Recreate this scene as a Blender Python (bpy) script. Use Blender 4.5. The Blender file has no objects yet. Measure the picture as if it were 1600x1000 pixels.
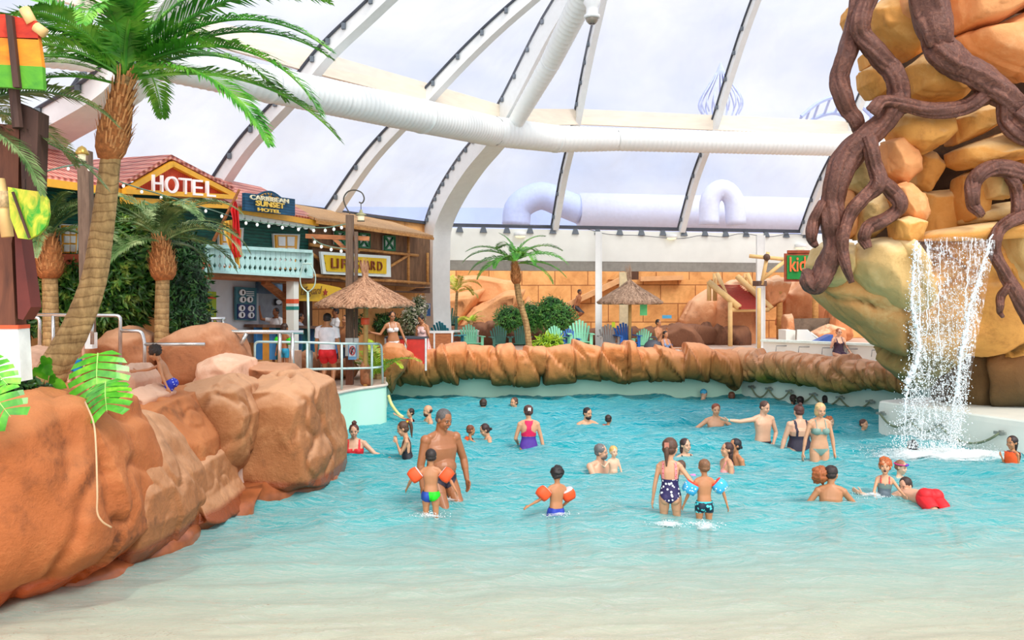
import bpy, bmesh, math, random
import numpy as np
from mathutils import Vector, Matrix
random.seed(7); RNG=np.random.RandomState(11)
SC=bpy.context.scene; COL=SC.collection
F=1400.0; HZ=456.0; CH=2.9
def P(px,py,Y): return Vector(((px-800)/F*Y, Y, CH-(py-HZ)/F*Y))
def PZ(px,py,z=0.0): return P(px,py,(CH-z)*F/(py-HZ))
def V(*a): return Vector(a)
def rad(a): return math.radians(a)
class Plane:
    """a vertical plane in plan: a point, a direction; off moves it towards the pool"""
    def __init__(s,x,y,u,v):
        l=math.hypot(u,v); s.x,s.y,s.u,s.v=x,y,u/l,v/l; s.n=Vector((s.v,-s.u,0))
    def at(s,px,py,off=0.0):
        k=(px-800)/F; x0=s.x+s.n.x*off; y0=s.y+s.n.y*off
        t=(k*y0-x0)/(s.u-k*s.v); return P(px,py,y0+s.v*t)
def hx(c):
    r=[]
    for v in c:
        v=v/255.0; r.append(v/12.92 if v<=0.04045 else ((v+0.055)/1.055)**2.4)
    return (r[0],r[1],r[2],1.0)
# ---------------------------------------------------------------- materials
def newmat(name):
    m=bpy.data.materials.new(name); m.use_nodes=True; nt=m.node_tree
    b=nt.nodes['Principled BSDF']; return m,nt,b
def N(nt,t,**k):
    n=nt.nodes.new(t)
    for a,v in k.items():
        if a in n.inputs: n.inputs[a].default_value=v
        else: setattr(n,a,v)
    return n
def ramp(nt,fac,stops):
    r=nt.nodes.new('ShaderNodeValToRGB'); e=r.color_ramp.elements
    while len(e)<len(stops): e.new(0.5)
    for i,(p,c) in enumerate(stops): e[i].position=p; e[i].color=c
    nt.links.new(fac,r.inputs['Fac']); return r.outputs['Color']
def mix(nt,fac,a,b,mode='MIX'):
    n=nt.nodes.new('ShaderNodeMix'); n.data_type='RGBA'; n.blend_type=mode
    for i,v in ((0,fac),(6,a),(7,b)):
        if isinstance(v,(int,float)): n.inputs[i].default_value=v
        elif isinstance(v,tuple): n.inputs[i].default_value=v
        else: nt.links.new(v,n.inputs[i])
    return n.outputs[2]
def coords(nt,kind='Object',scale=(1,1,1),rot=(0,0,0)):
    m=N(nt,'ShaderNodeMapping'); m.inputs['Scale'].default_value=scale; m.inputs['Rotation'].default_value=rot
    if kind=='World': nt.links.new(nt.nodes.new('ShaderNodeNewGeometry').outputs['Position'],m.inputs['Vector'])
    else: nt.links.new(nt.nodes.new('ShaderNodeTexCoord').outputs[kind],m.inputs['Vector'])
    return m.outputs['Vector']
def noise(nt,vec,scale,detail=4,rough=0.55,dist=0.0):
    n=N(nt,'ShaderNodeTexNoise'); n.inputs['Scale'].default_value=scale; n.inputs['Detail'].default_value=detail
    n.inputs['Roughness'].default_value=rough; n.inputs['Distortion'].default_value=dist
    nt.links.new(vec,n.inputs['Vector']); return n.outputs['Fac']
def bump(nt,b,h,strength=0.3,dist=0.05):
    n=N(nt,'ShaderNodeBump'); n.inputs['Strength'].default_value=strength; n.inputs['Distance'].default_value=dist
    nt.links.new(h,n.inputs['Height']); nt.links.new(n.outputs['Normal'],b.inputs['Normal']); return n
MATS={}
def plain(name,c,rough=0.6,metal=0.0,var=0.12,scale=6.0,bmp=0.0,stretch=(1,1,1),spec=0.5,emit=0):
    """colour with slight procedural variation"""
    if name in MATS: return MATS[name]
    m,nt,b=newmat(name); col=hx(c)
    v=coords(nt,'Object',stretch); f=noise(nt,v,scale,3)
    d=tuple(x*(1-var) for x in col[:3])+(1,); l=tuple(min(1,x*(1+var)) for x in col[:3])+(1,)
    o=ramp(nt,f,[(0.3,d),(0.7,l)]); nt.links.new(o,b.inputs['Base Color'])
    b.inputs['Roughness'].default_value=rough; b.inputs['Metallic'].default_value=metal
    b.inputs['Specular IOR Level'].default_value=spec
    if emit: nt.links.new(o,b.inputs['Emission Color']); b.inputs['Emission Strength'].default_value=emit
    if bmp: bump(nt,b,f,bmp,0.02)
    MATS[name]=m; return m
def wood(name,c,c2,scale=3,stretch=(1,1,8),planks=0,axis=0):
    if name in MATS: return MATS[name]
    m,nt,b=newmat(name); v=coords(nt,'Object',stretch); f=noise(nt,v,scale,5,0.6,0.6)
    o=ramp(nt,f,[(0.3,hx(c2)),(0.68,hx(c))])
    if planks:
        w=N(nt,'ShaderNodeTexWave'); w.wave_type='BANDS'; w.bands_direction='XYZ'[axis]; w.inputs['Scale'].default_value=planks; w.inputs['Distortion'].default_value=0.15
        nt.links.new(coords(nt,'Object'),w.inputs['Vector'])
        o=mix(nt,ramp(nt,w.outputs['Fac'],[(0.0,(1,1,1,1)),(0.12,(0,0,0,1))]),o,tuple(x*0.35 for x in hx(c2)[:3])+(1,))
    nt.links.new(o,b.inputs['Base Color']); b.inputs['Roughness'].default_value=0.75; bump(nt,b,f,0.25,0.02)
    MATS[name]=m; return m
def rockmat(name,hi,mid,lo,low=None,z0=0,z1=1,scale=1.0,bmp=0.5,wet=None,top=None,zt=0):
    """sculpted rock: mottled colour, shade painted into creases, other colour towards the foot (low), pale upward faces (top)"""
    if name in MATS: return MATS[name]
    m,nt,b=newmat(name); v=coords(nt,'World')
    f=noise(nt,v,1.1*scale,6,0.6,0.4); f2=noise(nt,v,7*scale,6,0.65); f3=noise(nt,v,0.45*scale,3)
    o=ramp(nt,f,[(0.28,hx(lo)),(0.48,hx(mid)),(0.72,hx(hi))])
    o=mix(nt,ramp(nt,f2,[(0.42,(1,1,1,1)),(0.62,(0,0,0,1))]),o,hx(mid)); 
    if low:
        s=N(nt,'ShaderNodeSeparateXYZ'); nt.links.new(nt.nodes.new('ShaderNodeNewGeometry').outputs['Position'],s.inputs[0])
        mr=N(nt,'ShaderNodeMapRange'); mr.inputs[1].default_value=z0; mr.inputs[2].default_value=z1; mr.inputs[3].default_value=1; mr.inputs[4].default_value=0
        ad=N(nt,'ShaderNodeMath',operation='MULTIPLY_ADD'); ad.inputs[1].default_value=(z1-z0)*1.2; nt.links.new(f3,ad.inputs[0])
        a2=N(nt,'ShaderNodeMath',operation='SUBTRACT'); nt.links.new(s.outputs[2],ad.inputs[2]); nt.links.new(ad.outputs[0],a2.inputs[0]); a2.inputs[1].default_value=(z1-z0)*0.6
        nt.links.new(a2.outputs[0],mr.inputs[0])
        o=mix(nt,mr.outputs[0],o,mix(nt,f2,hx(low),tuple(x*0.55 for x in hx(low)[:3])+(1,)))
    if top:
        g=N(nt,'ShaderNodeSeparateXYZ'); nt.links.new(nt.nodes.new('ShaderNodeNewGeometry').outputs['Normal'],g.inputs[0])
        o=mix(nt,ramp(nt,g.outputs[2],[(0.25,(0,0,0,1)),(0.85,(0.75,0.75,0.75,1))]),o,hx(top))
    if wet:
        s=N(nt,'ShaderNodeSeparateXYZ'); nt.links.new(nt.nodes.new('ShaderNodeNewGeometry').outputs['Position'],s.inputs[0])
        q=N(nt,'ShaderNodeMath',operation='MULTIPLY_ADD'); q.inputs[1].default_value=-0.16; nt.links.new(f3,q.inputs[0]); nt.links.new(s.outputs[2],q.inputs[2])
        w=ramp(nt,q.outputs[0],[(0.10,(1,1,1,1)),(0.16,(0,0,0,1))]); o=mix(nt,w,o,hx(wet))
        nt.links.new(ramp(nt,w,[(0,(0.8,)*3+(1,)),(1,(0.25,)*3+(1,))]),b.inputs['Roughness'])
    else: b.inputs['Roughness'].default_value=0.82
    pt=nt.nodes.new('ShaderNodeNewGeometry').outputs['Pointiness']  # pointiness darkens the creases, their shade put into the colour
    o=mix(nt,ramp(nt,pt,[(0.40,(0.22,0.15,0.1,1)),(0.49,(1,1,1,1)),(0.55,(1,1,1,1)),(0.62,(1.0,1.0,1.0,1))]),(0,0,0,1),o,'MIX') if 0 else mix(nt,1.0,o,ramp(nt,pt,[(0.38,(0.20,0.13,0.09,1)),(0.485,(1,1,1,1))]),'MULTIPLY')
    nt.links.new(o,b.inputs['Base Color'])
    vv=noise(nt,v,14*scale,8,0.7); bump(nt,b,mix(nt,0.5,f2,vv),bmp,0.05)
    MATS[name]=m; return m
# ---------------------------------------------------------------- object helpers
def tag(o,label=None,cat=None,group=None,kind=None):
    if label: o['label']=label
    if cat: o['category']=cat
    if group: o['group']=group
    if kind: o['kind']=kind
    return o
def thing(name,label,cat,loc=(0,0,0),group=None,rz=0.0):
    o=bpy.data.objects.new(name,None); COL.objects.link(o); o.location=loc; o.rotation_euler=(0,0,rz); o.empty_display_size=0.1
    return tag(o,label,cat,group)
def wmat(o):
    m=Matrix.LocRotScale(o.location,o.rotation_euler,o.scale)
    return (wmat(o.parent)@m) if o.parent else m
def link(name,me,parent=None,recenter=True):
    """verts are in world space; moved into the parent's space or re-origined at the base"""
    o=bpy.data.objects.new(name,me); COL.objects.link(o)
    if parent is not None:
        me.transform(wmat(parent).inverted()); o.parent=parent
    elif recenter and len(me.vertices):
        a=np.empty(len(me.vertices)*3); me.vertices.foreach_get('co',a); a=a.reshape(-1,3)
        c=Vector(((a[:,0].min()+a[:,0].max())/2,(a[:,1].min()+a[:,1].max())/2,a[:,2].min()))
        me.transform(Matrix.Translation(-c)); o.location=c
    return o
def mesh(name,verts,faces,m,parent=None,smooth=False,mi=None):
    me=bpy.data.meshes.new(name); me.from_pydata([tuple(v) for v in verts],[],[tuple(f) for f in faces])
    ms=m if isinstance(m,(list,tuple)) else [m]
    for x in ms: me.materials.append(x)
    if mi is not None: me.polygons.foreach_set('material_index',mi)
    if smooth: me.polygons.foreach_set('use_smooth',[True]*len(me.polygons))
    me.update(); return link(name,me,parent)
def frame(d):
    d=Vector(d).normalized(); a=Vector((0,0,1)) if abs(d.z)<0.95 else Vector((0,1,0))
    x=a.cross(d).normalized(); return x,d.cross(x)
class MB:
    def __init__(s): s.v=[];s.f=[];s.mi=[];s.cur=0
    def add(s,vs,fs):
        n=len(s.v); s.v+= [tuple(v) for v in vs]; s.f+=[tuple(i+n for i in f) for f in fs]; s.mi+=[s.cur]*len(fs); return s
    def hexa(s,b,t):
        """bottom 4 and top 4 points"""
        return s.add(list(b)+list(t),[(3,2,1,0),(4,5,6,7),(0,1,5,4),(1,2,6,5),(2,3,7,6),(3,0,4,7)])
    def box(s,c,d,rz=0.0,rot=None):
        R=rot if rot is not None else Matrix.Rotation(rz,3,'Z'); c=Vector(c); x,y,z=[q/2 for q in d]
        b=[c+R@Vector(q) for q in ((-x,-y,-z),(x,-y,-z),(x,y,-z),(-x,y,-z))]; t=[c+R@Vector(q) for q in ((-x,-y,z),(x,-y,z),(x,y,z),(-x,y,z))]
        return s.hexa(b,t)
    def bar(s,a,b,w,h,up=(0,0,1)):
        a=Vector(a);b=Vector(b);d=(b-a).normalized(); x=d.cross(Vector(up))
        if x.length<1e-4: x=d.cross(Vector((0,1,0)))
        x.normalize(); y=x.cross(d); x=x*w/2;y=y*h/2
        return s.hexa([a-x-y,a+x-y,a+x+y,a-x+y],[b-x-y,b+x-y,b+x+y,b-x+y])
    def tube(s,pts,r,n=10,caps=True,fn=None):
        pts=[Vector(p) for p in pts]; k=len(pts); rr=r if isinstance(r,(list,tuple)) else [r]*k
        vs=[];X=None
        for i,p in enumerate(pts):
            d=(pts[min(i+1,k-1)]-pts[max(i-1,0)])
            if d.length<1e-9: d=Vector((0,0,1))
            d.normalize()
            if X is None: X,_=frame(d)
            X=(X-d*X.dot(d)).normalized(); Yv=d.cross(X)
            for j in range(n):
                a=2*math.pi*j/n; q=rr[i]*(fn(i,a) if fn else 1); vs.append(p+X*math.cos(a)*q+Yv*math.sin(a)*q)
        fs=[(i*n+j,i*n+(j+1)%n,(i+1)*n+(j+1)%n,(i+1)*n+j) for i in range(k-1) for j in range(n)]
        if caps: fs+= [tuple(range(n-1,-1,-1)),tuple((k-1)*n+j for j in range(n))]
        return s.add(vs,fs)
    def lathe(s,prof,c=(0,0,0),n=24,axis=None):
        c=Vector(c); vs=[]
        for r,z in prof:
            for j in range(n):
                a=2*math.pi*j/n; vs.append(c+Vector((r*math.cos(a),r*math.sin(a),z)))
        k=len(prof)
        fs=[(i*n+j,i*n+(j+1)%n,(i+1)*n+(j+1)%n,(i+1)*n+j) for i in range(k-1) for j in range(n)]
        if prof[0][0]>1e-4: fs.append(tuple(range(n-1,-1,-1)))
        if prof[-1][0]>1e-4: fs.append(tuple((k-1)*n+j for j in range(n)))
        return s.add(vs,fs)
    def prism(s,poly,ext):
        """planar polygon (world) extruded by a vector"""
        n=len(poly); ext=Vector(ext); a=[Vector(p) for p in poly]; b=[p+ext for p in a]
        return s.add(a+b,[tuple(range(n)),tuple(range(2*n-1,n-1,-1))]+[(j,j+n,(j+1)%n+n,(j+1)%n) for j in range(n)])
    def ball(s,c,r,n=10,m=7):
        c=Vector(c); r=(r,r,r) if isinstance(r,(int,float)) else r; vs=[]
        for i in range(1,m):
            t=math.pi*i/m
            for j in range(n):
                a=2*math.pi*j/n; vs.append(c+Vector((r[0]*math.sin(t)*math.cos(a),r[1]*math.sin(t)*math.sin(a),r[2]*math.cos(t))))
        top=len(vs); vs+= [c+Vector((0,0,r[2])),c-Vector((0,0,r[2]))]
        fs=[(i*n+j,(i+1)*n+j,(i+1)*n+(j+1)%n,i*n+(j+1)%n) for i in range(m-2) for j in range(n)]
        fs+=[(top,j,(j+1)%n) for j in range(n)]+[(top+1,(m-2)*n+(j+1)%n,(m-2)*n+j) for j in range(n)]
        return s.add(vs,fs)
    def build(s,name,m,parent=None,smooth=False): return mesh(name,s.v,s.f,m,parent,smooth,s.mi)
def tgd(o,*a,**k): return tag(o,*a,**k)
def spline(pts,n=8):
    """Catmull-Rom through tuples of any dimension"""
    P_=[np.array(p,float) for p in pts]; P_=[2*P_[0]-P_[1]]+P_+[2*P_[-1]-P_[-2]]; out=[]
    for i in range(1,len(P_)-2):
        a,b,c,d=P_[i-1:i+3]
        for k in range(n):
            t=k/n; out.append(0.5*((2*b)+(-a+c)*t+(2*a-5*b+4*c-d)*t*t+(-a+3*b-3*c+d)*t**3))
    out.append(P_[-2]); return out
# ---------------------------------------------------------------- numpy noise
def vn(p,seed=0):
    p=np.asarray(p,float); i=np.floor(p).astype(np.int64); f=p-i; f=f*f*(3-2*f)
    def h(dx,dy,dz):
        n=(i[:,0]+dx)*374761393+(i[:,1]+dy)*668265263+(i[:,2]+dz)*1274126177+seed*974634777
        n=(n^(n>>13))*1274126177; n=n&0x7fffffff; n=(n^(n>>16)); return (n&0xffff)/65535.0
    x,y,z=f[:,0],f[:,1],f[:,2]
    a=h(0,0,0)*(1-x)+h(1,0,0)*x; b=h(0,1,0)*(1-x)+h(1,1,0)*x; c=h(0,0,1)*(1-x)+h(1,0,1)*x; d=h(0,1,1)*(1-x)+h(1,1,1)*x
    return (a*(1-y)+b*y)*(1-z)+(c*(1-y)+d*y)*z
def fbm(p,o=4,seed=0):
    r=0;a=0.5;p=np.asarray(p,float)
    for k in range(o): r=r+a*(vn(p,seed+k)-0.5); p=p*2.03+7.1; a*=0.5
    return r
def worley(p,seeds):
    F1=np.full(len(p),1e9);F2=F1.copy();I=np.zeros(len(p),int)
    for k,s in enumerate(seeds):
        d=np.linalg.norm(p-s,axis=1); m=d<F1; F2=np.where(m,F1,np.minimum(F2,d)); I=np.where(m,k,I); F1=np.where(m,d,F1)
    return F1,F2,I
_ICO={}
def ico(n):
    if n not in _ICO:
        b=bmesh.new(); bmesh.ops.create_icosphere(b,subdivisions=n,radius=1); b.verts.ensure_lookup_table()
        _ICO[n]=(np.array([v.co[:] for v in b.verts]),[tuple(v.index for v in f.verts) for f in b.faces]); b.free()
    return _ICO[n]
def boulder(name,poly,Y,thick,m,label=None,cat='rock',parent=None,group=None,sub=5,seed=1,facets=14,fac=0.75,rough=0.05,cells=0,crack=0.0,tilt=0.0,kind=None,p=0.75,bottom=None,world=None,square=0.62):
    """rock whose outline seen from the pool is poly (pixels, taken at depth Y), rounded front and back"""
    rs=np.random.RandomState(seed*131+7)
    pts=[P(a,b,Y) for a,b in poly] if world is None else [Vector(q) for q in world]
    q=np.array([(v.x,v.z) for v in pts]); 
    # centroid
    x,z=q[:,0],q[:,1]; x1,z1=np.roll(x,-1),np.roll(z,-1); cr=x*z1-x1*z; A=cr.sum()/2; cx=((x+x1)*cr).sum()/(6*A); cz=((z+z1)*cr).sum()/(6*A)
    vs,fs=ico(sub); v=vs.copy()
    th=np.arctan2(v[:,2],v[:,0]); rho=np.sqrt(v[:,0]**2+v[:,2]**2)
    dx,dz=np.cos(th),np.sin(th); R=np.full(len(v),0.0)
    for k in range(len(q)):
        ax,az=q[k,0]-cx,q[k,1]-cz; b=q[(k+1)%len(q)]; ex,ez=b[0]-q[k,0],b[1]-q[k,1]
        den=dx*ez-dz*ex; den=np.where(abs(den)<1e-9,1e-9,den)
        t=(ax*ez-az*ex)/den; s=(ax*dz-az*dx)/den
        ok=(t>0)&(s>=-1e-6)&(s<=1+1e-6); R=np.where(ok,np.maximum(R,t),R)
    R=np.where(R<=0,np.median(R[R>0]),R)
    size=math.sqrt(abs(A))
    rf=np.ones(len(v))*1.0
    for k in range(facets):
        n=rs.normal(size=3); n[1]=-abs(n[1])*1.3 if k%3 else n[1]; n/=np.linalg.norm(n); d=rs.uniform(0.62,0.9)
        dt=v@n; lim=np.where(dt>1e-3,d/np.maximum(dt,1e-3),9); rf=np.minimum(rf,lim)
    rf=1-(1-rf)*fac
    rr=np.power(rho,square)*np.where(rho>0.98,1,np.power(rf,0.25))
    yy=np.sign(v[:,1])*np.power(abs(v[:,1]),0.8)*thick*rf
    W=np.stack([cx+dx*R*rr, Y+yy+tilt*(dx*R*rr), cz+dz*R*rr],1)
    n3=W-np.array([cx,Y,cz]); n3[:,1]*=1.2; L=np.linalg.norm(n3,axis=1); n3/=np.maximum(L,1e-6)[:,None]
    d=fbm(W*1.3/size*1.2,4,seed)*rough*4.5*size*0.55+fbm(W*3.5/size*1.2,3,seed+9)*rough*size*0.9
    fo=fbm(W*np.array([1.0,1.0,0.55])*1.5/size+3,2,seed+40); d=d-np.clip(0.05-abs(fo),0,0.05)*rough*16*size
    if cells:
        sd=W[rs.randint(0,len(W),cells)]+rs.normal(size=(cells,3))*0.05*size
        ww=W+np.stack([fbm(W*1.5,3,seed+3)]*3,1)*0.5*size*0.4
        F1,F2,I=worley(ww,sd); e=F2-F1; off=rs.uniform(-1,1,cells)*0.05*size; tl=rs.normal(size=(cells,3))*0.12
        d=d+off[I]+np.einsum('ij,ij->i',W-sd[I],tl[I])*0.6-np.exp(-(e/(0.035*size+0.01))**2)*0.05*size*(1+crack)
    elif crack:
        c=abs(fbm(W*np.array([1.6,1,0.9])/size*1.4,3,seed+21)); d=d-np.exp(-(c/0.026)**2)*crack*1.7*size
    W=W+n3*d[:,None]
    if bottom is not None: W[:,2]=np.maximum(W[:,2],bottom)
    o=mesh(name,W,fs,m,parent,True)
    if label: tag(o,label,cat,group)
    if kind: o['kind']=kind
    return o
_TXT={}
def text(s,a,b,up,h,m,parent,name='lettering',depth=0.012,squash=1.0,out=None,bold=0.0,shear=0.0,jit=0.0):
    """solid letters running from world point a towards b (left to right on the base line), height h along up"""
    cu=bpy.data.curves.new(name,'FONT'); cu.body=s; cu.extrude=0.5*depth/max(h,1e-3); cu.align_x='LEFT'; cu.size=1.0; cu.offset=bold; cu.shear=shear
    o=bpy.data.objects.new('t',cu); COL.objects.link(o); dg=bpy.context.evaluated_depsgraph_get(); dg.update()
    me=bpy.data.meshes.new_from_object(o.evaluated_get(dg)); bpy.data.objects.remove(o); bpy.data.curves.remove(cu)
    c=np.empty(len(me.vertices)*3); me.vertices.foreach_get('co',c); c=c.reshape(-1,3)
    x0,x1=c[:,0].min(),c[:,0].max(); y1=max(c[:,1].max(),0.1); y0=min(0,c[:,1].min()); a=Vector(a);b=Vector(b);up=Vector(up).normalized()
    ex=(b-a); L=ex.length; ex.normalize(); ez=ex.cross(up)
    capy=0.72
    W=[a+ex*((q[0]-x0)/(x1-x0)*L)+up*(q[1]/capy*h)+ez*(q[2]*h) for q in c]
    me.vertices.foreach_set('co',np.array([w[:] for w in W]).ravel()); me.materials.clear(); me.materials.append(m); me.update(); me.name=name
    return link(name,me,parent)
# ================================================================= camera, sky, light
cam=bpy.data.cameras.new('camera'); co=bpy.data.objects.new('camera',cam); COL.objects.link(co)
co.location=(0,0,CH); co.rotation_euler=(rad(90),0,0); cam.sensor_width=36; cam.lens=F/1600*36; cam.shift_y=-(500-HZ)/1600; cam.clip_end=500
SC.camera=co
SC.view_settings.view_transform='Standard'; SC.view_settings.exposure=0.22
SC.cycles.max_bounces=7; SC.cycles.diffuse_bounces=3; SC.cycles.glossy_bounces=2; SC.cycles.transparent_max_bounces=14; SC.cycles.transmission_bounces=2
SC.cycles.use_denoising=True; SC.cycles.sample_clamp_indirect=4; SC.cycles.caustics_reflective=False; SC.cycles.caustics_refractive=False
w=bpy.data.worlds.new('sky'); SC.world=w; w.use_nodes=True; nt=w.node_tree; bg=nt.nodes['Background']
v=coords(nt,'Generated',(1.0,1.0,2.2)); f=noise(nt,v,2.4,6,0.55,0.4)
c=ramp(nt,f,[(0.32,hx((206,216,243))),(0.47,hx((230,234,249))),(0.62,hx((250,251,255)))])
nt.links.new(c,bg.inputs['Color']); bg.inputs['Strength'].default_value=0.98
def sun(d,strength,ang,col):
    l=bpy.data.lights.new('sun','SUN'); l.energy=strength; l.angle=rad(ang); l.color=col
    o=bpy.data.objects.new('sun',l); COL.objects.link(o); o.rotation_euler=Vector(d).to_track_quat('-Z','Y').to_euler(); o.location=(0,0,20)
sun((-0.45,0.55,-0.9),2.2,18,(1.0,0.955,0.88))
sun((0.12,0.9,-0.40),1.15,50,(1.0,0.97,0.92))  # added front fill to lift walls and rock fronts, not a second sun
# sandstone blocks
m,nt,b=newmat('sandstone_blocks'); br=N(nt,'ShaderNodeTexBrick'); br.inputs['Scale'].default_value=1.0; br.inputs['Mortar Size'].default_value=0.02; br.inputs['Brick Width'].default_value=1.5; br.inputs['Row Height'].default_value=0.8
br.inputs['Color1'].default_value=hx((238,180,112)); br.inputs['Color2'].default_value=hx((222,158,92)); br.inputs['Mortar'].default_value=hx((160,100,56))
mp=coords(nt,'World'); sx_=N(nt,'ShaderNodeSeparateXYZ'); nt.links.new(mp,sx_.inputs[0]); cb=N(nt,'ShaderNodeCombineXYZ'); ad=N(nt,'ShaderNodeMath',operation='ADD'); nt.links.new(sx_.outputs[0],ad.inputs[0]); nt.links.new(sx_.outputs[1],ad.inputs[1]); nt.links.new(ad.outputs[0],cb.inputs[0]); nt.links.new(sx_.outputs[2],cb.inputs[1]); nt.links.new(cb.outputs[0],br.inputs['Vector'])
f=noise(nt,mp,1.6,5,0.65,0.4); o_=mix(nt,1.0,br.outputs['Color'],ramp(nt,f,[(0.3,(0.72,0.62,0.52,1)),(0.6,(1.05,1.05,1.05,1))]),'MULTIPLY'); nt.links.new(o_,b.inputs['Base Color']); b.inputs['Roughness'].default_value=0.8; bump(nt,b,mix(nt,0.4,br.outputs['Fac'],f),0.4,0.05); m_sand=m
# ================================================================= ground, pool
def floor_z(Y): return -0.085*(Y-6.3) if Y<24 else -0.085*17.7
LEFTB=[(-6.2,3.0),(-5.6,6.0),(-5.1,8.3),(-4.6,9.8),(-4.2,11.4),(-3.7,13.0),(-3.5,14.6),(-3.72,16.0)]
WALLC=[(-3.75,17.6),(-3.62,18.4),(-3.35,19.2),(-2.95,19.85),(-2.83,20.15),(-2.9,20.6),(-3.1,22.0),(-3.35,24.8)]
BACK=[(-3.35,24.8),(6.4,25.0)]
RIGHT=[(6.4,25.0),(7.1,24.0),(8.0,22.7),(8.8,21.6),(9.9,19.9),(12.5,16.6)]
DK=0.8
m_tile=plain('deck_tiles',(205,178,160),0.75,var=0.1,scale=3)
mb=MB()
lb=LEFTB+WALLC
for a_,c_ in zip(lb[:-1],lb[1:]): mb.add([(-30,a_[1],DK),(a_[0],a_[1],DK),(c_[0],c_[1],DK),(-30,c_[1],DK)],[(0,1,2,3)])
mb.add([(-30,24.8,DK),(-3.35,24.8,DK),(6.4,25,DK),(30,25,DK),(30,62,DK),(-30,62,DK)],[(0,1,2,3,4,5)])
rb=[tuple(q) for q in spline(RIGHT,5)]
for a_,c_ in zip(rb[:-1],rb[1:]): mb.add([(30,a_[1],DK),(30,c_[1],DK),(c_[0],c_[1],DK),(a_[0],a_[1],DK)],[(3,2,1,0)])
tag(mb.build('floor',m_tile),kind='structure')
# pool basin: sloping bottom from sand colour to turquoise paint, shadow patches included
m,nt,b=newmat('basin_paint_shade'); s=N(nt,'ShaderNodeSeparateXYZ'); nt.links.new(nt.nodes.new('ShaderNodeNewGeometry').outputs['Position'],s.inputs[0])
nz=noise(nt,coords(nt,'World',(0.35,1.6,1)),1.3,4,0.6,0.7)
ad=N(nt,'ShaderNodeMath',operation='MULTIPLY_ADD'); ad.inputs[1].default_value=6.5; nt.links.new(nz,ad.inputs[0]); nt.links.new(s.outputs[1],ad.inputs[2])  # noise patches put turquoise shadows into the floor colour
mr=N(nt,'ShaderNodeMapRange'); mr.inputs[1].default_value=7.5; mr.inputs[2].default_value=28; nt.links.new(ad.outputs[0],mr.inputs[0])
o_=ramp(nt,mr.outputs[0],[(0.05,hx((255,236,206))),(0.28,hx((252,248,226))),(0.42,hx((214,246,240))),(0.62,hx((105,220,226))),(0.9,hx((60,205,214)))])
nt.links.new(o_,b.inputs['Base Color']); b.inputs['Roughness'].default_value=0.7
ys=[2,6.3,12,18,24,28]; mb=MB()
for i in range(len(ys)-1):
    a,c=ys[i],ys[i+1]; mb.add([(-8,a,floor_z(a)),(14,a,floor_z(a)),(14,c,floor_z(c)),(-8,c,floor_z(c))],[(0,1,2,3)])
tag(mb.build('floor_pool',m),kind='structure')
m_mint=plain('mint_paint',(206,250,226),0.45,var=0.04,scale=1.2)
m_white=plain('white_paint',(238,240,232),0.5,var=0.03,scale=2)
m_whitew=plain('white_mint',(222,243,230),0.45,var=0.05,scale=1.0)
def strip(name,pts,z0,z1,m,lip=0.0):
    mb=MB(); n=len(pts)
    for i in range(n-1):
        a,c=pts[i],pts[i+1]; mb.add([(a[0],a[1],z0),(c[0],c[1],z0),(c[0],c[1],z1),(a[0],a[1],z1)],[(0,1,2,3)])
    o=mb.build(name,m,None,True); return tag(o,kind='structure')
cc=[tuple(q) for q in spline(WALLC[:6],6)]+WALLC[6:]
strip('wall_pool_left',[LEFTB[-2],LEFTB[-1]]+cc,-1.6,DK,m_mint)
strip('wall_pool_back',BACK,-1.6,DK,m_mint)
strip('wall_pool_right',[tuple(q) for q in spline(RIGHT,5)],-1.6,DK,m_whitew)
strip('wall_pool_near_left',LEFTB,-1.0,DK,m_tile)
# coping rim of the round deck
mb=MB(); mb.tube([(x,y,DK+0.005) for x,y in cc[:-2]],0.035,8); tag(mb.build('trim_1',plain('coping',(214,200,186),0.7)),kind='structure')
# ================================================================= water
nx,ny=520,620
gx=np.linspace(-6.6,13,nx); t=np.linspace(0,1,ny); gy=3.2+(25.4-3.2)*t**1.45
X,Y=np.meshgrid(gx,gy); X=X.ravel();Y=Y.ravel()
sc=np.clip(0.30+(Y-6)/12,0.30,1.1)
def rdg(p,o,seed):
    r=0;a_=1.0
    for k in range(o): r=r+a_*(1-np.abs(2*vn(p,seed+k)-1))**1.6; p=p*1.9+5.3; a_*=.5
    return r/1.9
wx=X*0.8+Y*0.22; wy=Y*2.0-X*0.18
wp=np.stack([wx,wy,np.zeros_like(X)],1); wq=wp+np.stack([fbm(wp*.7,2,71),fbm(wp*.7+4,2,72),0*X],1)*1.3
Z=(rdg(wq*0.85,3,5)-.5)*0.21*sc+fbm(wp*0.35,2,8)*0.10*sc+(rdg(wq*2.4,2,15)-.5)*0.075*np.clip(sc,.5,1)
fs=[(i*nx+j,i*nx+j+1,(i+1)*nx+j+1,(i+1)*nx+j) for i in range(ny-1) for j in range(nx-1)]
m,nt,b=newmat('pool_water'); out=nt.nodes['Material Output']; nt.nodes.remove(b)
v=coords(nt,'World',(0.62,2.0,1.0),(0,0,rad(8))); n1=noise(nt,v,1.3,3,0.55,1.6); n2=noise(nt,v,4.2,4,0.6,1.2)
hh=mix(nt,0.33,n1,n2)
bp=N(nt,'ShaderNodeBump'); bp.inputs['Strength'].default_value=1.0; bp.inputs['Distance'].default_value=0.08; nt.links.new(n2,bp.inputs['Height'])
s=N(nt,'ShaderNodeSeparateXYZ'); nt.links.new(nt.nodes.new('ShaderNodeNewGeometry').outputs['Position'],s.inputs[0])
mr=N(nt,'ShaderNodeMapRange'); mr.inputs[1].default_value=7.5; mr.inputs[2].default_value=20; nt.links.new(s.outputs[1],mr.inputs[0])
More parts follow.
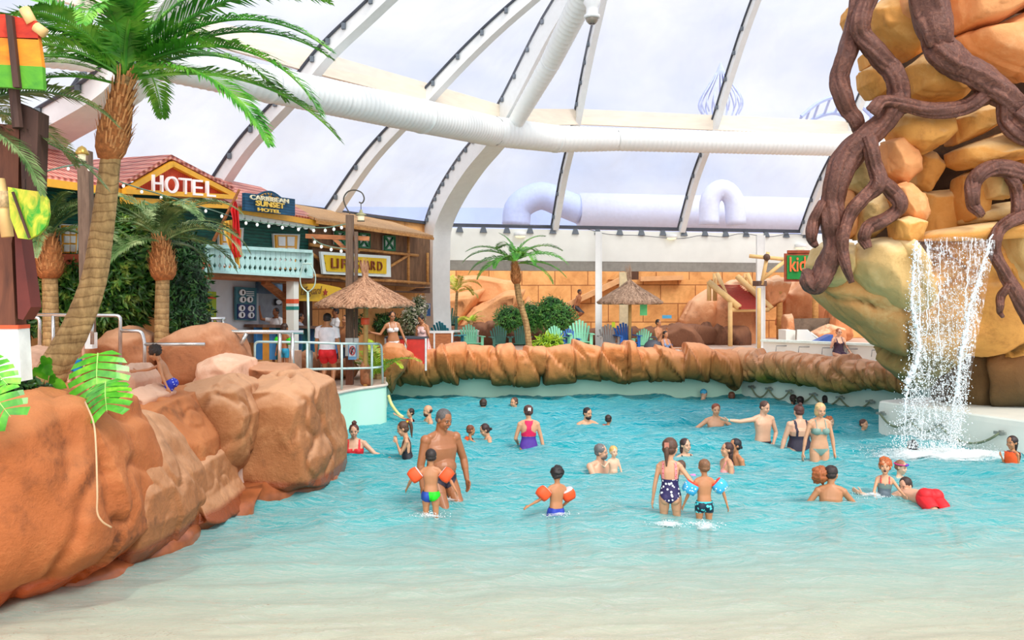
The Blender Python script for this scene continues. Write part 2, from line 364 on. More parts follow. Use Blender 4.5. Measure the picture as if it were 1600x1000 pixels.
lw=N(nt,'ShaderNodeLayerWeight'); lw.inputs['Blend'].default_value=0.5; nt.links.new(bp.outputs['Normal'],lw.inputs['Normal'])
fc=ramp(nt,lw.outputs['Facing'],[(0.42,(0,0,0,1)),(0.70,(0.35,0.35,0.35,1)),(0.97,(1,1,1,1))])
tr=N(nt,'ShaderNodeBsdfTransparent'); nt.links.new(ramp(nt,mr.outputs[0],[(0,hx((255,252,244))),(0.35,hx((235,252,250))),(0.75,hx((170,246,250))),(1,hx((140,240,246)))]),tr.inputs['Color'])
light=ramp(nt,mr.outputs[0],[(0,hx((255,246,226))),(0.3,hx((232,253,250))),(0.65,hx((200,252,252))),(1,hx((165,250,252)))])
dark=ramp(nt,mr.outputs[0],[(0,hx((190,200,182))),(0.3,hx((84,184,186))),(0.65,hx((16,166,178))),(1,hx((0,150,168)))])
df=N(nt,'ShaderNodeBsdfDiffuse'); nt.links.new(mix(nt,fc,dark,light),df.inputs['Color'])  # ripple glints and dark lines put into the diffuse colour by facing
mx=N(nt,'ShaderNodeMixShader'); nt.links.new(ramp(nt,mr.outputs[0],[(0,(0.42,)*3+(1,)),(0.3,(0.6,)*3+(1,)),(1,(0.78,)*3+(1,))]),mx.inputs[0]); nt.links.new(tr.outputs[0],mx.inputs[1]); nt.links.new(df.outputs[0],mx.inputs[2])
gl=N(nt,'ShaderNodeBsdfGlossy'); gl.inputs['Roughness'].default_value=0.08; nt.links.new(bp.outputs['Normal'],gl.inputs['Normal'])
fr=N(nt,'ShaderNodeFresnel'); fr.inputs['IOR'].default_value=1.33; nt.links.new(bp.outputs['Normal'],fr.inputs['Normal'])
ml=N(nt,'ShaderNodeMath',operation='MULTIPLY'); nt.links.new(fr.outputs[0],ml.inputs[0]); ml.inputs[1].default_value=0.75
m2=N(nt,'ShaderNodeMixShader'); nt.links.new(ml.outputs[0],m2.inputs[0]); nt.links.new(mx.outputs[0],m2.inputs[1]); nt.links.new(gl.outputs[0],m2.inputs[2])
nt.links.new(m2.outputs[0],out.inputs['Surface'])
WZ=(gx,gy,Z.reshape(ny,nx))
o=mesh('pool_water',np.stack([X,Y,Z],1),fs,m,None,True); tag(o,'rippling turquoise pool water turning pale over the shallow sandy beach','water',kind='stuff')
# ================================================================= dome
m_steel=plain('white_steel',(236,238,236),0.45,var=0.03); m_ringw=plain('pale_wood_beam',(240,226,205),0.6,var=0.06,scale=2,stretch=(1,1,6))
m_gask=plain('dark_gasket',(70,74,84),0.6); m_clip=plain('gasket_clip',(96,104,112),0.5,metal=0.3)
DL=Plane(-2.7,31.4,3.3,6.55); DR=Plane(-1.94,32.0,13.74,3.4)
BZ=5.28
def rib(name,base,inn,ds,zs,w,h,label,foot=None,gask=True,clips=12):
    """curved rib leaning inward over the pool: base xy, inward dir, offsets, heights"""
    inn=Vector((inn[0],inn[1],0)).normalized(); side=Vector((-inn.y,inn.x,0))
    if side.x>0: side=-side
    pts=[(d,z) for d,z in zip(ds,zs)]
    sp=spline(pts,6)
    r=thing(name,label,'roof beam',(base[0],base[1],sp[0][1]))
    mb=MB(); ring=[]
    for i,q in enumerate(sp):
        a=sp[max(i-1,0)];c=sp[min(i+1,len(sp)-1)]; t=Vector((inn*(c[0]-a[0])))+Vector((0,0,c[1]-a[1])); t.normalize(); nn=side.cross(t).normalized()
        if nn.dot(inn)<0: nn=-nn
        ww=w if not callable(w) else w(i/(len(sp)-1)); hh=h if not callable(h) else h(i/(len(sp)-1))
        p=Vector((base[0],base[1],0))+inn*q[0]+Vector((0,0,q[1])); ring.append((p,nn,ww,hh))
    vs=[];fs=[]
    for p,nn,ww,hh in ring:
        vs+= [p-side*ww/2,p+side*ww/2,p+side*ww/2+nn*hh,p-side*ww/2+nn*hh]
    for i in range(len(ring)-1):
        for j in range(4): fs.append((i*4+j,i*4+(j+1)%4,(i+1)*4+(j+1)%4,(i+1)*4+j))
    fs+=[(3,2,1,0),tuple(len(vs)-4+j for j in range(4))]
    mb.add(vs,fs); mb.build('beam',m_steel,r)
    if gask:
        if foot: ring=[q for q in ring if q[0].z>5.2]
        g=MB(); g.tube([p+side*(ww/2+0.03)+nn*0.02 for p,nn,ww,hh in ring],0.034,6); g.build('gasket',m_gask,r)
        for k in range(clips):
            t_=(k+0.5)/clips*(len(ring)-1); i=int(t_); p,nn,ww,hh=ring[i]; q=ring[min(i+1,len(ring)-1)][0]; MB().box(p.lerp(q,t_-i)+side*(ww/2+0.03)+nn*0.1,(0.09,0.09,0.13)).build('clip',m_clip,r)
    return ring
inL=(DL.n.x,DL.n.y); inR=(DR.n.x,DR.n.y)
def basept(pl,px,py):
    k=(px-800)/F; t=(k*pl.y-pl.x)/(pl.u-k*pl.v); return (pl.x+pl.u*t,pl.y+pl.v*t)
ribs=[]
def arc(d1,z1,d2,z2): return [0,d1*0.45,d1,(d1+d2)/2,d2,d2+(d2-d1)*1.0,d2+(d2-d1)*2.1],[BZ,BZ+(z1-BZ)*0.53,z1,(z1+z2)/2+0.1,z2,z2+(z2-z1)*0.8,z2+(z2-z1)*1.4]
for (px,py,d1,z1,d2,z2,lab) in ((-20,255,3.5,6.6,4.9,7.9,'broad white curved arch at the far left behind the painted board'),
    (50,270,2.9,8.0,4.8,9.6,'white curved dome rib rising behind the tall curved palm trunk'),
    (322,295,2.61,7.58,4.55,9.05,'white curved dome rib rising from behind the HOTEL gable'),
    (512,330,3.23,8.3,6.37,10.6,'white curved dome rib rising from behind the tan plank roof')):
    ds,zs=arc(d1,z1,d2,z2); bp_=basept(DL,px,py); wd_=(0.8,0.4) if px<0 else (0.30,0.34); ribs.append(('L',bp_,rib('dome_rib',bp_,inL,ds,zs,wd_[0],wd_[1],lab)))
for (px,py,d1,z1,d2,z2,lab) in ((866,358,2.57,8.67,4.6,11.4,'thin white dome rib directly right of the main arch'),
    (1063,360,2.66,8.66,5.57,12.2,'thin white dome rib crossing in front of the onion-shaped cage'),
    (1252,362,2.9,8.73,6.0,12.3,'thin white dome rib meeting the rock face on the right')):
    ds,zs=arc(d1,z1,d2,z2); bp_=basept(DR,px,py); ribs.append(('R',bp_,rib('dome_rib',bp_,inR,ds,zs,0.20,0.26,lab,clips=14)))
# main arch with its foot
mainb=(-2.8,31.2); inM=(0.62,-0.78)
ds=[0.15,0.0,0.0,0.15,0.9,2.2,4.15,6.9,10.5,15]; zs=[0.8,2.5,4.2,5.3,6.3,7.35,8.6,11.3,13.4,15]
ringM=rib('main_arch',mainb,inM,ds,zs,0.72,0.62,'broad white curved main arch between the wooden shack and the glass wall',foot=True,clips=26)
# foil panels
m,nt,b=newmat('clear_foil'); out=nt.nodes['Material Output']
tr=N(nt,'ShaderNodeBsdfTransparent'); tr.inputs['Color'].default_value=(0.97,0.98,1,1)
b.inputs['Base Color'].default_value=hx((236,238,252)); b.inputs['Roughness'].default_value=0.2
b.inputs['Emission Color'].default_value=(1,1,1,1)
fz=noise(nt,coords(nt,'World',(1,1,0.5)),0.6,4,0.5,0.5); mx=N(nt,'ShaderNodeMixShader'); nt.links.new(ramp(nt,fz,[(0.35,(0.06,)*3+(1,)),(0.7,(0.2,)*3+(1,))]),mx.inputs[0])
nt.links.new(tr.outputs[0],mx.inputs[1]); nt.links.new(b.outputs[0],mx.inputs[2]); nt.links.new(mx.outputs[0],out.inputs['Surface']); m_foil=m
def pan(A,B,n):
    vs=[];K=len(A)
    for (p,nn,ww,hh),(q,n2,w2,h2) in zip(A,B): vs+= [p-nn*0.02,q-n2*0.02]
    mb=MB(); mb.add(vs,[(2*i,2*i+1,2*i+3,2*i+2) for i in range(K-1)]); o=mb.build('window_%d'%n,m_foil,None,True); tag(o,kind='structure')
Ls=[r[2] for r in ribs if r[0]=='L']; Rs=[r[2] for r in ribs if r[0]=='R']
mm=[q for q in ringM if q[0].z>=5.2]; idx=np.linspace(0,len(mm)-1,len(Ls[0])).round().astype(int); mm=[mm[i] for i in idx]
k=1
for A,B in ((Ls[0],Ls[1]),(Ls[1],Ls[2]),(Ls[2],Ls[3]),(Ls[3],mm),(mm,Rs[0]),(Rs[0],Rs[1]),(Rs[1],Rs[2])): pan(A,B,k); k+=1
# ring beam + duct
def ringpt(r): # point on a rib near its first node
    return r[12][0]
RB=[ringpt(Ls[0]),ringpt(Ls[1]),ringpt(Ls[2]),ringpt(Ls[3])]
pM=P(800,183,28.3); pR=[P(912,183,30.4),P(1118,192,31.3),P(1335,202,32.3),P(1500,210,33)]
pL=[P(-60,-75,14.2),P(80,-30,16.2),P(235,30,18.3),P(490,97,19.9+0.3),P(660,143,24.6)]
pL=[P(-200,-110,14.0),P(250,28,18.2),P(485,96,20.6),P(640,138,23.9),pM]
pR=[pM]+pR
def beam(pts,w,h,name,lab,m):
    mb=MB()
    for a,c in zip(pts[:-1],pts[1:]): mb.bar(a,c,w,h)
    return tag(mb.build(name,m),lab,'roof beam')
def hpx(p,px): return p
beam(pL,0.12,0.52,'ring_beam','pale wood-toned ring beam of the dome left of the main arch',m_ringw)
beam(pR,0.12,0.52,'ring_beam','pale wood-toned ring beam of the dome right of the main arch',m_ringw)
m_duct=plain('duct_white',(240,243,240),0.4,var=0.02)
def duct(cps,name,lab,n=24,flare=True):
    """spiral-seamed air duct: fine ribs along its length"""
    t=thing(name,lab,'air duct',cps[0][0])
    cs=[];
    for (a,ra),(b_,rb) in zip(cps[:-1],cps[1:]):
        a=Vector(a);b_=Vector(b_); L=(b_-a).length; k=max(2,int(L/0.16))
        for i in range(k): cs.append((a.lerp(b_,i/k),ra+(rb-ra)*i/k))
    cs.append(cps[-1]); pts=[];rr=[]
    for i,(p,r) in enumerate(cs):
        if i<len(cs)-1:
            q=Vector(cs[i+1][0]); p=Vector(p); pts+= [p,p.lerp(q,0.72),p.lerp(q,0.86)]; rr+=[r,r,r*1.035]
        else: pts.append(Vector(p)); rr.append(r)
    mb=MB(); mb.tube(pts,rr,n); mb.build('duct_pipe',m_duct,t,True)
    for i in range(2,len(cps)-1,2):
        a,r=cps[i]; d=(Vector(cps[i+1][0])-Vector(cps[i-1][0])).normalized(); MB().tube([Vector(a)-d*0.05,Vector(a)+d*0.05],r*1.06,n).build('collar',m_duct,t,True)
    return t
duct([(P(-60,60,13.2),.3),(P(230,92,16.0),.33),(P(420,132,18.2),.36),(P(530,155,20.2),.39),(P(660,182,23.0),.42),(P(770,205,26.8),.44),(P(868,217,28.6),.42),(P(960,218,29.8),.37),(P(1320,227,31.6),.38),(P(1450,232,32.4),.38)],'air_duct','thick white ribbed air duct slung beneath the ring beam')
duct([(P(803,196,27.2),.24),(P(860,98,25.2),.29),(P(916,-15,22.8),.33),(P(960,-110,21),.34)],'air_duct','white air duct branch climbing along the main arch')
# CCTV camera
c=P(925,24,22.4); t=thing('dome_camera','white domed security camera hanging from the air duct branch','camera',c)
mb=MB(); mb.lathe([(0.0,0.42),(0.2,0.40),(0.22,0.34),(0.15,0.22),(0.15,0.05),(0.20,0.02),(0.21,-0.04),(0.17,-0.06)],c+V(0,0,-0.02),20); mb.build('housing',m_steel,t,True)
mb=MB(); mb.lathe([(0.17,0),(0.15,-0.08),(0.09,-0.15),(0,-0.17)],c+V(0,0,-0.06),20); mb.build('bubble',plain('camera_bubble',(150,140,125),0.15),t,True)
mb=MB(); mb.lathe([(0.07,0),(0.07,-0.03),(0,-0.035)],c+V(0,-0.02,-0.2),14); mb.build('lens',plain('lens_black',(40,38,36),0.2),t)
# gutter, clips, fascia, soffit
gl_=[DL.at(-200,0)]; gp=[(-14.0,9.1),(-2.75,31.4)]
mb=MB(); mb.bar((gp[0][0],gp[0][1],BZ),(gp[1][0],gp[1][1],BZ),0.14,0.10); tag(mb.build('trim_2',m_gask),kind='structure')
a=DR.at(700,352); c=DR.at(1420,366)
A0=Vector((a.x,a.y,BZ));C0=Vector((c.x,c.y,BZ)); mb=MB(); mb.bar(A0,C0,0.16,0.12); tag(mb.build('trim_3',m_gask),kind='structure')
for i in range(22):
    p=A0.lerp(C0,(i+0.5)/22); mb=MB(); mb.hexa([p+V(-.13,-.2,-.26),p+V(.13,-.2,-.26),p+V(.13,0,-.26),p+V(-.13,0,-.26)],[p+V(-.07,-.16,-.06),p+V(.07,-.16,-.06),p+V(.07,0,-.06),p+V(-.07,0,-.06)]); tag(mb.build('trim_%d'%(20+i),m_clip),kind='structure')
dn=DR.n*0.02
mb=MB(); mb.bar(A0+V(0,0,-0.68)+dn,C0+V(0,0,-0.68)+dn,0.2,1.15); tag(mb.build('wall_fascia',m_white),kind='structure')
mb=MB(); mb.bar(A0+V(0,0.15,-1.42),C0+V(0,0.15,-1.42),0.5,0.38); tag(mb.build('trim_5',plain('soffit_grey',(150,146,136),0.7)),kind='structure')
def column(px,pt,pb,Y,w,lab,m=m_steel,name='column',band=None):
    b0=P(px,pb,Y); t0=P(px,pt,Y); b0.z=DK; r=thing(name,lab,'column',b0); mb=MB(); mb.box((b0+t0)/2,(w,w*0.8,t0.z-b0.z)); mb.build('shaft',m,r)
    mb=MB(); mb.box(b0+V(0,0,0.02),(w*1.6,w*1.5,0.04)); mb.build('foot_plate',m,r)
    mb=MB(); 
    for s in(-1,1): mb.box((b0+t0)/2+V(s*w*0.5,-w*0.42,0),(w*0.12,0.03,t0.z-b0.z))
    mb.build('flange',m,r); return r
column(935,362,548,32.1,0.21,'white steel column behind the rim, left of the far thatched parasol')
column(1188,368,560,33.2,0.27,'white steel column carrying the kids sign pole')
column(975,425,548,36.5,0.36,'cream column behind the far thatched parasol',plain('cream_paint',(226,210,170),0.6))
# small wall lights on the fascia
for px,py,lab in ((813,368,'small white lamp on the fascia above the slim palm'),(1049,371,'small white lamp on the fascia right of the middle column'),(1251,386,'small white lamp on the fascia above the kids sign')):
    c=DR.at(px,py,0.2); t=thing('wall_lamp',lab,'lamp',c); mb=MB(); mb.lathe([(0.0,0.12),(0.22,0.11),(0.22,0.0),(0.2,-0.02)],c,16); mb.build('housing',m_steel,t,True)
    mb=MB(); mb.lathe([(0.2,-0.02),(0.15,-0.07),(0,-0.09)],c,16); mb.build('diffuser',plain('lamp_glow',(255,240,205),0.4,emit=0.6),t,True)
mb=MB(); hp=[(915,357),(950,366),(1000,368),(1060,373),(1095,368),(1130,370),(1160,365),(1200,370),(1230,366),(1255,368),(1268,383)]
mb.tube([DR.at(q[0],q[1],0.22) for q in spline(hp,5)],0.012,5); tag(mb.build('cable',m_gask),'thin grey cable sagging along the fascia under the gutter','cable')
# ---- beyond the foil
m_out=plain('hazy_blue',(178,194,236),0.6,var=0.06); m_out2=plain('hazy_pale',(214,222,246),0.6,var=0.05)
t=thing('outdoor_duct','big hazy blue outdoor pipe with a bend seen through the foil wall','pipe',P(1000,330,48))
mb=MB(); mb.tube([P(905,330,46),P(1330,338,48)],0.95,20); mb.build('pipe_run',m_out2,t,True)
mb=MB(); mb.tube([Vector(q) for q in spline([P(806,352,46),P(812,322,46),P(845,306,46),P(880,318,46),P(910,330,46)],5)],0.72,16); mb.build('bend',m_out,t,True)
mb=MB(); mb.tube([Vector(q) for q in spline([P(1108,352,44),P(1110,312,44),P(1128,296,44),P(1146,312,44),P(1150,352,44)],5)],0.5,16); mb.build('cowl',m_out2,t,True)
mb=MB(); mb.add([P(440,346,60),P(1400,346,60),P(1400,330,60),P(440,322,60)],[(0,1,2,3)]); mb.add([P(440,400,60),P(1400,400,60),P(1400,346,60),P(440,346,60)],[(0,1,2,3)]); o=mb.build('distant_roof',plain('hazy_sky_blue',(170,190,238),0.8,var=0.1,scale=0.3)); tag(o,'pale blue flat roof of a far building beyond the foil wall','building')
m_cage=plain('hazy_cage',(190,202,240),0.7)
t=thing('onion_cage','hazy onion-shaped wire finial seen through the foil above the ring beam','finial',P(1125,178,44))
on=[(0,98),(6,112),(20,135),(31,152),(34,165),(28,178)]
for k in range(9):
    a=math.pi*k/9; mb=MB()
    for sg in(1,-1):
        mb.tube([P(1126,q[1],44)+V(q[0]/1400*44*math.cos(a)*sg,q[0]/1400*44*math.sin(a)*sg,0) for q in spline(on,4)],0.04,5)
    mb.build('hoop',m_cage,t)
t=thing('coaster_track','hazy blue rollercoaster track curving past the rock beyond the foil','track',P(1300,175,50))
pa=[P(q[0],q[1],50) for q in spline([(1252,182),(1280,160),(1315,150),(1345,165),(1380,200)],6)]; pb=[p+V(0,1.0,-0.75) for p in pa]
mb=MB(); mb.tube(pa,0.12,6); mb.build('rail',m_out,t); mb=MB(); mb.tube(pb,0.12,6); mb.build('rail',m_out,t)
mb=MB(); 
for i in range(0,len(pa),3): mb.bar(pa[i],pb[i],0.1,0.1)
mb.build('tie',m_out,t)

mb=MB(); mb.bar((-14.2,8.8,3.0),(-2.95,31.2,3.0),0.15,4.5); tag(mb.build('wall_left',m_sand),kind='structure')
# ================================================================= foreground rocks (left)
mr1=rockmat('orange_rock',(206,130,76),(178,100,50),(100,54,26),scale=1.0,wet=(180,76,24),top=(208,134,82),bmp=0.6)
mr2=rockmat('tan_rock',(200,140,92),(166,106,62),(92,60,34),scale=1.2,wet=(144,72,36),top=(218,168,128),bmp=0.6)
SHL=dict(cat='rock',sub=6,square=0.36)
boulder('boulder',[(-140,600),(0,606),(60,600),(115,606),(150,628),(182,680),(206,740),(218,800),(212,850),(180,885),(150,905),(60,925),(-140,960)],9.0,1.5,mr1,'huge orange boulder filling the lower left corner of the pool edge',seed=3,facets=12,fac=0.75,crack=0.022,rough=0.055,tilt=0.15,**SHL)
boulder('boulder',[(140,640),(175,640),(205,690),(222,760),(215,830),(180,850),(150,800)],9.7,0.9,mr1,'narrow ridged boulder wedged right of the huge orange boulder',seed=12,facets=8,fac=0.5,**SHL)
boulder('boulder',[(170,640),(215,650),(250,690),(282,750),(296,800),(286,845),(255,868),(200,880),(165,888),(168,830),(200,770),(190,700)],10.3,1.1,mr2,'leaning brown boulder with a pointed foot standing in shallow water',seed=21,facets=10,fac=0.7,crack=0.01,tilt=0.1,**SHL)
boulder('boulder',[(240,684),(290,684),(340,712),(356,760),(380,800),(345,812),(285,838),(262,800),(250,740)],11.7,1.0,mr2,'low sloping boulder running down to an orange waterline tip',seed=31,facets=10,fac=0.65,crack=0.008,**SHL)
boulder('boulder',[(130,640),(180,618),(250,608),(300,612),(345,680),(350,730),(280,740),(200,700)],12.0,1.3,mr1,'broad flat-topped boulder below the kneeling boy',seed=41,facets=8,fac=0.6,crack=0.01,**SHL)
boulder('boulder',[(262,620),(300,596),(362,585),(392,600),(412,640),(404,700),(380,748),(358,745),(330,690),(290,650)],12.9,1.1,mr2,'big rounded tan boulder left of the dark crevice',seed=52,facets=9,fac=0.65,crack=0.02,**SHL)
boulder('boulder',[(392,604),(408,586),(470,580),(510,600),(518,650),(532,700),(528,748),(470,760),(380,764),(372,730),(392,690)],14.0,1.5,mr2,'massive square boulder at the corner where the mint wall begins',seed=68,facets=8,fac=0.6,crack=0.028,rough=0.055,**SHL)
mledge=plain('wet_orange_ledge',(150,84,48),0.3,var=0.3,scale=5)
for nm,poly,lab,sd in (('waterline_ledge',[(-6.6,7.6),(-4.5,8.7),(-4.16,8.95),(-4.0,9.3),(-4.4,10.2),(-6.4,10.2)],'wet orange ledge at the foot of the huge orange boulder',1),
  ('waterline_ledge',[(-4.3,9.6),(-3.9,9.9),(-3.72,10.5),(-4.0,11.2),(-4.8,11)],'wet orange ledge under the leaning brown boulder',2),
  ('waterline_ledge',[(-4.2,11.2),(-3.45,11.75),(-3.5,12.3),(-2.9,13.2),(-2.72,14.0),(-3.2,14.6),(-4.4,14)],'wet reddish ledge between the low boulder and the square corner boulder',3)):
    q=[tuple(a) for a in spline(poly+[poly[0]],8)][:-1]; mb=MB(); n=len(q)
    def wob(x,y,k): return 0.05*float(fbm(np.array([[x*2.2,y*2.2,k]]),3,sd)[0])
    vs=[]; cx=sum(a[0] for a in q)/n; cy=sum(a[1] for a in q)/n
    for lv,(s_,z) in enumerate(((1.04,-0.4),(1.03,-0.02),(1.0,0.05),(0.93,0.10),(0.6,0.2))):
        for x,y in q: vs.append((cx+(x-cx)*s_+wob(x,y,0),cy+(y-cy)*s_+wob(x,y,3),z+wob(x,y,6)*(lv>1)))
    fs=[(l*n+i,l*n+(i+1)%n,(l+1)*n+(i+1)%n,(l+1)*n+i) for l in range(4) for i in range(n)]+[tuple(4*n+i for i in range(n))]
    tag(mesh(nm,vs,fs,mledge,None,True),lab,'rock')
# thin cable over the big boulder
mcord=plain('cord_beige',(206,170,130),0.6)
# rocky path (raised terrain) behind the boulders
def path_z(x,y):
    k=np.clip((19.0-y)/4.5,0,1); k=k*k*(3-2*k)
    return 0.8+0.48*k
gx_=np.linspace(-12,-3.9,90); gy_=np.linspace(9.6,18.9,110); X,Y=np.meshgrid(gx_,gy_); X=X.ravel();Y=Y.ravel()
pp=np.stack([X,Y,X*0],1); Z=path_z(X,Y)+fbm(pp*1.1,5,44)*0.22*np.clip((19.0-Y)/2,0,1)
lim=np.interp(Y,[9,11,14,17,19],[-5.6,-4.9,-4.3,-4.6,-4.9])
ok=X<lim
fs=[(i*90+j,i*90+j+1,(i+1)*90+j+1,(i+1)*90+j) for i in range(109) for j in range(89) if ok[i*90+j+1] and ok[(i+1)*90+j+1]]
used_=sorted(set(k for f in fs for k in f)); rm_={k:i for i,k in enumerate(used_)}; fs=[tuple(rm_[k] for k in f) for f in fs]; X,Y,Z=X[used_],Y[used_],Z[used_]
mpath=rockmat('pink_rock_path',(242,206,180),(226,180,150),(186,136,104),scale=1.3,bmp=0.3)
tag(mesh('rocky_ground',np.stack([X,Y,Z],1),fs,mpath,None,True),'pinkish sculpted rock ground behind the left boulders','ground',kind='structure')
mr3=rockmat('tan_brown_rock',(196,134,92),(164,104,66),(100,64,40),scale=1.3,top=(208,156,120),bmp=0.5)  # tan-brown for the smaller rocks
SH=dict(cat='rock',sub=5,square=0.5)
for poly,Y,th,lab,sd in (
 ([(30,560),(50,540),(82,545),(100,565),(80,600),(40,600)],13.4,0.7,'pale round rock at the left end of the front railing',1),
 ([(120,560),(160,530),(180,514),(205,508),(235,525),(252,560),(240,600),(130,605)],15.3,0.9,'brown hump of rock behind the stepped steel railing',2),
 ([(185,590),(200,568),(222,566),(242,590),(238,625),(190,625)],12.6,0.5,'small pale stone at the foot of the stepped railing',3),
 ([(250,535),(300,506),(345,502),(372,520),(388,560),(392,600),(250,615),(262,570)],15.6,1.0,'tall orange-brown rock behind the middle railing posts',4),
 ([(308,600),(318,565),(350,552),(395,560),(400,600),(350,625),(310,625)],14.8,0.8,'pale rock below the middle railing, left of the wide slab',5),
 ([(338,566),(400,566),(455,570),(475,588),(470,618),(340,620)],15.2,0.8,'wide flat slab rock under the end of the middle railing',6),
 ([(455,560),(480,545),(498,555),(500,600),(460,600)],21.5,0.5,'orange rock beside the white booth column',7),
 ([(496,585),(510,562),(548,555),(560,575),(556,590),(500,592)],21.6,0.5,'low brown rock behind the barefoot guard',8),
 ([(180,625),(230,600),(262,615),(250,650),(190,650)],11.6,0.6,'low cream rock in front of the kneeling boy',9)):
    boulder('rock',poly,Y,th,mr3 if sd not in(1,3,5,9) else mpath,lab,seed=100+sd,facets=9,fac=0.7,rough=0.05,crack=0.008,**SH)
# ================================================================= rim rock bands
def band(name,path,zc,hz,hd,ncell,slant,m,lab,seed,nu=260,nv=46,jag=0.12):
    """sculpted overhanging rock coping: path of xy points; zc centre height, hz half height, hd half depth (lists or numbers)"""
    rs=np.random.RandomState(seed); pts=np.array([q for q in spline(path,nu//max(1,len(path)-1))]); nu=len(pts)
    sl=np.r_[0,np.cumsum(np.linalg.norm(np.diff(pts[:,:2],axis=0),axis=1))]; L=sl[-1]
    tg=np.gradient(pts[:,:2],axis=0); tg/=np.linalg.norm(tg,axis=1)[:,None]; nm=np.stack([tg[:,1],-tg[:,0]],1)
    u=np.repeat(np.arange(nu),nv); a=np.tile(np.linspace(0,2*math.pi,nv,endpoint=False),nu)
    ca,sa=np.cos(a),np.sin(a); ca=np.sign(ca)*abs(ca)**0.75; sa=np.sign(sa)*abs(sa)**0.75
    S=sl[u]; q=np.stack([S+slant*sa*hz,sa*hz,ca*hd],1)
    per=max(hz,0.3); sd=np.stack([(np.arange(ncell)+rs.uniform(-.35,.35,ncell))*L/ncell,np.where(np.arange(ncell)%2,1,-1)*rs.uniform(.1,.8,ncell)*hz,rs.uniform(0.2,1,ncell)*hd],1)
    w=q+np.stack([fbm(q*1.6,3,seed),fbm(q*1.6+9,3,seed+1),0*S],1)*0.35
    F1,F2,I=worley(w*np.array([1.0,0.55,0.5]),sd*np.array([1.0,0.55,0.5])); e=F2-F1
    off=rs.uniform(-0.05,0.10,ncell); tl=rs.normal(size=(ncell,2))*np.array([0.16,0.30])
    d=off[I]*0.8+np.clip((q[:,0]-sd[I,0])*tl[I,0]+(q[:,1]-sd[I,1])*tl[I,1],-0.2,0.2)-0.06*np.exp(-(e/0.03)**2)-0.05*np.exp(-(fbm(q*np.array([1.2,.6,1])+q[:,[1]]*.5,3,seed+30)/.02)**2)+fbm(q*1.6,4,seed+5)*0.26+0.03
    # ragged lower edge
    jg=fbm(np.stack([S*1.1,S*0,S*0],1),3,seed+8)*jag*2.4
    end=np.clip(np.minimum(S,L-S)/0.25,0.15,1)**0.5
    rz=(hz+d*0.8)*end; rd=(hd+d*1.0)*end
    zz=zc+sa*rz+np.where(sa<0,jg*(-sa),jg*0.25*sa); rr=ca*rd
    W=np.stack([pts[u,0]+nm[u,0]*rr,pts[u,1]+nm[u,1]*rr,zz],1)
    fs=[(i*nv+j,i*nv+(j+1)%nv,(i+1)*nv+(j+1)%nv,(i+1)*nv+j) for i in range(nu-1) for j in range(nv)]+[tuple(range(nv-1,-1,-1)),tuple((nu-1)*nv+j for j in range(nv))]
    return tag(mesh(name,W,fs,m,None,True),lab,'rock')
mrim=rockmat('rim_rock',(232,156,92),(210,126,66),(128,76,36),low=(136,108,48),z0=0.55,z1=1.35,scale=1.6,top=(236,168,122),bmp=0.45)
mrim2=rockmat('rim_rock_green',(238,176,130),(218,150,102),(150,100,60),low=(100,120,36),z0=0.45,z1=1.15,scale=2.2,top=(244,190,150),bmp=0.45)
band('rim_rock',[(-3.35,24.35),(-1.5,24.45),(1.5,24.5),(4,24.5),(6.35,24.55)],0.93,0.48,0.5,26,0.30,mrim,'long orange and olive rock rim hanging over the back pool wall',5,nu=560)
band('rim_rock',[(6.1,24.9),(6.9,23.9),(7.8,22.5),(8.6,21.3),(9.2,20.2)],0.90,0.33,0.42,38,0.25,mrim2,'narrower rock rim with green mossy underside above the wall ropes',9,nu=480,jag=0.05)
boulder('rim_end_rock',[(588,548),(606,536),(628,538),(640,556),(632,580),(618,596),(614,615),(606,600),(596,590)],22.6,0.7,mrim,'orange rock end knob where the rim meets the round deck',cat='rock',seed=77,facets=10,fac=0.7,sub=5)
# ================================================================= waterfall formation
mo=rockmat('ochre_rock',(238,184,108),(222,156,76),(176,112,50),scale=1.0,bmp=0.35,top=(240,206,150))
mk=rockmat('khaki_rock',(232,204,148),(222,184,120),(176,136,76),scale=1.1,bmp=0.35,top=(234,212,166))
mg=rockmat('mossy_rock',(232,192,130),(216,160,96),(146,104,58),low=(112,116,62),z0=0.9,z1=2.5,scale=1.0,bmp=0.5)
mbn=rockmat('brown_rock',(176,126,74),(140,92,48),(78,58,34),low=(70,66,34),z0=0.5,z1=2.2,scale=0.9,bmp=0.7)
mdk=rockmat('cave_dark',(120,84,50),(78,54,32),(36,26,18),scale=1.2,bmp=0.4)
mpk=rockmat('peach_rock',(244,190,134),(232,160,100),(190,120,70),scale=1.0,bmp=0.35)
WF=thing('waterfall_rock','towering ochre boulder stack overhanging the pool with a waterfall','rock formation',(9.2,17.9,0.62))
def wb(nm,poly,Y,th,m,sd,**k):
    kk=dict(sub=5,facets=11,fac=0.7,rough=0.035); kk.update(k); return boulder(nm,poly,Y,th,m,parent=WF,seed=sd,**kk)
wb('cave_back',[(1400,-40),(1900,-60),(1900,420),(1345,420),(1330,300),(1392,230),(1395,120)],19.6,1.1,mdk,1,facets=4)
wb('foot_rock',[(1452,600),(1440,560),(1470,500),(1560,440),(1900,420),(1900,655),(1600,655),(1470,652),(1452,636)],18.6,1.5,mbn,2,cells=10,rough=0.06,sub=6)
wb('overhang_rock',[(1272,440),(1268,455),(1290,485),(1318,520),(1352,548),(1395,572),(1440,600),(1475,590),(1540,560),(1620,500),(1620,420),(1560,380),(1420,380),(1330,400),(1290,420)],18.0,1.3,mg,3,cells=12,crack=0.01,rough=0.05,sub=6)
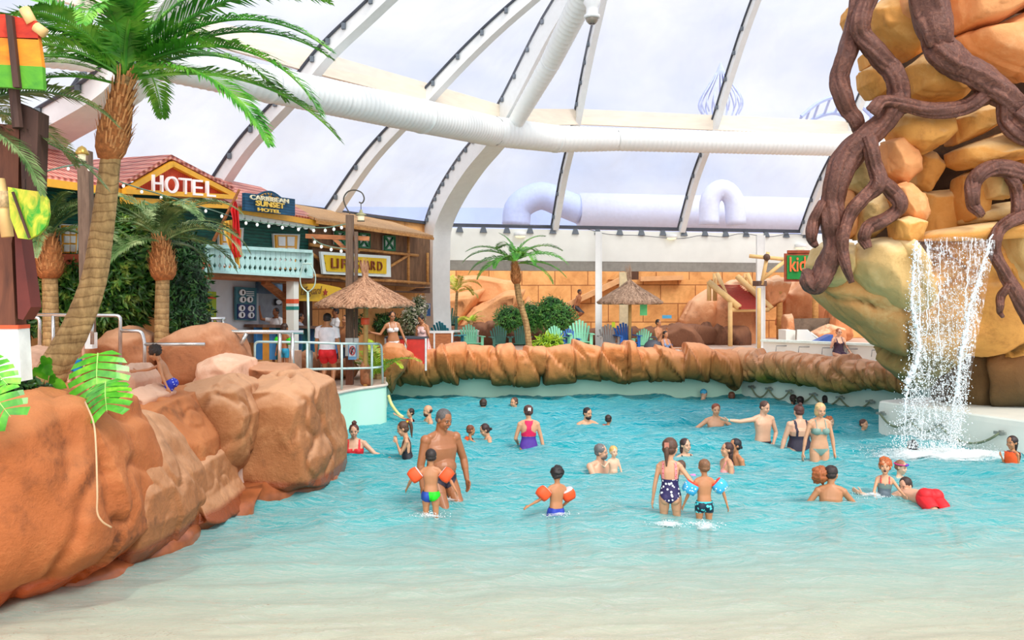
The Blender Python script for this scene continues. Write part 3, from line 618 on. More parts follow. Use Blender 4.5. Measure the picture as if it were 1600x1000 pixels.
wb('cliff_face',[(1425,372),(1560,350),(1900,345),(1900,520),(1600,540),(1520,560),(1450,545),(1425,470)],17.9,1.25,mo,4,facets=6,cells=8,sub=6)
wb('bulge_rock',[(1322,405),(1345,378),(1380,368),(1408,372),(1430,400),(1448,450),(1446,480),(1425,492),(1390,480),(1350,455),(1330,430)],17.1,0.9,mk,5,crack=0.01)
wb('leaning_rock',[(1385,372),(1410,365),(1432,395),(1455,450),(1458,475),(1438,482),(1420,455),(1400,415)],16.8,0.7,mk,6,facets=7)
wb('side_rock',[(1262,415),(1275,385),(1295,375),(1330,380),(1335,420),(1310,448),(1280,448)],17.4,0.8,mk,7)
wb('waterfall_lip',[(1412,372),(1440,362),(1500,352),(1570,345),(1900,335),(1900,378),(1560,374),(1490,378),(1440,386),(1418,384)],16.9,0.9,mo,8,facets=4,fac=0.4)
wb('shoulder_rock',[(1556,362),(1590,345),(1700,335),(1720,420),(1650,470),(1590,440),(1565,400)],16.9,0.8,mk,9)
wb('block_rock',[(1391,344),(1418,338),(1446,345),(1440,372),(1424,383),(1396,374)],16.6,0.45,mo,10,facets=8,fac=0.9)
ub=[(mo,[(1322,14),(1335,2),(1345,12),(1342,45),(1328,48),(1320,30)],18.2,.5),
 (mo,[(1355,20),(1385,-10),(1440,-20),(1450,40),(1440,82),(1420,96),(1385,72),(1362,50)],17.6,.8),
 (mpk,[(1395,-40),(1450,-40),(1445,20),(1420,60),(1398,30)],17.3,.6),
 (mo,[(1344,112),(1358,104),(1390,112),(1390,148),(1362,156),(1346,136)],17.9,.5),
 (mo,[(1346,86),(1366,88),(1378,105),(1350,108)],18.2,.4),
 (mo,[(1416,106),(1445,82),(1470,88),(1498,112),(1516,140),(1498,156),(1450,156),(1424,148)],17.2,.7),
 (mpk,[(1484,-40),(1700,-60),(1700,2),(1600,12),(1545,45),(1494,50)],17.4,.9),
 (mpk,[(1490,55),(1540,46),(1600,20),(1700,0),(1720,120),(1600,128),(1560,108),(1505,84)],17.5,1.0),
 (mo,[(1388,205),(1398,184),(1425,175),(1478,184),(1484,212),(1462,232),(1434,246),(1402,228)],17.2,.7),
 (mo,[(1486,188),(1520,172),(1556,160),(1565,190),(1540,208),(1490,228)],17.3,.7),
 (mo,[(1488,236),(1530,220),(1572,206),(1610,216),(1612,246),(1560,258),(1510,264),(1490,256)],17.1,.8),
 (mpk,[(1378,222),(1400,214),(1428,236),(1436,268),(1412,290),(1384,272)],17.2,.6),
 (mk,[(1320,262),(1335,250),(1358,264),(1366,296),(1348,306),(1326,290)],17.3,.6),
 (mpk,[(1385,292),(1412,284),(1440,302),(1450,335),(1440,352),(1410,345),(1388,325)],17.0,.6),
 (mpk,[(1308,305),(1328,296),(1338,330),(1332,370),(1312,378),(1304,345)],17.6,.5),
 (mk,[(1338,318),(1370,300),(1392,312),(1392,345),(1362,372),(1334,376)],17.4,.6),
 (mk,[(1534,268),(1575,262),(1588,290),(1570,312),(1542,312)],16.9,.5),
 (mo,[(1500,275),(1526,262),(1540,290),(1535,335),(1505,350),(1498,310)],17.4,.6),
 (mk,[(1500,335),(1560,318),(1640,310),(1640,350),(1500,352)],17.5,.7),
 (mo,[(1600,180),(1700,170),(1700,330),(1605,320),(1590,250)],17.9,.8),
 (mo,[(1425,240),(1455,235),(1470,262),(1450,300),(1430,290)],17.9,.5),
 (mdk,[(1440,240),(1520,240),(1530,300),(1440,310)],18.6,.3),
 (mo,[(1438,300),(1520,292),(1520,372),(1445,378)],18.0,.5)]
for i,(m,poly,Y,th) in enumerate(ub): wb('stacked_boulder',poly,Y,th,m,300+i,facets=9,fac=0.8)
boulder('stacked_rock',[(1255,418),(1262,430),(1275,440),(1280,420)],17.8,.3,mk,parent=WF,seed=6,sub=3)
# the tall backing reaching behind the frame keeps the stack standing from other views too
# ---- roots
m,nt,b=newmat('root_bark'); v=coords(nt,'World'); f=noise(nt,v,9,6,0.7,1.5); f2=noise(nt,v,2,3)
o_=mix(nt,f2,ramp(nt,f,[(0.3,hx((66,36,28))),(0.5,hx((122,74,58))),(0.7,hx((178,120,94)))]),hx((100,62,50)),'MIX')
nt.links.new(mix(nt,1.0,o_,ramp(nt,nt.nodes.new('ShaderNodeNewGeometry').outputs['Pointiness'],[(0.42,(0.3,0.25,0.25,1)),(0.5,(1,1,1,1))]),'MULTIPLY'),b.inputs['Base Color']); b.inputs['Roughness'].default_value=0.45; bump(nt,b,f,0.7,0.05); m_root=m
def root(pts,lab,Y0=16.7,parts=(),cat='root'):
    def mk_(pts,seed):
        q=spline(pts,9); c=[P(a[0],a[1],a[3] if len(a)>3 else Y0) for a in q]; rr=[a[2]/F*Y0 for a in q]
        for i,p in enumerate(c): p.x+=0.012*math.sin(i*0.5+seed); p.y+=0.04*math.sin(i*0.5+seed)
        ph=np.random.RandomState(seed).uniform(0,6,6)
        def fn(i,a): 
            tw=a+i*0.035
            return 1+0.085*math.sin(5*tw+ph[0]+0.5*math.sin(i*.3))+0.07*math.sin(9*tw+ph[1]+0.8*math.sin(i*.23))+0.05*math.sin(14*tw+ph[2])+0.035*math.sin(i*0.35+ph[3])
        mb=MB(); mb.tube(c,rr,40,True,fn); return mb
    if not parts:
        return tag(mk_(pts,len(lab)).build('twisted_root',m_root,None,True),lab,cat)
    t=thing('twisted_root',lab,cat,P(pts[-1][0],pts[-1][1],Y0)); mk_(pts,len(lab)).build('main_root',m_root,t,True)
    for i,p in enumerate(parts): mk_(p,i+3).build('side_root',m_root,t,True)
    return t
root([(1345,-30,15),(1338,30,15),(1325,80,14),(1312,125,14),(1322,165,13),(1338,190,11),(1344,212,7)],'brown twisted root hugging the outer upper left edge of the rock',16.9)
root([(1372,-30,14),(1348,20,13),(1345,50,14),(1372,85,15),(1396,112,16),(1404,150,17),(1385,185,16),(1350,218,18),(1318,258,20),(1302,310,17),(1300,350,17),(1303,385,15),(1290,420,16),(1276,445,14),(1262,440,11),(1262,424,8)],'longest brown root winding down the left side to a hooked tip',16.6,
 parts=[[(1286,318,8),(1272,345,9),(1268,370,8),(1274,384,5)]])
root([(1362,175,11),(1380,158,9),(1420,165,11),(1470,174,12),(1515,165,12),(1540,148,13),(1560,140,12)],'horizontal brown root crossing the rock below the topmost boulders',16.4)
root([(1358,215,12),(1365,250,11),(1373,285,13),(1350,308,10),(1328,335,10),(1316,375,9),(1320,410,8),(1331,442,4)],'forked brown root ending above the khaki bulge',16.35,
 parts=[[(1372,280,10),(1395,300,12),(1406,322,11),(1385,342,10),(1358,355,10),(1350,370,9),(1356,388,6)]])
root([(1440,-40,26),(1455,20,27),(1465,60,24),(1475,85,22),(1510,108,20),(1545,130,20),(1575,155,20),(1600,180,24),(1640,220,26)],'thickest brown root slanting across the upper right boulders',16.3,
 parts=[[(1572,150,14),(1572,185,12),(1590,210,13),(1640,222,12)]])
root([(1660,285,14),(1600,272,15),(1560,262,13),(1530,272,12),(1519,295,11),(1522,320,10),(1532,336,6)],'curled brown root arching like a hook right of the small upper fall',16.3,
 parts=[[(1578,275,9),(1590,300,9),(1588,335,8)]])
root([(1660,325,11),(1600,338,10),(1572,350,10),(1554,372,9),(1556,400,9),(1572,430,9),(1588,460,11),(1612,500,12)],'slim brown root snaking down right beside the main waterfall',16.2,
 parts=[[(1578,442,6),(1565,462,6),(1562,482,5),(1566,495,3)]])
# ---- white ledge below the fall
mwl=rockmat('x','',0,0) if 0 else plain('ledge_white',(236,240,230),0.4,var=0.04,scale=2)
q0=V(7.62,18.8,0); q1=V(9.06,15.86,0); q2=q1+(q1-q0)*1.6; d=(q1-q0).normalized(); nn=V(-d.y,d.x,0)
if nn.y<0: nn=-nn
ol=[q0+d*0.25,q0+d*0.08+nn*0.02,q0+nn*0.1-d*0.0,q0+nn*0.3-d*0.02]+[q0+nn*3.2,q2+nn*3.2,q2]
mb=MB(); rows=[]
for z,ins in ((-1.4,0),(0.5,0),(0.59,0.03),(0.62,0.1)):
    cx=sum((p.x for p in ol))/len(ol); cy=sum((p.y for p in ol))/len(ol); rows.append([V(p.x+(cx-p.x)*ins*0.25,p.y+(cy-p.y)*ins*0.25,z) for p in ol])
n=len(ol); vs=[p for r in rows for p in r]; mb.add(vs,[(l*n+i,l*n+(i+1)%n,(l+1)*n+(i+1)%n,(l+1)*n+i) for l in range(3) for i in range(n)]+[tuple(3*n+i for i in range(n))])
o=mb.build('trim_6',mwl,None,False); tag(o,kind='structure')
# ================================================================= hotel and shack along the left
HP=Plane(-5.12,23.5,0.335,0.942); HN=HP.n
def ppoly(px,off): return [HP.at(a,b,off) for a,b in px]
def slab(px,off,th,nm,m,parent): mb=MB(); mb.prism(ppoly(px,off),-HN*th); return mb.build(nm,m,parent)
def hbar(a,b,w,h,off,nm,m,parent,mb=None):
    own=mb is None; mb=mb or MB(); mb.bar(HP.at(a[0],a[1],off),HP.at(b[0],b[1],off),w,h); return mb.build(nm,m,parent) if own else None
m_green=wood('green_boards',(24,112,98),(12,74,66),3,(1,1,6),4.0,2); m_yel=plain('yellow_trim',(244,178,52),0.5,var=0.08); m_red=wood('red_boards',(226,84,44),(186,52,26),3,(1,1,1),6,1)
m_trimw=plain('trim_white',(226,240,238),0.5,var=0.04); m_aqua=plain('aqua_rail',(186,226,222),0.5,var=0.07,scale=10)
m_brown=wood('brown_planks',(150,112,80),(104,74,50),4,(2,2,0.5),5.5,1); m_tan=wood('tan_roof',(222,178,124),(182,136,88),4,(1,6,1),5,1); m_bam=wood('bamboo_pole',(222,166,96),(178,118,58),5,(1,1,3))
m_dkw=wood('dark_post',(112,84,68),(70,50,40),4,(4,4,0.6)); m_orw=wood('orange_beam',(200,130,80),(150,90,54),4,(1,1,6)); m_booth=plain('booth_grey',(196,200,206),0.7,var=0.04)
m,nt,b=newmat('pink_tiles'); v=coords(nt,'World',(1,1,1)); w_=N(nt,'ShaderNodeTexWave'); w_.bands_direction='Z'; w_.inputs['Scale'].default_value=3.2; w_.inputs['Distortion'].default_value=1.5; nt.links.new(v,w_.inputs['Vector'])
w2=N(nt,'ShaderNodeTexWave'); w2.bands_direction='Y'; w2.inputs['Scale'].default_value=2.6; nt.links.new(v,w2.inputs['Vector'])
o_=mix(nt,0.5,w_.outputs['Fac'],w2.outputs['Fac']); nt.links.new(ramp(nt,o_,[(0.1,hx((150,74,66))),(0.45,hx((206,116,100))),(0.8,hx((236,168,148)))]),b.inputs['Base Color']); bump(nt,b,o_,0.8,0.06); m_tiles=m
hotel=thing('hotel_building','green boarded hotel front with balcony, red gable and pink tiled roof on the left','building',HP.at(330,470,0)*1.0)
hotel.location.z=DK
slab([(-60,250),(330,318),(487,348),(487,436),(330,428),(-60,418)],0,0.15,'upper_wall',m_green,hotel)
slab([(20,395),(160,398),(250,400),(330,402),(330,432),(20,432)],0.25,0.12,'lower_band',plain('terracotta_roof',(214,104,76),0.6,var=0.12,scale=8),hotel)
# roof planes: eave in front, ridge behind
def roof(eave,ridge,nm,m,parent,off0=0.55,off1=-1.1,zr=0.85,th=0.08):
    e=[HP.at(a,b,off0) for a,b in eave]; r=[]
    for p in e: r.append(p-HN*(off0-off1)+V(0,0,zr))
    mb=MB(); n=len(e)
    for i in range(n-1): mb.hexa([e[i],e[i+1],r[i+1],r[i]],[q+V(0,0,th) for q in (e[i],e[i+1],r[i+1],r[i])])
    return mb.build(nm,m,parent)
roof([(362,324),(495,346)],None,'tiled_roof',m_tiles,hotel)
roof([(-80,262),(60,280),(205,300)],None,'tiled_roof',m_tiles,hotel)
mb=MB(); mb.bar(HP.at(362,327,0.6),HP.at(496,349,0.6),0.08,0.13); mb.build('eave_board',m_yel,hotel)
mb=MB(); mb.bar(HP.at(-60,268,0.6),HP.at(205,303,0.6),0.08,0.13); mb.build('eave_board',m_yel,hotel)
e0=HP.at(370,334,0.55); e1=HP.at(493,352,0.55); ed=(e1-e0)
ns=11
for i in range(ns):
    c=e0.lerp(e1,(i+0.5)/ns); L=ed.length/ns*0.5; u=ed.normalized(); pts=[c+u*(-L)+V(0,0,0.09)]+[c+u*(-L*math.cos(math.pi*k/10))-V(0,0,L*0.95*math.sin(math.pi*k/10)) for k in range(11)]+[c+u*L+V(0,0,0.09)]
    MB().prism(pts,-HN*0.03).build('scallop',m_trimw,hotel)
# gable with HOTEL
gab=[(196,298),(268,256),(366,306)]
A,B_,C_=[HP.at(a,b,0.75) for a,b in gab]
slab([(206,297),(268,262),(352,303)],0.70,0.06,'gable_panel',m_red,hotel)
g=MB(); g.bar(A,B_,0.1,0.10); g.build('barge_board',m_yel,hotel); g=MB(); g.bar(B_,C_,0.1,0.10); g.build('barge_board',m_yel,hotel); g=MB(); g.bar(HP.at(194,299,0.78),HP.at(368,308,0.78),0.1,0.09); g.build('gable_beam',m_yel,hotel); g=MB(); g.bar(HP.at(190,313,0.7),HP.at(362,322,0.7),0.08,0.12); g.build('gable_beam',m_yel,hotel)
for a_,c_ in ((A,B_),(B_,C_)):
    mb=MB(); n=(c_-a_); up=V(0,0,0.10); mb.hexa([a_+up,c_+up,c_+up-HN*1.9,a_+up-HN*1.9],[q+V(0,0,.08) for q in (a_+up,c_+up,c_+up-HN*1.9,a_+up-HN*1.9)]); mb.build('gable_roof',m_tiles,hotel)
m_lw=plain('lettering_white',(255,240,236),0.4,var=0.02,emit=0.15)
for ch,x0,x1,y in zip('HOTEL',(238,258,280,300,322),(254,278,298,316,336),(299,301,303,305,307)):
    text(ch,HP.at(x0,y,0.82),HP.at(x1,y+1,0.82),(0,0,1),0.33,m_lw,hotel,'letter',0.05,bold=0.0)
def window(cx,top,bot,w,hotel):
    for nm,s,o,m in (('window_frame',1.0,0.06,m_trimw),('window_panel',0.82,0.10,m_yel)):
        slab([(cx-w*s,top+ (2 if s<1 else 0)),(cx+w*s,top+1+(2 if s<1 else 0)),(cx+w*s*0.82,bot+1),(cx-w*s*0.82,bot)],o,0.05,nm,m,hotel)
    for i in (-1,1):
        for j in range(3):
            y0=top+4+(bot-top-4)*j/3; y1=y0+(bot-top-4)/3-1.6; q=w*0.66
            slab([(cx+i*q*0.52-q*0.40,y0+.6),(cx+i*q*0.52+q*0.40,y0+1),(cx+i*q*0.50+q*0.36,y1),(cx+i*q*0.50-q*0.36,y1-.4)],0.13,0.03,'window_pane',m_pane,hotel)
m_pane=plain('pane_pale',(232,238,236),0.2,var=0.03)
window(361,355,418,20,hotel); window(448,365,420,21,hotel); window(110,350,395,14,hotel)
# balcony
OB=1.15
slab([(318,425),(491,435),(491,441),(318,432)],OB,0.07,'balcony_fascia',m_orw,hotel)
mb=MB(); q=ppoly([(318,432),(491,441)],OB); q2=[p-HN*1.3 for p in q]; mb.hexa([q[0],q[1],q2[1],q2[0]],[p+V(0,0,0.08) for p in (q[0],q[1],q2[1],q2[0])]); mb.build('balcony_floor',m_orw,hotel)
hbar((318,384),(486,393),0.09,0.07,OB+0.02,'handrail',m_aqua,hotel); hbar((318,423),(486,433),0.06,0.06,OB+0.02,'bottom_rail',m_aqua,hotel)
nb=21
for i in range(nb):
    t0=(i+0.5)/nb; x=320+166*t0; yt=385+9*t0; yb=423.5+9.5*t0; w_=166/nb*0.5*0.93
    pr=[(-1,0),(1,0),(1,.28),(.45,.36),(.55,.40),(.95,.47),(1,.62),(.35,.74),(.35,.78),(.9,.86),(1,1),(-1,1),(-.9,.86),(-.35,.78),(-.35,.74),(-1,.62),(-.95,.47),(-.55,.40),(-.45,.36),(-1,.28)]
    MB().prism([HP.at(x+a*w_,yt+(yb-yt)*b_,OB) for a,b_ in pr],-HN*0.03).build('baluster',m_aqua,hotel)
mb=MB(); mb.bar(HP.at(486,395,OB),HP.at(486,434,OB),0.09,0.09); mb.build('newel_post',m_aqua,hotel)
# hotel sign on the roof
sg=thing('hotel_sign','blue wooden sign with yellow lettering and a rising sun on the tiled roof','sign',HP.at(422,337,0.9))
m_blue=wood('blue_boards',(36,98,134),(22,68,98),3,(1,1,4),5,2)
slab([(383,301),(461,311),(461,337),(383,329)],0.9,0.08,'sign_board',m_blue,sg)
arc_=[(403+38*k/12.0-0,305-9*math.sin(math.pi*k/12)+k*0.35) for k in range(13)]
slab([(403,306)]+arc_+[(441,311)],0.88,0.06,'sun_board',m_blue,sg)
arc2=[(407+30*k/12.0,306-6.5*math.sin(math.pi*k/12)+k*0.35) for k in range(13)]
slab(arc2,0.93,0.04,'sun_disc',m_yel,sg)
for k in range(7):
    a=math.pi*(k+1)/8; c_=(422,308.5); MB().bar(HP.at(c_[0]-6*math.cos(a),c_[1]-2.5*math.sin(a),0.95),HP.at(c_[0]-14*math.cos(a),c_[1]-6.8*math.sin(a),0.95),0.02,0.025).build('sun_ray',m_blue,sg)
m_cr=plain('lettering_cream',(250,240,200),0.5,var=0.02); m_ly=plain('lettering_yellow',(246,206,90),0.5,var=0.02)
text('CARIBBEAN',HP.at(391,311,0.97),HP.at(451,318,0.97),(0,0,1),0.10,m_cr,sg,'lettering_top',0.03,bold=0.012)
text('SUNSET',HP.at(400,321,0.97),HP.at(444,326,0.97),(0,0,1),0.115,m_ly,sg,'lettering_middle',0.03,bold=0.02)
text('HOTEL',HP.at(403,329.5,0.97),HP.at(438,333.5,0.97),(0,0,1),0.075,m_ly,sg,'lettering_bottom',0.03,bold=0.012)
# flag
fl=thing('beach_flag','red and yellow flag hanging from a slanted pole on the balcony','flag',HP.at(335,378,1.5))
mb=MB(); mb.tube([HP.at(334,376,1.2),HP.at(374,296,1.9)],[0.035,0.025],8); mb.build('flag_pole',m_orw,fl)
def cloth(ppts,off,m,nm):
    """ppts rows of (left px, right px)"""
    vs=[];n=8
    for i,(a_,b_) in enumerate(ppts):
        for j in range(n+1):
            t0=j/n; vs.append(HP.at(a_[0]+(b_[0]-a_[0])*t0,a_[1]+(b_[1]-a_[1])*t0,off+0.05*math.sin(j*1.9+i*.5)))
    fs=[(i*(n+1)+j,i*(n+1)+j+1,(i+1)*(n+1)+j+1,(i+1)*(n+1)+j) for i in range(len(ppts)-1) for j in range(n)]
    mesh(nm,vs,fs,m,fl,True)
cloth([((366,315),(369,314)),((360,328),(373,330)),((364,345),(374,348)),((362,370),(376,372)),((362,392),(378,395)),((366,403),(378,401))],1.75,plain('flag_red',(222,34,36),0.7,var=0.12),'red_half')
cloth([((348,346),(364,343)),((350,362),(366,362)),((355,380),(370,382)),((364,398),(374,402)),((368,410),(375,417))],1.70,plain('flag_yellow',(246,196,84),0.7,var=0.1),'yellow_half')
# ---- ground floor booth
bo=thing('lifeguard_booth','open-fronted ground floor booth with grey walls under the balcony','booth',HP.at(400,530,0)*1.0); bo.location.z=DK
slab([(316,432),(404,440),(404,536),(316,530)],0.0,0.12,'side_wall',m_booth,bo)  # grey side wall of the booth
slab([(400,440),(452,443),(452,520),(400,520)],-1.0,0.1,'back_wall',plain('booth_inner',(150,158,168),0.8),bo)
slab([(322,455),(338,456),(338,520),(322,520)],0.05,0.04,'side_door',plain('lime_green',(150,176,40),0.6),bo)
slab([(322,463),(338,464),(338,467),(322,466)],0.08,0.04,'door_stripe',plain('stripe_red',(200,60,50),0.6),bo)
m_cnt=[plain('c_blue',(38,104,160),0.6),plain('c_teal',(24,120,122),0.6),plain('c_sky',(70,140,196),0.6),plain('c_org',(206,140,50),0.6)]
for i in range(9):
    x=400+i*10.5; slab([(x,511+i*.3),(x+10.2,511.3+i*.3),(x+10.2,562),(x,562)],0.35,0.06,'counter_board',m_cnt[(i*3)%4 if i%4 else 0],bo)
for i in range(8):
    x=462+i*9.5; slab([(x,514),(x+9.2,514.3),(x+9.2,560),(x,560)],0.35,0.06,'counter_board',m_cnt[i%2],bo)
mb=MB(); mb.bar(HP.at(396,509,0.3),HP.at(540,513,0.3),0.5,0.07); mb.build('counter_top',m_dkw,bo)
slab([(404,441),(452,446),(452,461),(404,458)],0.1,0.08,'header_board',plain('header_blue',(92,122,150),0.7),bo)
mb=MB(); mb.bar(HP.at(448,443,0.5),HP.at(448,590,0.5),0.16,0.16); mb.build('wood_post',m_orw,bo)
mb=MB(); mb.bar(HP.at(447,468,0.5),HP.at(412,440,0.5),0.12,0.14); mb.build('wood_brace',m_orw,bo)
slab([(512,512),(540,513),(540,560),(512,560)],-0.3,0.1,'counter_end',m_dkw,bo)
slab([(553,470),(567,470),(567,560),(553,560)],-1.2,0.3,'dark_post',m_dkw,bo) if 0 else slab([(474,470),(488,470),(488,516),(474,516)],-0.9,0.2,'inner_post',m_dkw,bo)
# info board
ib=thing('rules_board','blue pool rules board with round white pictograms on the booth wall','sign',HP.at(385,500,0.1))
slab([(369,448),(401,450),(401,501),(369,500)],0.12,0.05,'board',plain('board_teal',(66,120,134),0.6),ib)
slab([(372,475),(399,476),(399,499),(372,498)],0.15,0.03,'lower_panel',plain('board_navy',(30,58,110),0.5),ib)
m_pic=plain('picto_white',(236,240,244),0.5,var=0.02); m_pb=plain('picto_black',(40,40,48),0.5)
for cx_,cy_ in ((379.5,457),(380,468),(391,468),(378.5,481.5),(393,482),(378.5,492),(393,492.5)):
    c_=HP.at(cx_,cy_,0.17); pr=[]
    ux=V(HP.u,HP.v,0)
    pr=[c_+ux*0.07*math.cos(2*math.pi*k/18)*1.6+V(0,0,0.07*math.sin(2*math.pi*k/18)) for k in range(18)]
    MB().prism(pr,-HN*0.02).build('pictogram',m_pic,ib); MB().bar(c_+HN*0.01-V(0,0,.04),c_+HN*0.01+V(0,0,.04),0.03,0.03).build('pictogram_figure',m_pb,ib)
for y in (456,459,462): MB().bar(HP.at(385,y-.4,0.15),HP.at(397,y,0.15),0.01,0.018).build('text_line',m_pic,ib)
# booth clock
ck=thing('wall_clock','small dark square clock on the back wall of the booth','clock',HP.at(437,482,-0.95))
slab([(432,467),(440,467.5),(440,477),(432,477)],-0.9,0.05,'case',m_pb,ck); c_=HP.at(436,472,-0.88)
MB().prism([c_+V(HP.u,HP.v,0)*0.07*1.7*math.cos(2*math.pi*k/16)+V(0,0,0.06*math.sin(2*math.pi*k/16)) for k in range(16)],-HN*0.01).build('dial',m_pic,ck)
# white column with stripes
def px_col(x0,x1,y0,y1,off,nm,m,parent,th=0.3): return slab([(x0,y0),(x1,y0),(x1,y1),(x0,y1)],off,th,nm,m,parent)
wc=thing('white_column','square white column with orange and teal bands under the balcony corner','column',HP.at(457,590,OB)); wc.location.z=DK
b0=HP.at(457,560,OB-0.15); b0.z=DK; zt=HP.at(457,438,OB-0.15).z
def cbox(z0,z1,w,nm,m): MB().box((b0.x,b0.y,(z0+z1)/2),(w,w,z1-z0),math.atan2(HP.v,HP.u)).build(nm,m,wc)
cbox(DK,zt,0.2,'shaft',m_white); za=HP.at(457,472,OB-.15).z; cbox(za-0.03,za+0.07,0.21,'orange_band',plain('band_orange',(226,92,50),0.6)); za=HP.at(457,482,OB-.15).z; cbox(za-0.03,za+0.05,0.21,'teal_band',plain('band_teal',(40,140,130),0.6))
cbox(DK,DK+0.75,0.30,'plinth',plain('plinth_pink',(226,186,160),0.7))
# yellow lifeguard board (script)
lb_=thing('lifeguard_board','long yellow board with handwritten lettering hanging beneath the shack','sign',HP.at(500,470,0.9))
slab([(463,444),(500,443),(530,449),(545,457),(536,466),(505,471),(463,470)],0.9,0.06,'board',plain('board_yellow',(214,170,28),0.5,var=0.06),lb_)
text('Lifeguard',HP.at(470,461,0.97),HP.at(503,459,0.97),(0,0,1),0.2,plain('script_brown',(110,76,20),0.6),lb_,'lettering',0.015,shear=0.4)
c_=HP.at(509,457,0.98); ux=V(HP.u,HP.v,0); st=[c_+(ux*1.3*math.cos(a)+V(0,0,math.sin(a)))*(0.09 if k%2==0 else 0.04) for k in range(10) for a in [math.pi/2+math.pi*k/5]]
MB().prism(st,-HN*0.02).build('red_star',plain('star_red',(150,40,20),0.6),lb_)
# ---- shack
sh=thing('plank_shack','brown plank upper storey shack with bamboo poles and tan plank roof','building',HP.at(580,470,0)*1.0); sh.location.z=DK
slab([(487,345),(672,374),(672,448),(655,449),(487,437)],0.1,0.12,'plank_wall',m_brown,sh)
roof([(495,345),(677,371)],None,'plank_roof',m_tan,sh,0.75,-0.9,0.55,0.06)
mb=MB(); mb.bar(HP.at(495,347,0.78),HP.at(677,373,0.78),0.05,0.08); mb.build('eave_pole',m_bam,sh)
for a_,c_ in (((484,382),(560,393)),((485,430),(670,443)),((560,390),(653,399)),((638,368),(638,444)),((668,395),(668,444)),((610,416),(636,400)),((486,395),(502,408)),((520,430),(545,438))):
    mb=MB(); mb.tube([HP.at(a_[0],a_[1],0.2),HP.at(c_[0],c_[1],0.2)],0.045,8); mb.build('bamboo_pole',m_bam,sh,True)
slab([(480,448),(658,456),(672,450),(672,458),(480,452)],0.05,0.5,'underside_beam',m_dkw,sh)
m_wg=plain('shutter_green',(22,112,70),0.6)
for cx_,t0,b_ in ((532,361,382),(569.5,364,387),(609,368,391)):
    slab([(cx_-9,t0),(cx_+9,t0+1.5),(cx_+9,b_+1.2),(cx_-9,b_)],0.16,0.05,'window_pane',m_pane,sh)
    for q in (((cx_-8,t0+.8),(cx_+8,t0+2)),((cx_-8,b_-1),(cx_+8,b_)),((cx_-8,t0),(cx_-8,b_)),((cx_+8,t0+1),(cx_+8,b_+1)),((cx_-7,t0+2),(cx_+7,b_-1)),((cx_+7,t0+2),(cx_-7,b_-1))): hbar(q[0],q[1],0.05,0.05,0.2,'window_bar',m_wg,sh)
# LIFEGUARD sign
ls=thing('lifeguard_sign','yellow LIFEGUARD sign in a white frame on the plank shack','sign',HP.at(556,432,0.4))
slab([(501,393),(610,400),(611,433),(505,428)],0.40,0.06,'frame',m_trimw,ls)
slab([(507,398),(604,404),(604,428),(511,424)],0.43,0.05,'panel',wood('sign_yellow',(244,206,34),(226,184,20),3,(1,1,1),6,1),ls)
m_lb=plain('lettering_brown',(128,58,22),0.6); xs=[518,527,534,541,553,563,571,580,590]; 
for ch,x in zip('LIFEGUARD',xs):
    yb=418.5+(x-518)*0.055; w_=2.0 if ch=='I' else 7.2; text(ch,HP.at(x,yb,0.46),HP.at(x+w_,yb+.4,0.46),(0,0,1),0.27,m_lb,ls,'letter',0.03)
# ---- lamp post and lantern
lp=thing('lamp_post','tall square wooden lamp post beside the big thatched parasol','post',PZ(551,601,DK)); base=PZ(551,601,DK); Yp=base.y
def at(px,py,dy=0): return P(px,py,Yp+dy)
m_post=wood('grey_brown_post',(128,104,86),(88,68,54),5,(5,5,0.5)); m_wht=plain('post_white',(232,236,234),0.6)
def vbox(px0,px1,pt,pb,nm,m,parent,d=0.16,dy=0.0):
    t0=at((px0+px1)/2,pt,dy); b_=at((px0+px1)/2,pb,dy); MB().box(((t0+b_)/2),((px1-px0)/F*Yp,d,t0.z-b_.z)).build(nm,m,parent)
vbox(541,552,336,528,'shaft',m_post,lp); vbox(540.5,552.5,528,556,'white_collar',m_wht,lp,0.17); vbox(541,552,556,601,'foot',wood('mahogany',(120,70,44),(84,46,28),4,(4,4,.6)),lp)
vbox(554,559,362,528,'cable_tray',m_post,lp,0.08,-.05); vbox(554,560,528,560,'tray_collar',m_wht,lp,0.1,-.05)
mb=MB(); mb.bar(at(478,369,.1),at(577,373,.1),0.10,0.10); mb.build('cross_beam',m_orw,lp)
mb=MB(); mb.bar(at(520,371,.1),at(543,392,.1),0.08,0.08); mb.build('brace',m_orw,lp)
m_iron=plain('iron_dark',(92,88,80),0.5,metal=0.6)
mb=MB(); mb.tube([at(q[0],q[1]) for q in spline([(547,334),(540,322),(537,310),(543,300),(554,297),(565,301),(569,310),(566,317),(561,316)],5)],0.017,6); mb.build('curled_bracket',m_iron,lp,True)
mb=MB(); mb.tube([at(553,334),at(565,333),at(571,336)],0.014,6); mb.build('lower_hook',m_iron,lp,True)
ln=thing('lantern','small hanging lantern with domed cap on the lamp post bracket','lantern',at(564,346))
c_=at(564,346); s_=Yp/F
MB().lathe([(0.0,19*s_),(2*s_,18*s_),(3*s_,14*s_),(8*s_,11*s_),(9*s_,9.5*s_),(0,9.5*s_)],c_,16).build('cap',plain('lantern_green',(160,158,120),0.5,metal=0.3),ln,True)
MB().lathe([(5.5*s_,9*s_),(5.0*s_,1*s_)],c_,16).build('glass',plain('lantern_glass',(250,236,196),0.2,emit=0.4),ln,True)
MB().lathe([(0,0),(6*s_,0),(6*s_,1.2*s_),(0,1.2*s_)],c_,16).build('base',m_iron,ln)
mb=MB(); mb.tube([c_+V(0,0,18*s_),c_+V(0,0,30*s_)],0.01,5); mb.build('hanger',m_iron,ln)
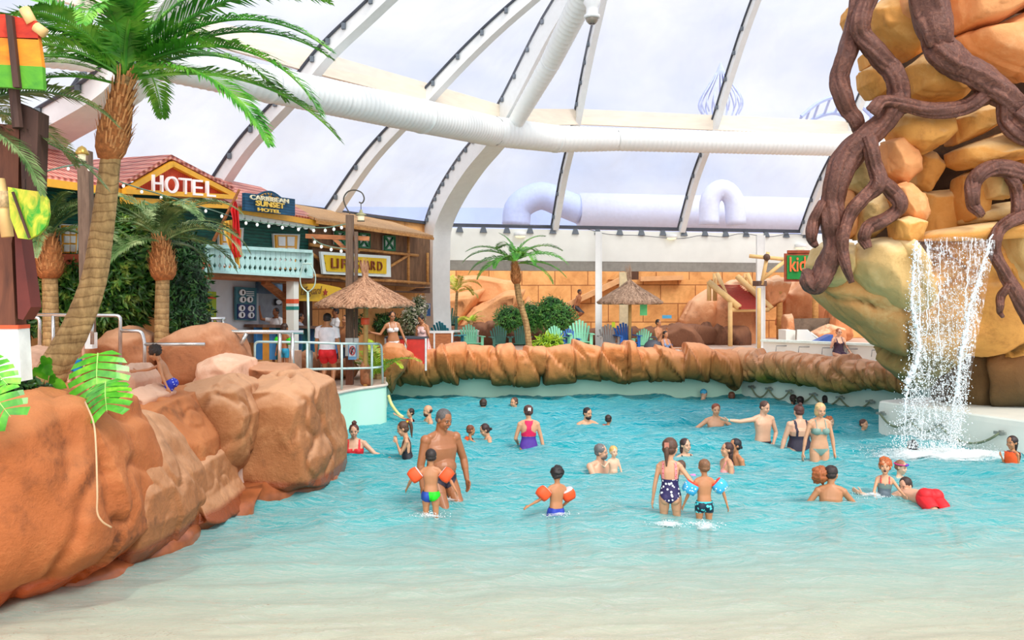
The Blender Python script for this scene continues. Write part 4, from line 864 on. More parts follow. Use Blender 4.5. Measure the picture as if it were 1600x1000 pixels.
# plaque on the post
sn=thing('diving_sign','blue and white no diving sign fixed on the post collar at the rail','sign',P(550,562,Yp-.4))
sx=Yp-0.4
def flat(px,nm,m,dy=0,parent=sn): MB().prism([P(a_,b_,sx-dy) for a_,b_ in px],(0,0.02,0)).build(nm,m,parent)
flat([(544,537),(557,537),(557,562),(544,562)],'plate',plain('plate_blue',(110,170,214),0.5)); flat([(545.5,539),(555.5,539),(555.5,557),(545.5,557)],'panel',m_pic,.02)
mb=MB(); mb.tube([P(550.5+4.2*math.cos(2*math.pi*k/20),548+6.5*math.sin(2*math.pi*k/20),sx-.05) for k in range(21)],0.011,6); mb.build('red_ring',plain('ring_red',(200,50,60),0.5),sn)
mb=MB(); mb.bar(P(548,543,sx-.05),P(553,553,sx-.05),0.015,0.015); mb.build('slash',plain('ring_red',(200,50,60),0.5),sn); mb=MB(); mb.tube([P(552,544,sx-.04),P(549.5,548,sx-.04),P(549,553,sx-.04)],0.014,5); mb.build('diver',m_pb,sn)
# ---- string lights
m_cab=plain('cable_green',(110,140,120),0.6); m_bulb=plain('bulb_white',(250,250,246),0.2,var=0.01,emit=0.3)
def lights(p,ys,labs,n,start,end_):
    t=thing('string_lights',labs,'string lights',p[0]); mb=MB(); sp=[Vector(q) for q in spline(p,12)]; mb.tube(sp,0.012,5); mb.build('cable',m_cab,t)
    for k in range(n):
        u=start+(end_-start)*k/max(1,n-1); i=u*(len(sp)-1); a=sp[int(i)]; c_=sp[min(int(i)+1,len(sp)-1)]; q=a.lerp(c_,i-int(i))
        b_=thing('bulb',None,None,q); del b_ ; bpy.data.objects.remove(bpy.data.objects[-1]) if 0 else None
        pass
    return t,sp
def lights2(p,lab,n):
    t=thing('string_lights',lab,'string lights',p[0]); sp=[Vector(q) for q in spline(p,12)]; MB().tube(sp,0.011,5).build('cable',m_cab,t)
    for k in range(n):
        i=(k+0.5)/n*(len(sp)-1); q=sp[int(i)].lerp(sp[min(int(i)+1,len(sp)-1)],i-int(i)); r=q.y/F
        so=MB().lathe([(0,0),(1.3*r,0),(1.3*r,-2*r),(0,-2*r)],q,8).build('socket',m_cab,t)
        MB().lathe([(0,-1.8*r),(1.6*r,-2.4*r),(2.4*r,-4.2*r),(2.0*r,-6.2*r),(0.9*r,-7.2*r),(0,-7.4*r)],q,10).build('bulb',m_bulb,so,True)
    return t
lights2([P(540,350,19.8),P(500,356,19.8),P(430,350,19),P(375,343,18.2)],'string of white bulbs across the green hotel front to the lamp post',9)
lights2([P(375,343,18.2),P(330,328,16.5),P(255,305,14.8),P(190,285,13.5),P(130,258,12.4),P(52,272,11.8)],'string of white bulbs running through the palm fronds before the HOTEL gable',11)
lights2([P(487,370,19.9),P(500,380,19.9),P(520,386,19.9),P(541,389,19.9)],'short string of four bulbs under the lamp post cross beam',4)
# shepherd's crook pole with ring
rp=thing('rescue_hoop','thin pale rescue pole with a round hoop leaning in its holder at the deck rail','rescue pole',PZ(484,603,DK)); Yr=PZ(484,603,DK).y
m_pal=plain('pale_steel_green',(196,224,214),0.35,metal=0.2)
mb=MB(); mb.tube([P(484,578,Yr),P(483,540,Yr),P(481,457,Yr)],0.028,8); mb.build('pole',m_pal,rp,True)
mb=MB(); mb.tube([P(q[0],q[1],Yr) for q in spline([(481,457),(472,449),(469,437),(471,420),(475,412)],5)],0.014,6); mb.build('hoop',m_pal,rp,True)
mb=MB(); mb.tube([P(q[0],q[1],Yr) for q in spline([(481,457),(490,449),(493,437),(491,424),(484,412)],5)],0.014,6); mb.build('hoop',m_pal,rp,True)
mb=MB(); mb.tube([P(484,585,Yr),P(484,548,Yr)],0.07,12); mb.build('holder',plain('holder_grey',(160,180,184),0.4,metal=.3),rp,True)
mb=MB(); mb.tube([P(473,412,Yr),P(487,412,Yr)],0.02,6); mb.build('crossbar',m_pal,rp)
# ================================================================= back area beyond the rim
mb=MB(); mb.box((4,41,2.6),(44,0.4,4.2)); tag(mb.build('wall_back',m_sand),kind='structure')
mb=MB(); mb.box((-9,34,4.0),(14,0.4,3)); 
m_sl=rockmat('slanted_sandstone',(240,186,134),(224,160,106),(160,104,64),scale=0.8,bmp=0.4)
def quadslab(nm,px,Y,th,m,lab=None,cat='rock',sd=1):
    return boulder(nm,px,Y,th,m,lab,cat,seed=sd,facets=9,fac=0.8,square=0.3,rough=0.03,sub=5,crack=.01)
for i,(px,Y,lab) in enumerate((([(655,440),(700,430),(760,432),(815,440),(810,470),(740,480),(655,480)],38.5,'overhanging sandstone slab above the slanted rocks'),
  ([(640,540),(650,490),(700,460),(760,450),(742,480),(700,545)],37.5,'leftmost slanted sandstone slab behind the teal chairs'),
  ([(690,545),(740,480),(790,455),(822,452),(800,500),(770,545)],37,'middle slanted sandstone slab behind the slim palm'),
  ([(760,545),(800,490),(826,462),(850,500),(850,545)],38,'right slanted sandstone slab behind the green bushes'),
  ([(520,545),(530,480),(600,468),(655,480),(650,545)],31.0,'slanted sandstone seen below the plank shack'))):
    quadslab('sandstone_slab',px,Y,1.0,m_sl,lab,sd=500+i)
m_par=plain('parapet_stone',(232,176,122),.8,var=.12,scale=3)
# ramp wall
r=thing('stone_ramp','sandstone ramp with a sloping parapet climbing right behind the middle column','ramp',P(960,548,38.5))
MB().prism([P(885,478,38.6),P(972,437,38.6),P(1110,437,38.6),P(1110,560,38.6),P(885,560,38.6)],(0,0.5,0)).build('ramp_wall',m_sand,r)
mb=MB(); mb.bar(P(884,478,38.5),P(972,436,38.5),0.5,0.22); mb.build('sloping_parapet',m_par,r); mb=MB(); mb.bar(P(1000,436,38.5),P(1066,434,38.5),0.5,0.2); mb.build('parapet',m_par,r)
MB().box(P(987,434,40.5),(0.6,.2,.9)).build('opening_shade_block',plain('opening_shade',(86,58,40),0.8),r); MB().prism([P(950,437,40.7),P(964,425,40.7),P(1130,425,40.7),P(1130,437,40.7)],(0,0.1,0)).build('upper_wall',m_sand,r)  # solid dark block, shade of an opening put into its colour
# dark brown low rocks behind chairs
mdb=rockmat('dark_brown_rock',(140,92,62),(110,68,44),(62,40,28),scale=1.5,top=(160,108,76),bmp=0.5)
band('planter_rock',[(-5,35.2),(-2,35.6),(2,35.8),(6,35.6),(9.5,36.2)],1.05,0.5,0.7,22,0.4,mdb,'long dark brown planter rock behind the row of pool chairs',31,nu=240,nv=30,jag=0.1)
boulder('rock',[(1030,555),(1030,520),(1060,505),(1080,508),(1100,535),(1105,555)],34.6,0.8,mdb,'dark brown mound behind the seated pair',seed=90,facets=8,fac=.6,sub=4,square=.5)
mkz=rockmat('kids_rock',(240,180,130),(222,150,100),(150,90,58),scale=0.9,top=(250,206,166),bmp=0.5)
for i,(px,Y,th,lab) in enumerate((([(1062,555),(1060,500),(1080,470),(1110,450),(1128,480),(1130,555)],38,1.2,'creased tan cliff left of the bamboo bridge'),
 ([(1110,560),(1112,480),(1130,440),(1160,430),(1180,450),(1184,560)],37.5,1.2,'tall tan cliff under the bamboo bridge'),
 ([(1186,490),(1188,440),(1215,430),(1235,440),(1222,470),(1200,486)],37,1,'pale boulder directly right of the sign pole'),
 ([(1215,510),(1222,455),(1250,430),(1290,440),(1300,500),(1260,520)],38,1.2,'brown hollow cliff beneath the kids sign'),
 ([(1288,520),(1296,480),(1320,478),(1330,530),(1300,540)],36,0.8,'tan boulder partly hidden behind the mossy overhang'),
 ([(1262,545),(1268,520),(1296,506),(1318,512),(1320,545)],34.9,0.8,'low sunlit boulder beside the small white slide'),
 ([(1222,540),(1224,492),(1236,490),(1240,510),(1239,540)],35.5,0.5,'upright tan block behind the small white slide'))):
    boulder('cliff_rock',px,Y,th,mkz,lab,seed=600+i,facets=12,fac=0.8,rough=0.05,crack=0.012,sub=5,square=0.45)
mb=MB(); mb.prism([P(1240,498,35.8),P(1300,497,35.8),P(1300,530,35.8),P(1240,530,35.8)],(0,.15,0)); tag(mb.build('reed_fence',wood('reed_grey',(150,132,112),(96,82,68),3,(1,1,1),14,0)),'grey reed fence panel between the tan boulders','fence')
for px,lab in ((1218,'bamboo post left of the reed fence'),(1274,'bamboo post rising behind the reed fence')):
    mb=MB(); q_=P(px,540,36.4); q_.z=DK; mb.tube([q_,P(px,455,36.4)],0.13,10); tag(mb.build('bamboo_post',m_bam,None,True),lab,'post')
# bamboo bridge
br=thing('bamboo_bridge','bamboo rope bridge with dark red slats sloping down behind the white column','bridge',P(1142,548,35))
m_bl=plain('bamboo_light',(236,196,130),0.5,var=0.1,scale=4)
for a_,c_,Y0,Y1,nm in (((1108,441),(1155,480),35.6,34.6,'side_pole'),((1152,432),(1205,482),37,36,'side_pole'),((1117,427),(1117,470),36.4,36.4,'upright'),((1141,472),(1141,552),34.6,34.6,'upright'),((1165,427),(1165,455),37.2,37.2,'upright'),((1121,428),(1134,460),36.2,35.3,'diagonal'),((1168,428),(1182,462),37,36.5,'diagonal'),((1108,440),(1108,470),35.6,35.6,'upright'),((1141,484),(1200,484),34.6,35.9,'cross_pole')):
    mb=MB(); mb.tube([P(a_[0],a_[1],Y0),P(c_[0],c_[1],Y1)],0.09 if nm!='side_pole' else 0.13,8); mb.build(nm,m_bl,br,True)
m_rs=plain('slat_red',(168,54,42),0.6)
for i in range(17):
    t0=i/16; a_=P(1120+36*t0,446+36*t0,35.5-.9*t0); c_=P(1160+40*t0,446+36*t0,37-1.0*t0); MB().bar(a_,c_,0.09,0.05).build('slat',m_rs,br)
# kids sign on its pole
ks=thing('kids_sign','green sign with orange kids lettering in a red-brown frame beside the rock','sign',P(1247,440,31))
YK=31.0
def kf(px,Y,nm,m,th=0.05): return MB().prism([P(a_,b_,Y) for a_,b_ in px],(0,th,0)).build(nm,m,ks)
m_rbf=wood('redbrown_frame',(176,84,50),(130,56,34),4,(1,1,1)); kf([(1226,396),(1280,395),(1280,440),(1226,440)],YK,'frame',m_rbf,0.08); kf([(1231,391),(1276,391),(1276,396),(1231,397)],YK,'top_bar',m_rbf,0.1)
kf([(1230,399),(1276,399),(1276,437),(1230,436)],YK-.04,'panel',wood('panel_green',(24,150,64),(12,120,46),3,(1,1,1)))
text('kids',P(1234,424,YK-.07),P(1268,423,YK-.07),(0,0,1),0.52,plain('letter_orange',(250,112,60),0.5,emit=.1),ks,'lettering',0.03,bold=0.01)
kp=thing('sign_pole','leaning bamboo pole with crossbar lashed to the white column','pole',P(1190,500,32.6))
for a_,c_,nm in (((1171,400),(1226,405),'crossbar'),((1200,394),(1190,445),'upright'),((1191,437),(1226,408),'brace'),((1186,450),(1186,555),'leaning_pole')):
    mb=MB(); mb.tube([P(a_[0],a_[1],32.4),P(c_[0],c_[1],32.4)],0.07,8); mb.build(nm,m_bl,kp,True)
mb=MB(); mb.tube([P(1187,439,32.6),P(1187,447,32.6)],0.26,12); mb.build('lashing',m_dkw,kp); mb=MB(); mb.ball(P(1198,402,32.3),0.13); mb.build('knot',m_dkw,kp,True)
# white basin with slide at right
wbn=thing('white_basin','long cream white basin wall with rivets beyond the right rim rocks','basin',P(1270,570,28))
p0=P(1194,560,29.6);p1=P(1420,560,26.5); mb=MB(); mb.bar((p0.x,p0.y,1.03),(p1.x,p1.y,1.03),0.14,0.5); mb.build('panel_wall',m_white,wbn)
mb=MB(); mb.bar((p0.x-.05,p0.y,1.30),(p1.x,p1.y,1.30),0.3,0.07); mb.build('top_rail',plain('rail_mint',(226,244,236),.4),wbn)
for k in range(6):
    c_=p0.lerp(p1,(k+.9)/6); MB().tube([V(c_.x-.3,c_.y-.12,0.95),V(c_.x-.28,c_.y-.12,1.15),V(c_.x+.28,c_.y-.14,1.15),V(c_.x+.32,c_.y-.14,0.95)],0.012,5).build('panel_seam',m_clip,wbn)
sd=thing('kids_slide','small white children slide behind the cream basin','slide',P(1255,540,31.5))
MB().prism([P(1228,545,31.5),P(1228,516,31.5),P(1243,516,31.5),P(1243,545,31.5)],(0,0.9,0)).build('slide_tower',m_white,sd)
MB().prism([P(1245,545,31.3),P(1246,515,31.3),P(1260,515,31.3),P(1285,537,31.3),P(1285,545,31.3)],(0,0.08,0)).build('slide_side',m_white,sd)
MB().prism([P(1247,545,32.1),P(1248,515,32.1),P(1262,515,32.1),P(1287,537,32.1),P(1287,545,32.1)],(0,0.08,0)).build('slide_side',m_white,sd)
mb=MB(); mb.bar(P(1262,519,31.7),P(1288,538,31.7),0.7,0.05); mb.build('chute',m_white,sd)
bs=[(1268,537),(1282,531),(1296,524),(1302,523),(1301,536)]; tag(MB().prism([P(a_,b_,30.6) for a_,b_ in bs],(0,.5,0)).build('curved_chute',plain('chute_blue',(60,96,170),.4)),'low white and blue chute beside the seated bather at the right','slide')
# ================================================================= thatched parasols
m,nt,b=newmat('thatch'); v=coords(nt,'Object',(1,1,0.35)); f=noise(nt,v,26,5,0.7); nt.links.new(ramp(nt,f,[(0.3,hx((120,84,60))),(0.5,hx((196,146,112))),(0.72,hx((236,196,160)))]),b.inputs['Base Color']); b.inputs['Roughness'].default_value=0.9; bump(nt,b,f,0.8,0.04); m_th=m
m,nt,b=newmat('thatch_grey'); v=coords(nt,'Object',(1,1,0.35)); f=noise(nt,v,22,5,0.7); nt.links.new(ramp(nt,f,[(0.3,hx((104,82,66))),(0.5,hx((168,136,112))),(0.72,hx((214,184,158)))]),b.inputs['Base Color']); b.inputs['Roughness'].default_value=0.9; bump(nt,b,f,0.8,0.04); m_th2=m
m_und=plain('thatch_underside',(84,104,80),0.9,var=0.25,scale=12)
def parasol(c,R,zt,lab,mt,seed,H=0.62,tuft=0.34):
    rs=random.Random(seed); t=thing('thatched_parasol',lab,'parasol',c)
    mb=MB(); mb.tube([c,V(c.x+.01,c.y,zt+H*.9)],0.055,10); mb.build('pole',plain('pole_bamboo',(206,164,96),0.6,var=.15,scale=9),t,True)
    n=72; prof=[(0.05,H),(0.16,H*0.86),(0.32*R,H*0.66),(0.62*R,H*0.40),(0.86*R,H*0.17),(1.0*R,0.0),(0.97*R,-0.06)]; vs=[]
    for i,(r,z) in enumerate(prof):
        for j in range(n):
            k=1+rs.uniform(-.03,.03)*(i>0); vs.append((c.x+r*k*math.cos(2*math.pi*j/n),c.y+r*k*math.sin(2*math.pi*j/n),zt+z+rs.uniform(-.02,.02)*(i>1)))
    fs=[(i*n+j,i*n+(j+1)%n,(i+1)*n+(j+1)%n,(i+1)*n+j) for i in range(len(prof)-1) for j in range(n)]
    mesh('thatch_roof',vs,fs,mt,t,True)
    mb=MB()
    for k in range(900):
        a=rs.uniform(0,2*math.pi); q=rs.uniform(0,1)**0.6; r0=q*R*.98; 
        z0=zt+np.interp(r0,[p_[0] for p_ in prof[:6]],[p_[1] for p_ in prof[:6]])+0.015; dl=rs.uniform(0.12,0.26)*min(1,R); r1=r0+dl*.85; z1=z0-dl*.5+0.03*rs.random(); w_=0.012; b_=a+rs.uniform(-.06,.06)
        p_=V(c.x+r0*math.cos(a),c.y+r0*math.sin(a),z0); e=V(c.x+r1*math.cos(b_),c.y+r1*math.sin(b_),z1); s_=V(-math.sin(a),math.cos(a),0)*w_; mb.add([p_-s_,p_+s_,e],[(0,1,2)])
    for k in range(46):
        a=rs.uniform(0,2*math.pi); o=rs.uniform(.05,.3)*tuft; p_=V(c.x+.05*math.cos(a),c.y+.05*math.sin(a),zt+H*.9); e=V(c.x+o*math.cos(a)-.08*tuft,c.y+o*math.sin(a),zt+H+tuft*rs.uniform(.55,1.1)); s_=V(.014,0,0); mb.add([p_-s_,p_+s_,e],[(0,1,2)])
    o=mb.build('loose_straw',mt,t); o['kind']='stuff'
    mb=MB(); mb.lathe([(0.06,H*0.75),(0.6*R,H*0.30),(0.96*R,-0.05)],V(c.x,c.y,zt-.02),40); mb.build('underside',m_und,t,True)
    for k in range(8):
        a=2*math.pi*k/8+.2; mb=MB(); mb.tube([V(c.x,c.y,zt+H*.25),V(c.x+.94*R*math.cos(a),c.y+.94*R*math.sin(a),zt-.07)],0.012,5); mb.build('rib',m_aqua,t)
    return t
c=PZ(571,603,DK); parasol(c,1.1,c.z+1.82,'big thatched straw parasol on the round deck beside the lamp post',m_th,1,0.62,0.42)
mb=MB(); mb.lathe([(0.09,0),(0.10,0.03),(0.10,0.12),(0.085,0.15)],V(c.x,c.y-0.02,c.z+1.37),12); tag(mb.build('orange_buoy_light',plain('alarm_orange',(244,92,50),.4)),'round orange alarm button on the bamboo pole of the big parasol','button')
tag(boulder('parasol_base',[(562,603),(563,570),(570,560),(578,572),(580,603)],c.y+.02,.12,mr3,'x','rock',seed=4,sub=3),'small brown rock collar at the foot of the big parasol pole','rock')
c=P(984,548,30.5); c.z=DK; parasol(c,1.12,P(984,472,30.5).z,'smaller grey thatched parasol behind the rock rim near the middle column',m_th2,2,0.75,0.55)
mb=MB(); mb.box(P(1005.5,483,29.9),(0.24,.02,.42)); tag(mb.build('green_tag',plain('tag_green',(96,206,130),.5)),'pale green card hanging under the smaller grey parasol','card')
mb=MB(); mb.box(P(958.5,508,35),(0.13,.02,.24)); tag(mb.build('yellow_notice',plain('notice_yellow',(206,230,50),.5)),'small yellow notice on the planter rock right of the middle column','notice')
mb=MB(); mb.box(P(1042,495,38.2),(0.4,.04,.14)); tag(mb.build('blue_plaque',plain('plaque_blue',(90,180,226),.5)),'small blue plaque on the sandstone wall above the seated pair','sign')
dn=thing('depth_sign','blue oval-number depth sign on the main arch foot','sign',P(669.5,480,30.2))
MB().box(P(669.5,484,30.2),(0.13,.03,.42)).build('plate',plain('depth_blue',(44,92,150),.5),dn)
mb=MB(); mb.tube([P(669.5+1.7*math.cos(2*math.pi*k/14),478.5+3.4*math.sin(2*math.pi*k/14),30.15) for k in range(15)],0.012,5); mb.build('oval_mark',m_pic,dn)
# ================================================================= chairs (adirondack), tables
def chair(lab,c,rz,m,group='adirondack chairs along the rim',s=1.0,name='adirondack_chair'):
    t=thing(name,lab,'chair',(0,0,0))
    for k in range(7):
        x=(k-3)*0.075; h=0.98-0.035*abs(k-3)**1.5
        mb=MB(); mb.bar(V(x*0.85,0.22,0.34),V(x*1.25,0.42,h),0.066,0.022,(0,1,0)); mb.build('back_slat',m,t)
    for k in range(5): MB().box(V(0,-0.25+k*0.11,0.36-k*0.018),(0.52,0.095,0.022)).build('seat_slat',m,t)
    for s_ in(-1,1):
        MB().box(V(s_*0.33,-0.02,0.58),(0.12,0.68,0.025)).build('armrest',m,t)
        mb=MB(); mb.bar(V(s_*0.29,-0.30,0),V(s_*0.29,-0.30,0.57),0.09,0.03,(0,1,0)); mb.build('leg',m,t)
        mb=MB(); mb.bar(V(s_*0.27,0.38,0.0),V(s_*0.27,-0.3,0.36),0.03,0.10); mb.build('leg',m,t)
    MB().bar(V(-.3,.36,.58),V(.3,.36,.58),.05,.025).build('back_brace',m,t)
    t.location=Vector(c)+V(0,0,.015); t.rotation_euler=(0,0,rz); t.scale=(s,s,s); t['group']=group; return t
m_c1=plain('chair_mint',(130,206,168),.6,var=.08); m_c2=plain('chair_teal',(52,142,160),.6,var=.08); m_c3=plain('chair_darkgreen',(62,110,96),.7,var=.1); m_c4=plain('chair_grey',(150,146,142),.7,var=.06); m_c5=plain('chair_blue',(30,92,170),.6,var=.08)
def tc(px,py,z=DK+.0): 
    Y=30.0; v_=P(px,py,Y); v_.z=DK; return v_
for px,m,rz,lab,s in ((700,m_c2,2.6,'big teal adirondack chair turned away, leftmost of the row behind the rim',1.15),(737,m_c1,0.3,'mint slatted chair right of the big teal chair',1.0),(782,m_c3,0.2,'dark green slatted chair left of the slim palm trunk',.95),(813,m_c3,-.2,'dark green slatted chair touching the slim palm trunk',.95),(872,m_c1,.3,'mint slatted chair half hidden by the low yellow-green bush',.95),(907,m_c1,0,'wide mint slatted chair left of the middle column',1.15),(952,m_c4,0,'grey rounded chair right of the middle column',1.0),(980,m_c5,.2,'blue chair at the foot of the smaller parasol',1.05),(1004,m_c1,-.3,'faded green chair right of the smaller parasol pole',.85),(891,m_c5,.1,'dark blue patterned chair between the two mint chairs',.85)):
    c=P(px,548,30.3 if px!=700 else 29.4); c.z=DK; chair(lab,c,rz+math.pi*0,m,s=s)
c=P(699,548,33.6); c.z=DK+.5; chair('dark green chair raised behind the big teal chair beside the arch foot',c,0.1,m_c3,s=1.1)
MB_=MB().box((c.x,c.y,DK+.24),(1.4,1.2,.5)); tag(MB_.build('step_block',mdb),'low dark step under the raised dark green chair','step')
def table(px,py,Y,lab,m,w=0.9,h=.72):
    c=P(px,py,Y); c.z=DK; t=thing('side_table',lab,'table',c); MB().box(c+V(0,0,h),(w,.7,.05)).build('table_top',m,t)
    for a_ in(-1,1):
        for b_ in(-1,1): MB().box(c+V(a_*w*.45,b_*.3,h/2),(.06,.06,h)).build('leg',m,t)
    MB().box(c+V(0,0,h*.45),(w*.9,.6,.03)).build('shelf',m,t)
table(726,548,31.4,'white open table between the teal chair and the mint chair',m_white,1.0); table(630,548,24.6,'white table beside the woman in the white bikini',m_white,.9)
for px,Y,lab,m in ((636,24.2,'red and orange litter bin cabinet behind the woman in the white bikini',None),(680,27.5,'wood-fronted bin cabinet below the arch foot',None)):
    c=P(px,548,Y); c.z=DK; t=thing('bin_cabinet',lab,'cabinet',c); w=1.1
    MB().box(c+V(0,0,.42),(w,.6,.84)).build('body',m_orw if px>650 else plain('bin_red',(214,52,40),.5),t)
    for a_ in (-1,0,1): MB().box(c+V(a_*w*.49,-.31,.43),(.05,.03,.86)).build('frame_post',m_wht,t)
    MB().box(c+V(0,0,.87),(w*1.04,.64,.05)).build('top',m_wht if px>650 else m_gask,t)
c=P(1020,548,29.8); c.z=DK; t=thing('bag','dark bag on the ground left of the seated pair','bag',c); MB().ball(c+V(0,0,.25),(.3,.2,.26),14,9).build('bag_body',m_gask,t,True); MB().tube([Vector(q) for q in spline([c+V(-.15,0,.4),c+V(-.1,0,.58),c+V(.1,0,.58),c+V(.15,0,.4)],5)],.02,6).build('handle',m_gask,t)
# ================================================================= railings
m_ss=plain('stainless_steel',(206,206,204),0.25,var=0.05,metal=0.85); m_rt=plain('rail_pale_teal',(196,222,220),0.35,metal=0.25)
def rail(lab,paths,Y,r,m,name='railing',foot=None,Ys=None):
    a0=paths[0][0]; t=thing(name,lab,'railing',P(a0[0],a0[1],Y))
    for p in paths:
        pts=[]
        for i,q in enumerate(p):
            if 0<i<len(p)-1:
                a_,b_,c_=[Vector((w_[0],w_[1])) for w_ in p[i-1:i+2]]; r1=min(7,(a_-b_).length*.45); r2=min(7,(c_-b_).length*.45); s_=b_+(a_-b_).normalized()*r1; e=b_+(c_-b_).normalized()*r2
                for k in range(5): u=k/4; w_=s_.lerp(b_,u).lerp(b_.lerp(e,u),u); pts.append((w_.x,w_.y,q[2] if len(q)>2 else Y))
            else: pts.append((q[0],q[1],q[2] if len(q)>2 else Y))
        vert=abs(p[0][0]-p[-1][0])<12 and len(p)==2
        mb=MB(); mb.tube([P(*q) for q in pts],r,10); mb.build('post' if vert else 'rail_tube',m,t,True)
    return t
rail('steel handrail stepping down left of the leaning palm trunk',[[(-20,495),(62,496),(62,575)],[(-20,491),(188,493),(188,570)],[(83,493),(83,560)],[(188,517),(221,517),(226,535),(226,612)],[(226,538),(320,538)],[(144,493),(144,538)]],13.6,0.028,m_ss)
rail('middle steel handrail with a long free end above the slab rocks',[[(322,612),(322,518),(474,519)],[(322,538),(376,538),(385,521)],[(457,520),(457,600)],[(437,521),(437,575)]],15.6,0.034,m_ss)
rail('short back steel handrail above the tan rock',[[(298,560),(298,498),(352,498)],[(331,562),(331,499)],[(348,498),(348,545)]],16.8,0.032,m_ss)
def dy(px): return 19.25 if px<540 else 19.25+(px-540)*0.0167
pr=lambda *a:[(x,y,dy(x)) for x,y in a]
def d3(px): # rail follows the curved deck edge
    return float(np.interp(px,[395,480,535,580,597],[18.5,18.6,19.2,19.9,20.6]))
rail('pale teal two-bar railing round the curved mint deck',[[(398,574,18.5),(398,534,18.5),(480,535,18.7),(534,537,19.2),(581,537,19.9),(596,537,20.5),(598,600,20.5)],[(480,577,18.7),(534,576,19.2),(581,575,19.9),(597,573,20.5)],[(480,535,18.7),(480,612,18.7)],[(534,537,19.2),(534,608,19.2)],[(581,537,19.9),(581,604,19.9)]],19,0.026,m_rt)
# rope anchors on the right wall and on the ledge
m_an=plain('anchor_metal',(150,156,150),.35,metal=.5); m_rope=plain('grey_green_rope',(120,132,104),.8,var=.3,scale=40)
def ropes(anch,sags,labr,laba,nrm):
    pts=[Vector(a_) for a_ in anch]
    for i,p in enumerate(pts):
        t=thing('rope_anchor',laba[i],'anchor',p); nv=nrm; MB().bar(p+nv*.02,p+nv*.10,.05,.09).build('bracket',m_an,t); d_=V(-nv.y,nv.x,0); MB().bar(p+nv*.1-d_*.11,p+nv*.1+d_*.11,.05,.05).build('crossbar',m_an,t)
    for i in range(len(pts)-1):
        a_,b_=pts[i]+nrm*.12,pts[i+1]+nrm*.12; q=[a_.lerp(b_,k/14)-V(0,0,sags[i]*(1-(2*k/14-1)**2)) for k in range(15)]; mb=MB(); mb.tube(q,.022,8); tag(mb.build('rope',m_rope,None,True),labr[i],'rope','ropes looped along the pool walls')
RW=[tuple(q) for q in spline(RIGHT,5)]
def onwall(px,py):
    best=None
    for a_,b_ in zip(RW[:-1],RW[1:]):
        k=(px-800)/F; u,v_=b_[0]-a_[0],b_[1]-a_[1]; t0=(k*a_[1]-a_[0])/(u-k*v_)
        if -0.001<=t0<=1.001: best=a_[1]+v_*t0
    return P(px,py,best or 21)
nR=V(-0.78,-0.62,0)
ord_=['first','second','third','fourth','fifth']
an=[onwall(px,py+3) for px,py in ((1178,601),(1205,604),(1237,608),(1274,613),(1316,618),(1363,624))]
ropes(an,[.25,.24,.23,.23,.23],['rope loop hanging at the far left corner of the right pool wall','rope loop left of the two dark heads at the right wall','rope loop right above the two dark heads at the right wall','rope loop above the single dark head at the right wall','rope loop nearest the white ledge on the right wall'],
 ['metal rope anchor at the far corner of the right wall','metal rope anchor left of the two dark heads','metal rope anchor just over the two dark heads','metal rope anchor between the two heads and the single head','metal rope anchor right of the single dark head','metal rope anchor nearest the white ledge'],nR)
LP_=Plane(7.62,18.8,q1.x-q0.x,q1.y-q0.y)
an=[LP_.at(px,py,0.03) for px,py in ((1382,646),(1427,655),(1474,664),(1568,676))]
nL=V(-LP_.v,LP_.u,0); nL=nL if nL.y<0 else -nL
ropes(an,[.20,.17,.26],['rope loop at the left end of the white ledge','rope loop in the middle of the white ledge behind the falling water','long rope loop at the right part of the white ledge'],['metal rope anchor at the left end of the white ledge','metal rope anchor behind the left water strand on the ledge','metal rope anchor behind the right water strand on the ledge','metal rope anchor at the right end of the white ledge'],nL)
# ================================================================= palms
m,nt,b=newmat('palm_leaf'); v=coords(nt,'World'); f=noise(nt,v,3,3); nt.links.new(ramp(nt,f,[(0.3,hx((38,104,26))),(0.5,hx((76,156,40))),(0.72,hx((146,202,74)))]),b.inputs['Base Color']); b.inputs['Roughness'].default_value=0.45; m_pl=m
m,nt,b=newmat('palm_leaf_grey'); v=coords(nt,'World'); f=noise(nt,v,3,3); nt.links.new(ramp(nt,f,[(0.3,hx((36,72,34))),(0.5,hx((92,124,66))),(0.72,hx((170,184,128)))]),b.inputs['Base Color']); b.inputs['Roughness'].default_value=0.5; m_plg=m
m,nt,b=newmat('palm_leaf_yellow'); v=coords(nt,'World'); f=noise(nt,v,2.2,3); nt.links.new(ramp(nt,f,[(0.3,hx((104,150,36))),(0.55,hx((190,190,60))),(0.72,hx((228,176,64)))]),b.inputs['Base Color']); b.inputs['Roughness'].default_value=0.5; m_ply=m
m,nt,b=newmat('palm_bark'); v=coords(nt,'Object'); w_=N(nt,'ShaderNodeTexWave'); w_.bands_direction='Z'; w_.inputs['Scale'].default_value=3.0; w_.inputs['Distortion'].default_value=5.0; w_.inputs['Detail'].default_value=3; nt.links.new(v,w_.inputs['Vector']); f=noise(nt,coords(nt,'Object',(1,1,.4)),12,5,0.7)
o_=mix(nt,1.0,ramp(nt,f,[(0.3,hx((126,98,60))),(0.65,hx((190,156,104)))]),ramp(nt,w_.outputs['Fac'],[(0.0,(0.62,0.56,0.5,1)),(0.12,(1,1,1,1))]),'MULTIPLY'); nt.links.new(o_,b.inputs['Base Color']); b.inputs['Roughness'].default_value=0.85; bump(nt,b,mix(nt,.5,w_.outputs['Fac'],f),0.5,0.03); m_bark=m
m_fib=plain('palm_fibre',(166,104,56),0.9,var=0.4,scale=22,bmp=.5); m_fib2=plain('palm_stub',(206,146,90),0.8,var=0.3,scale=14)
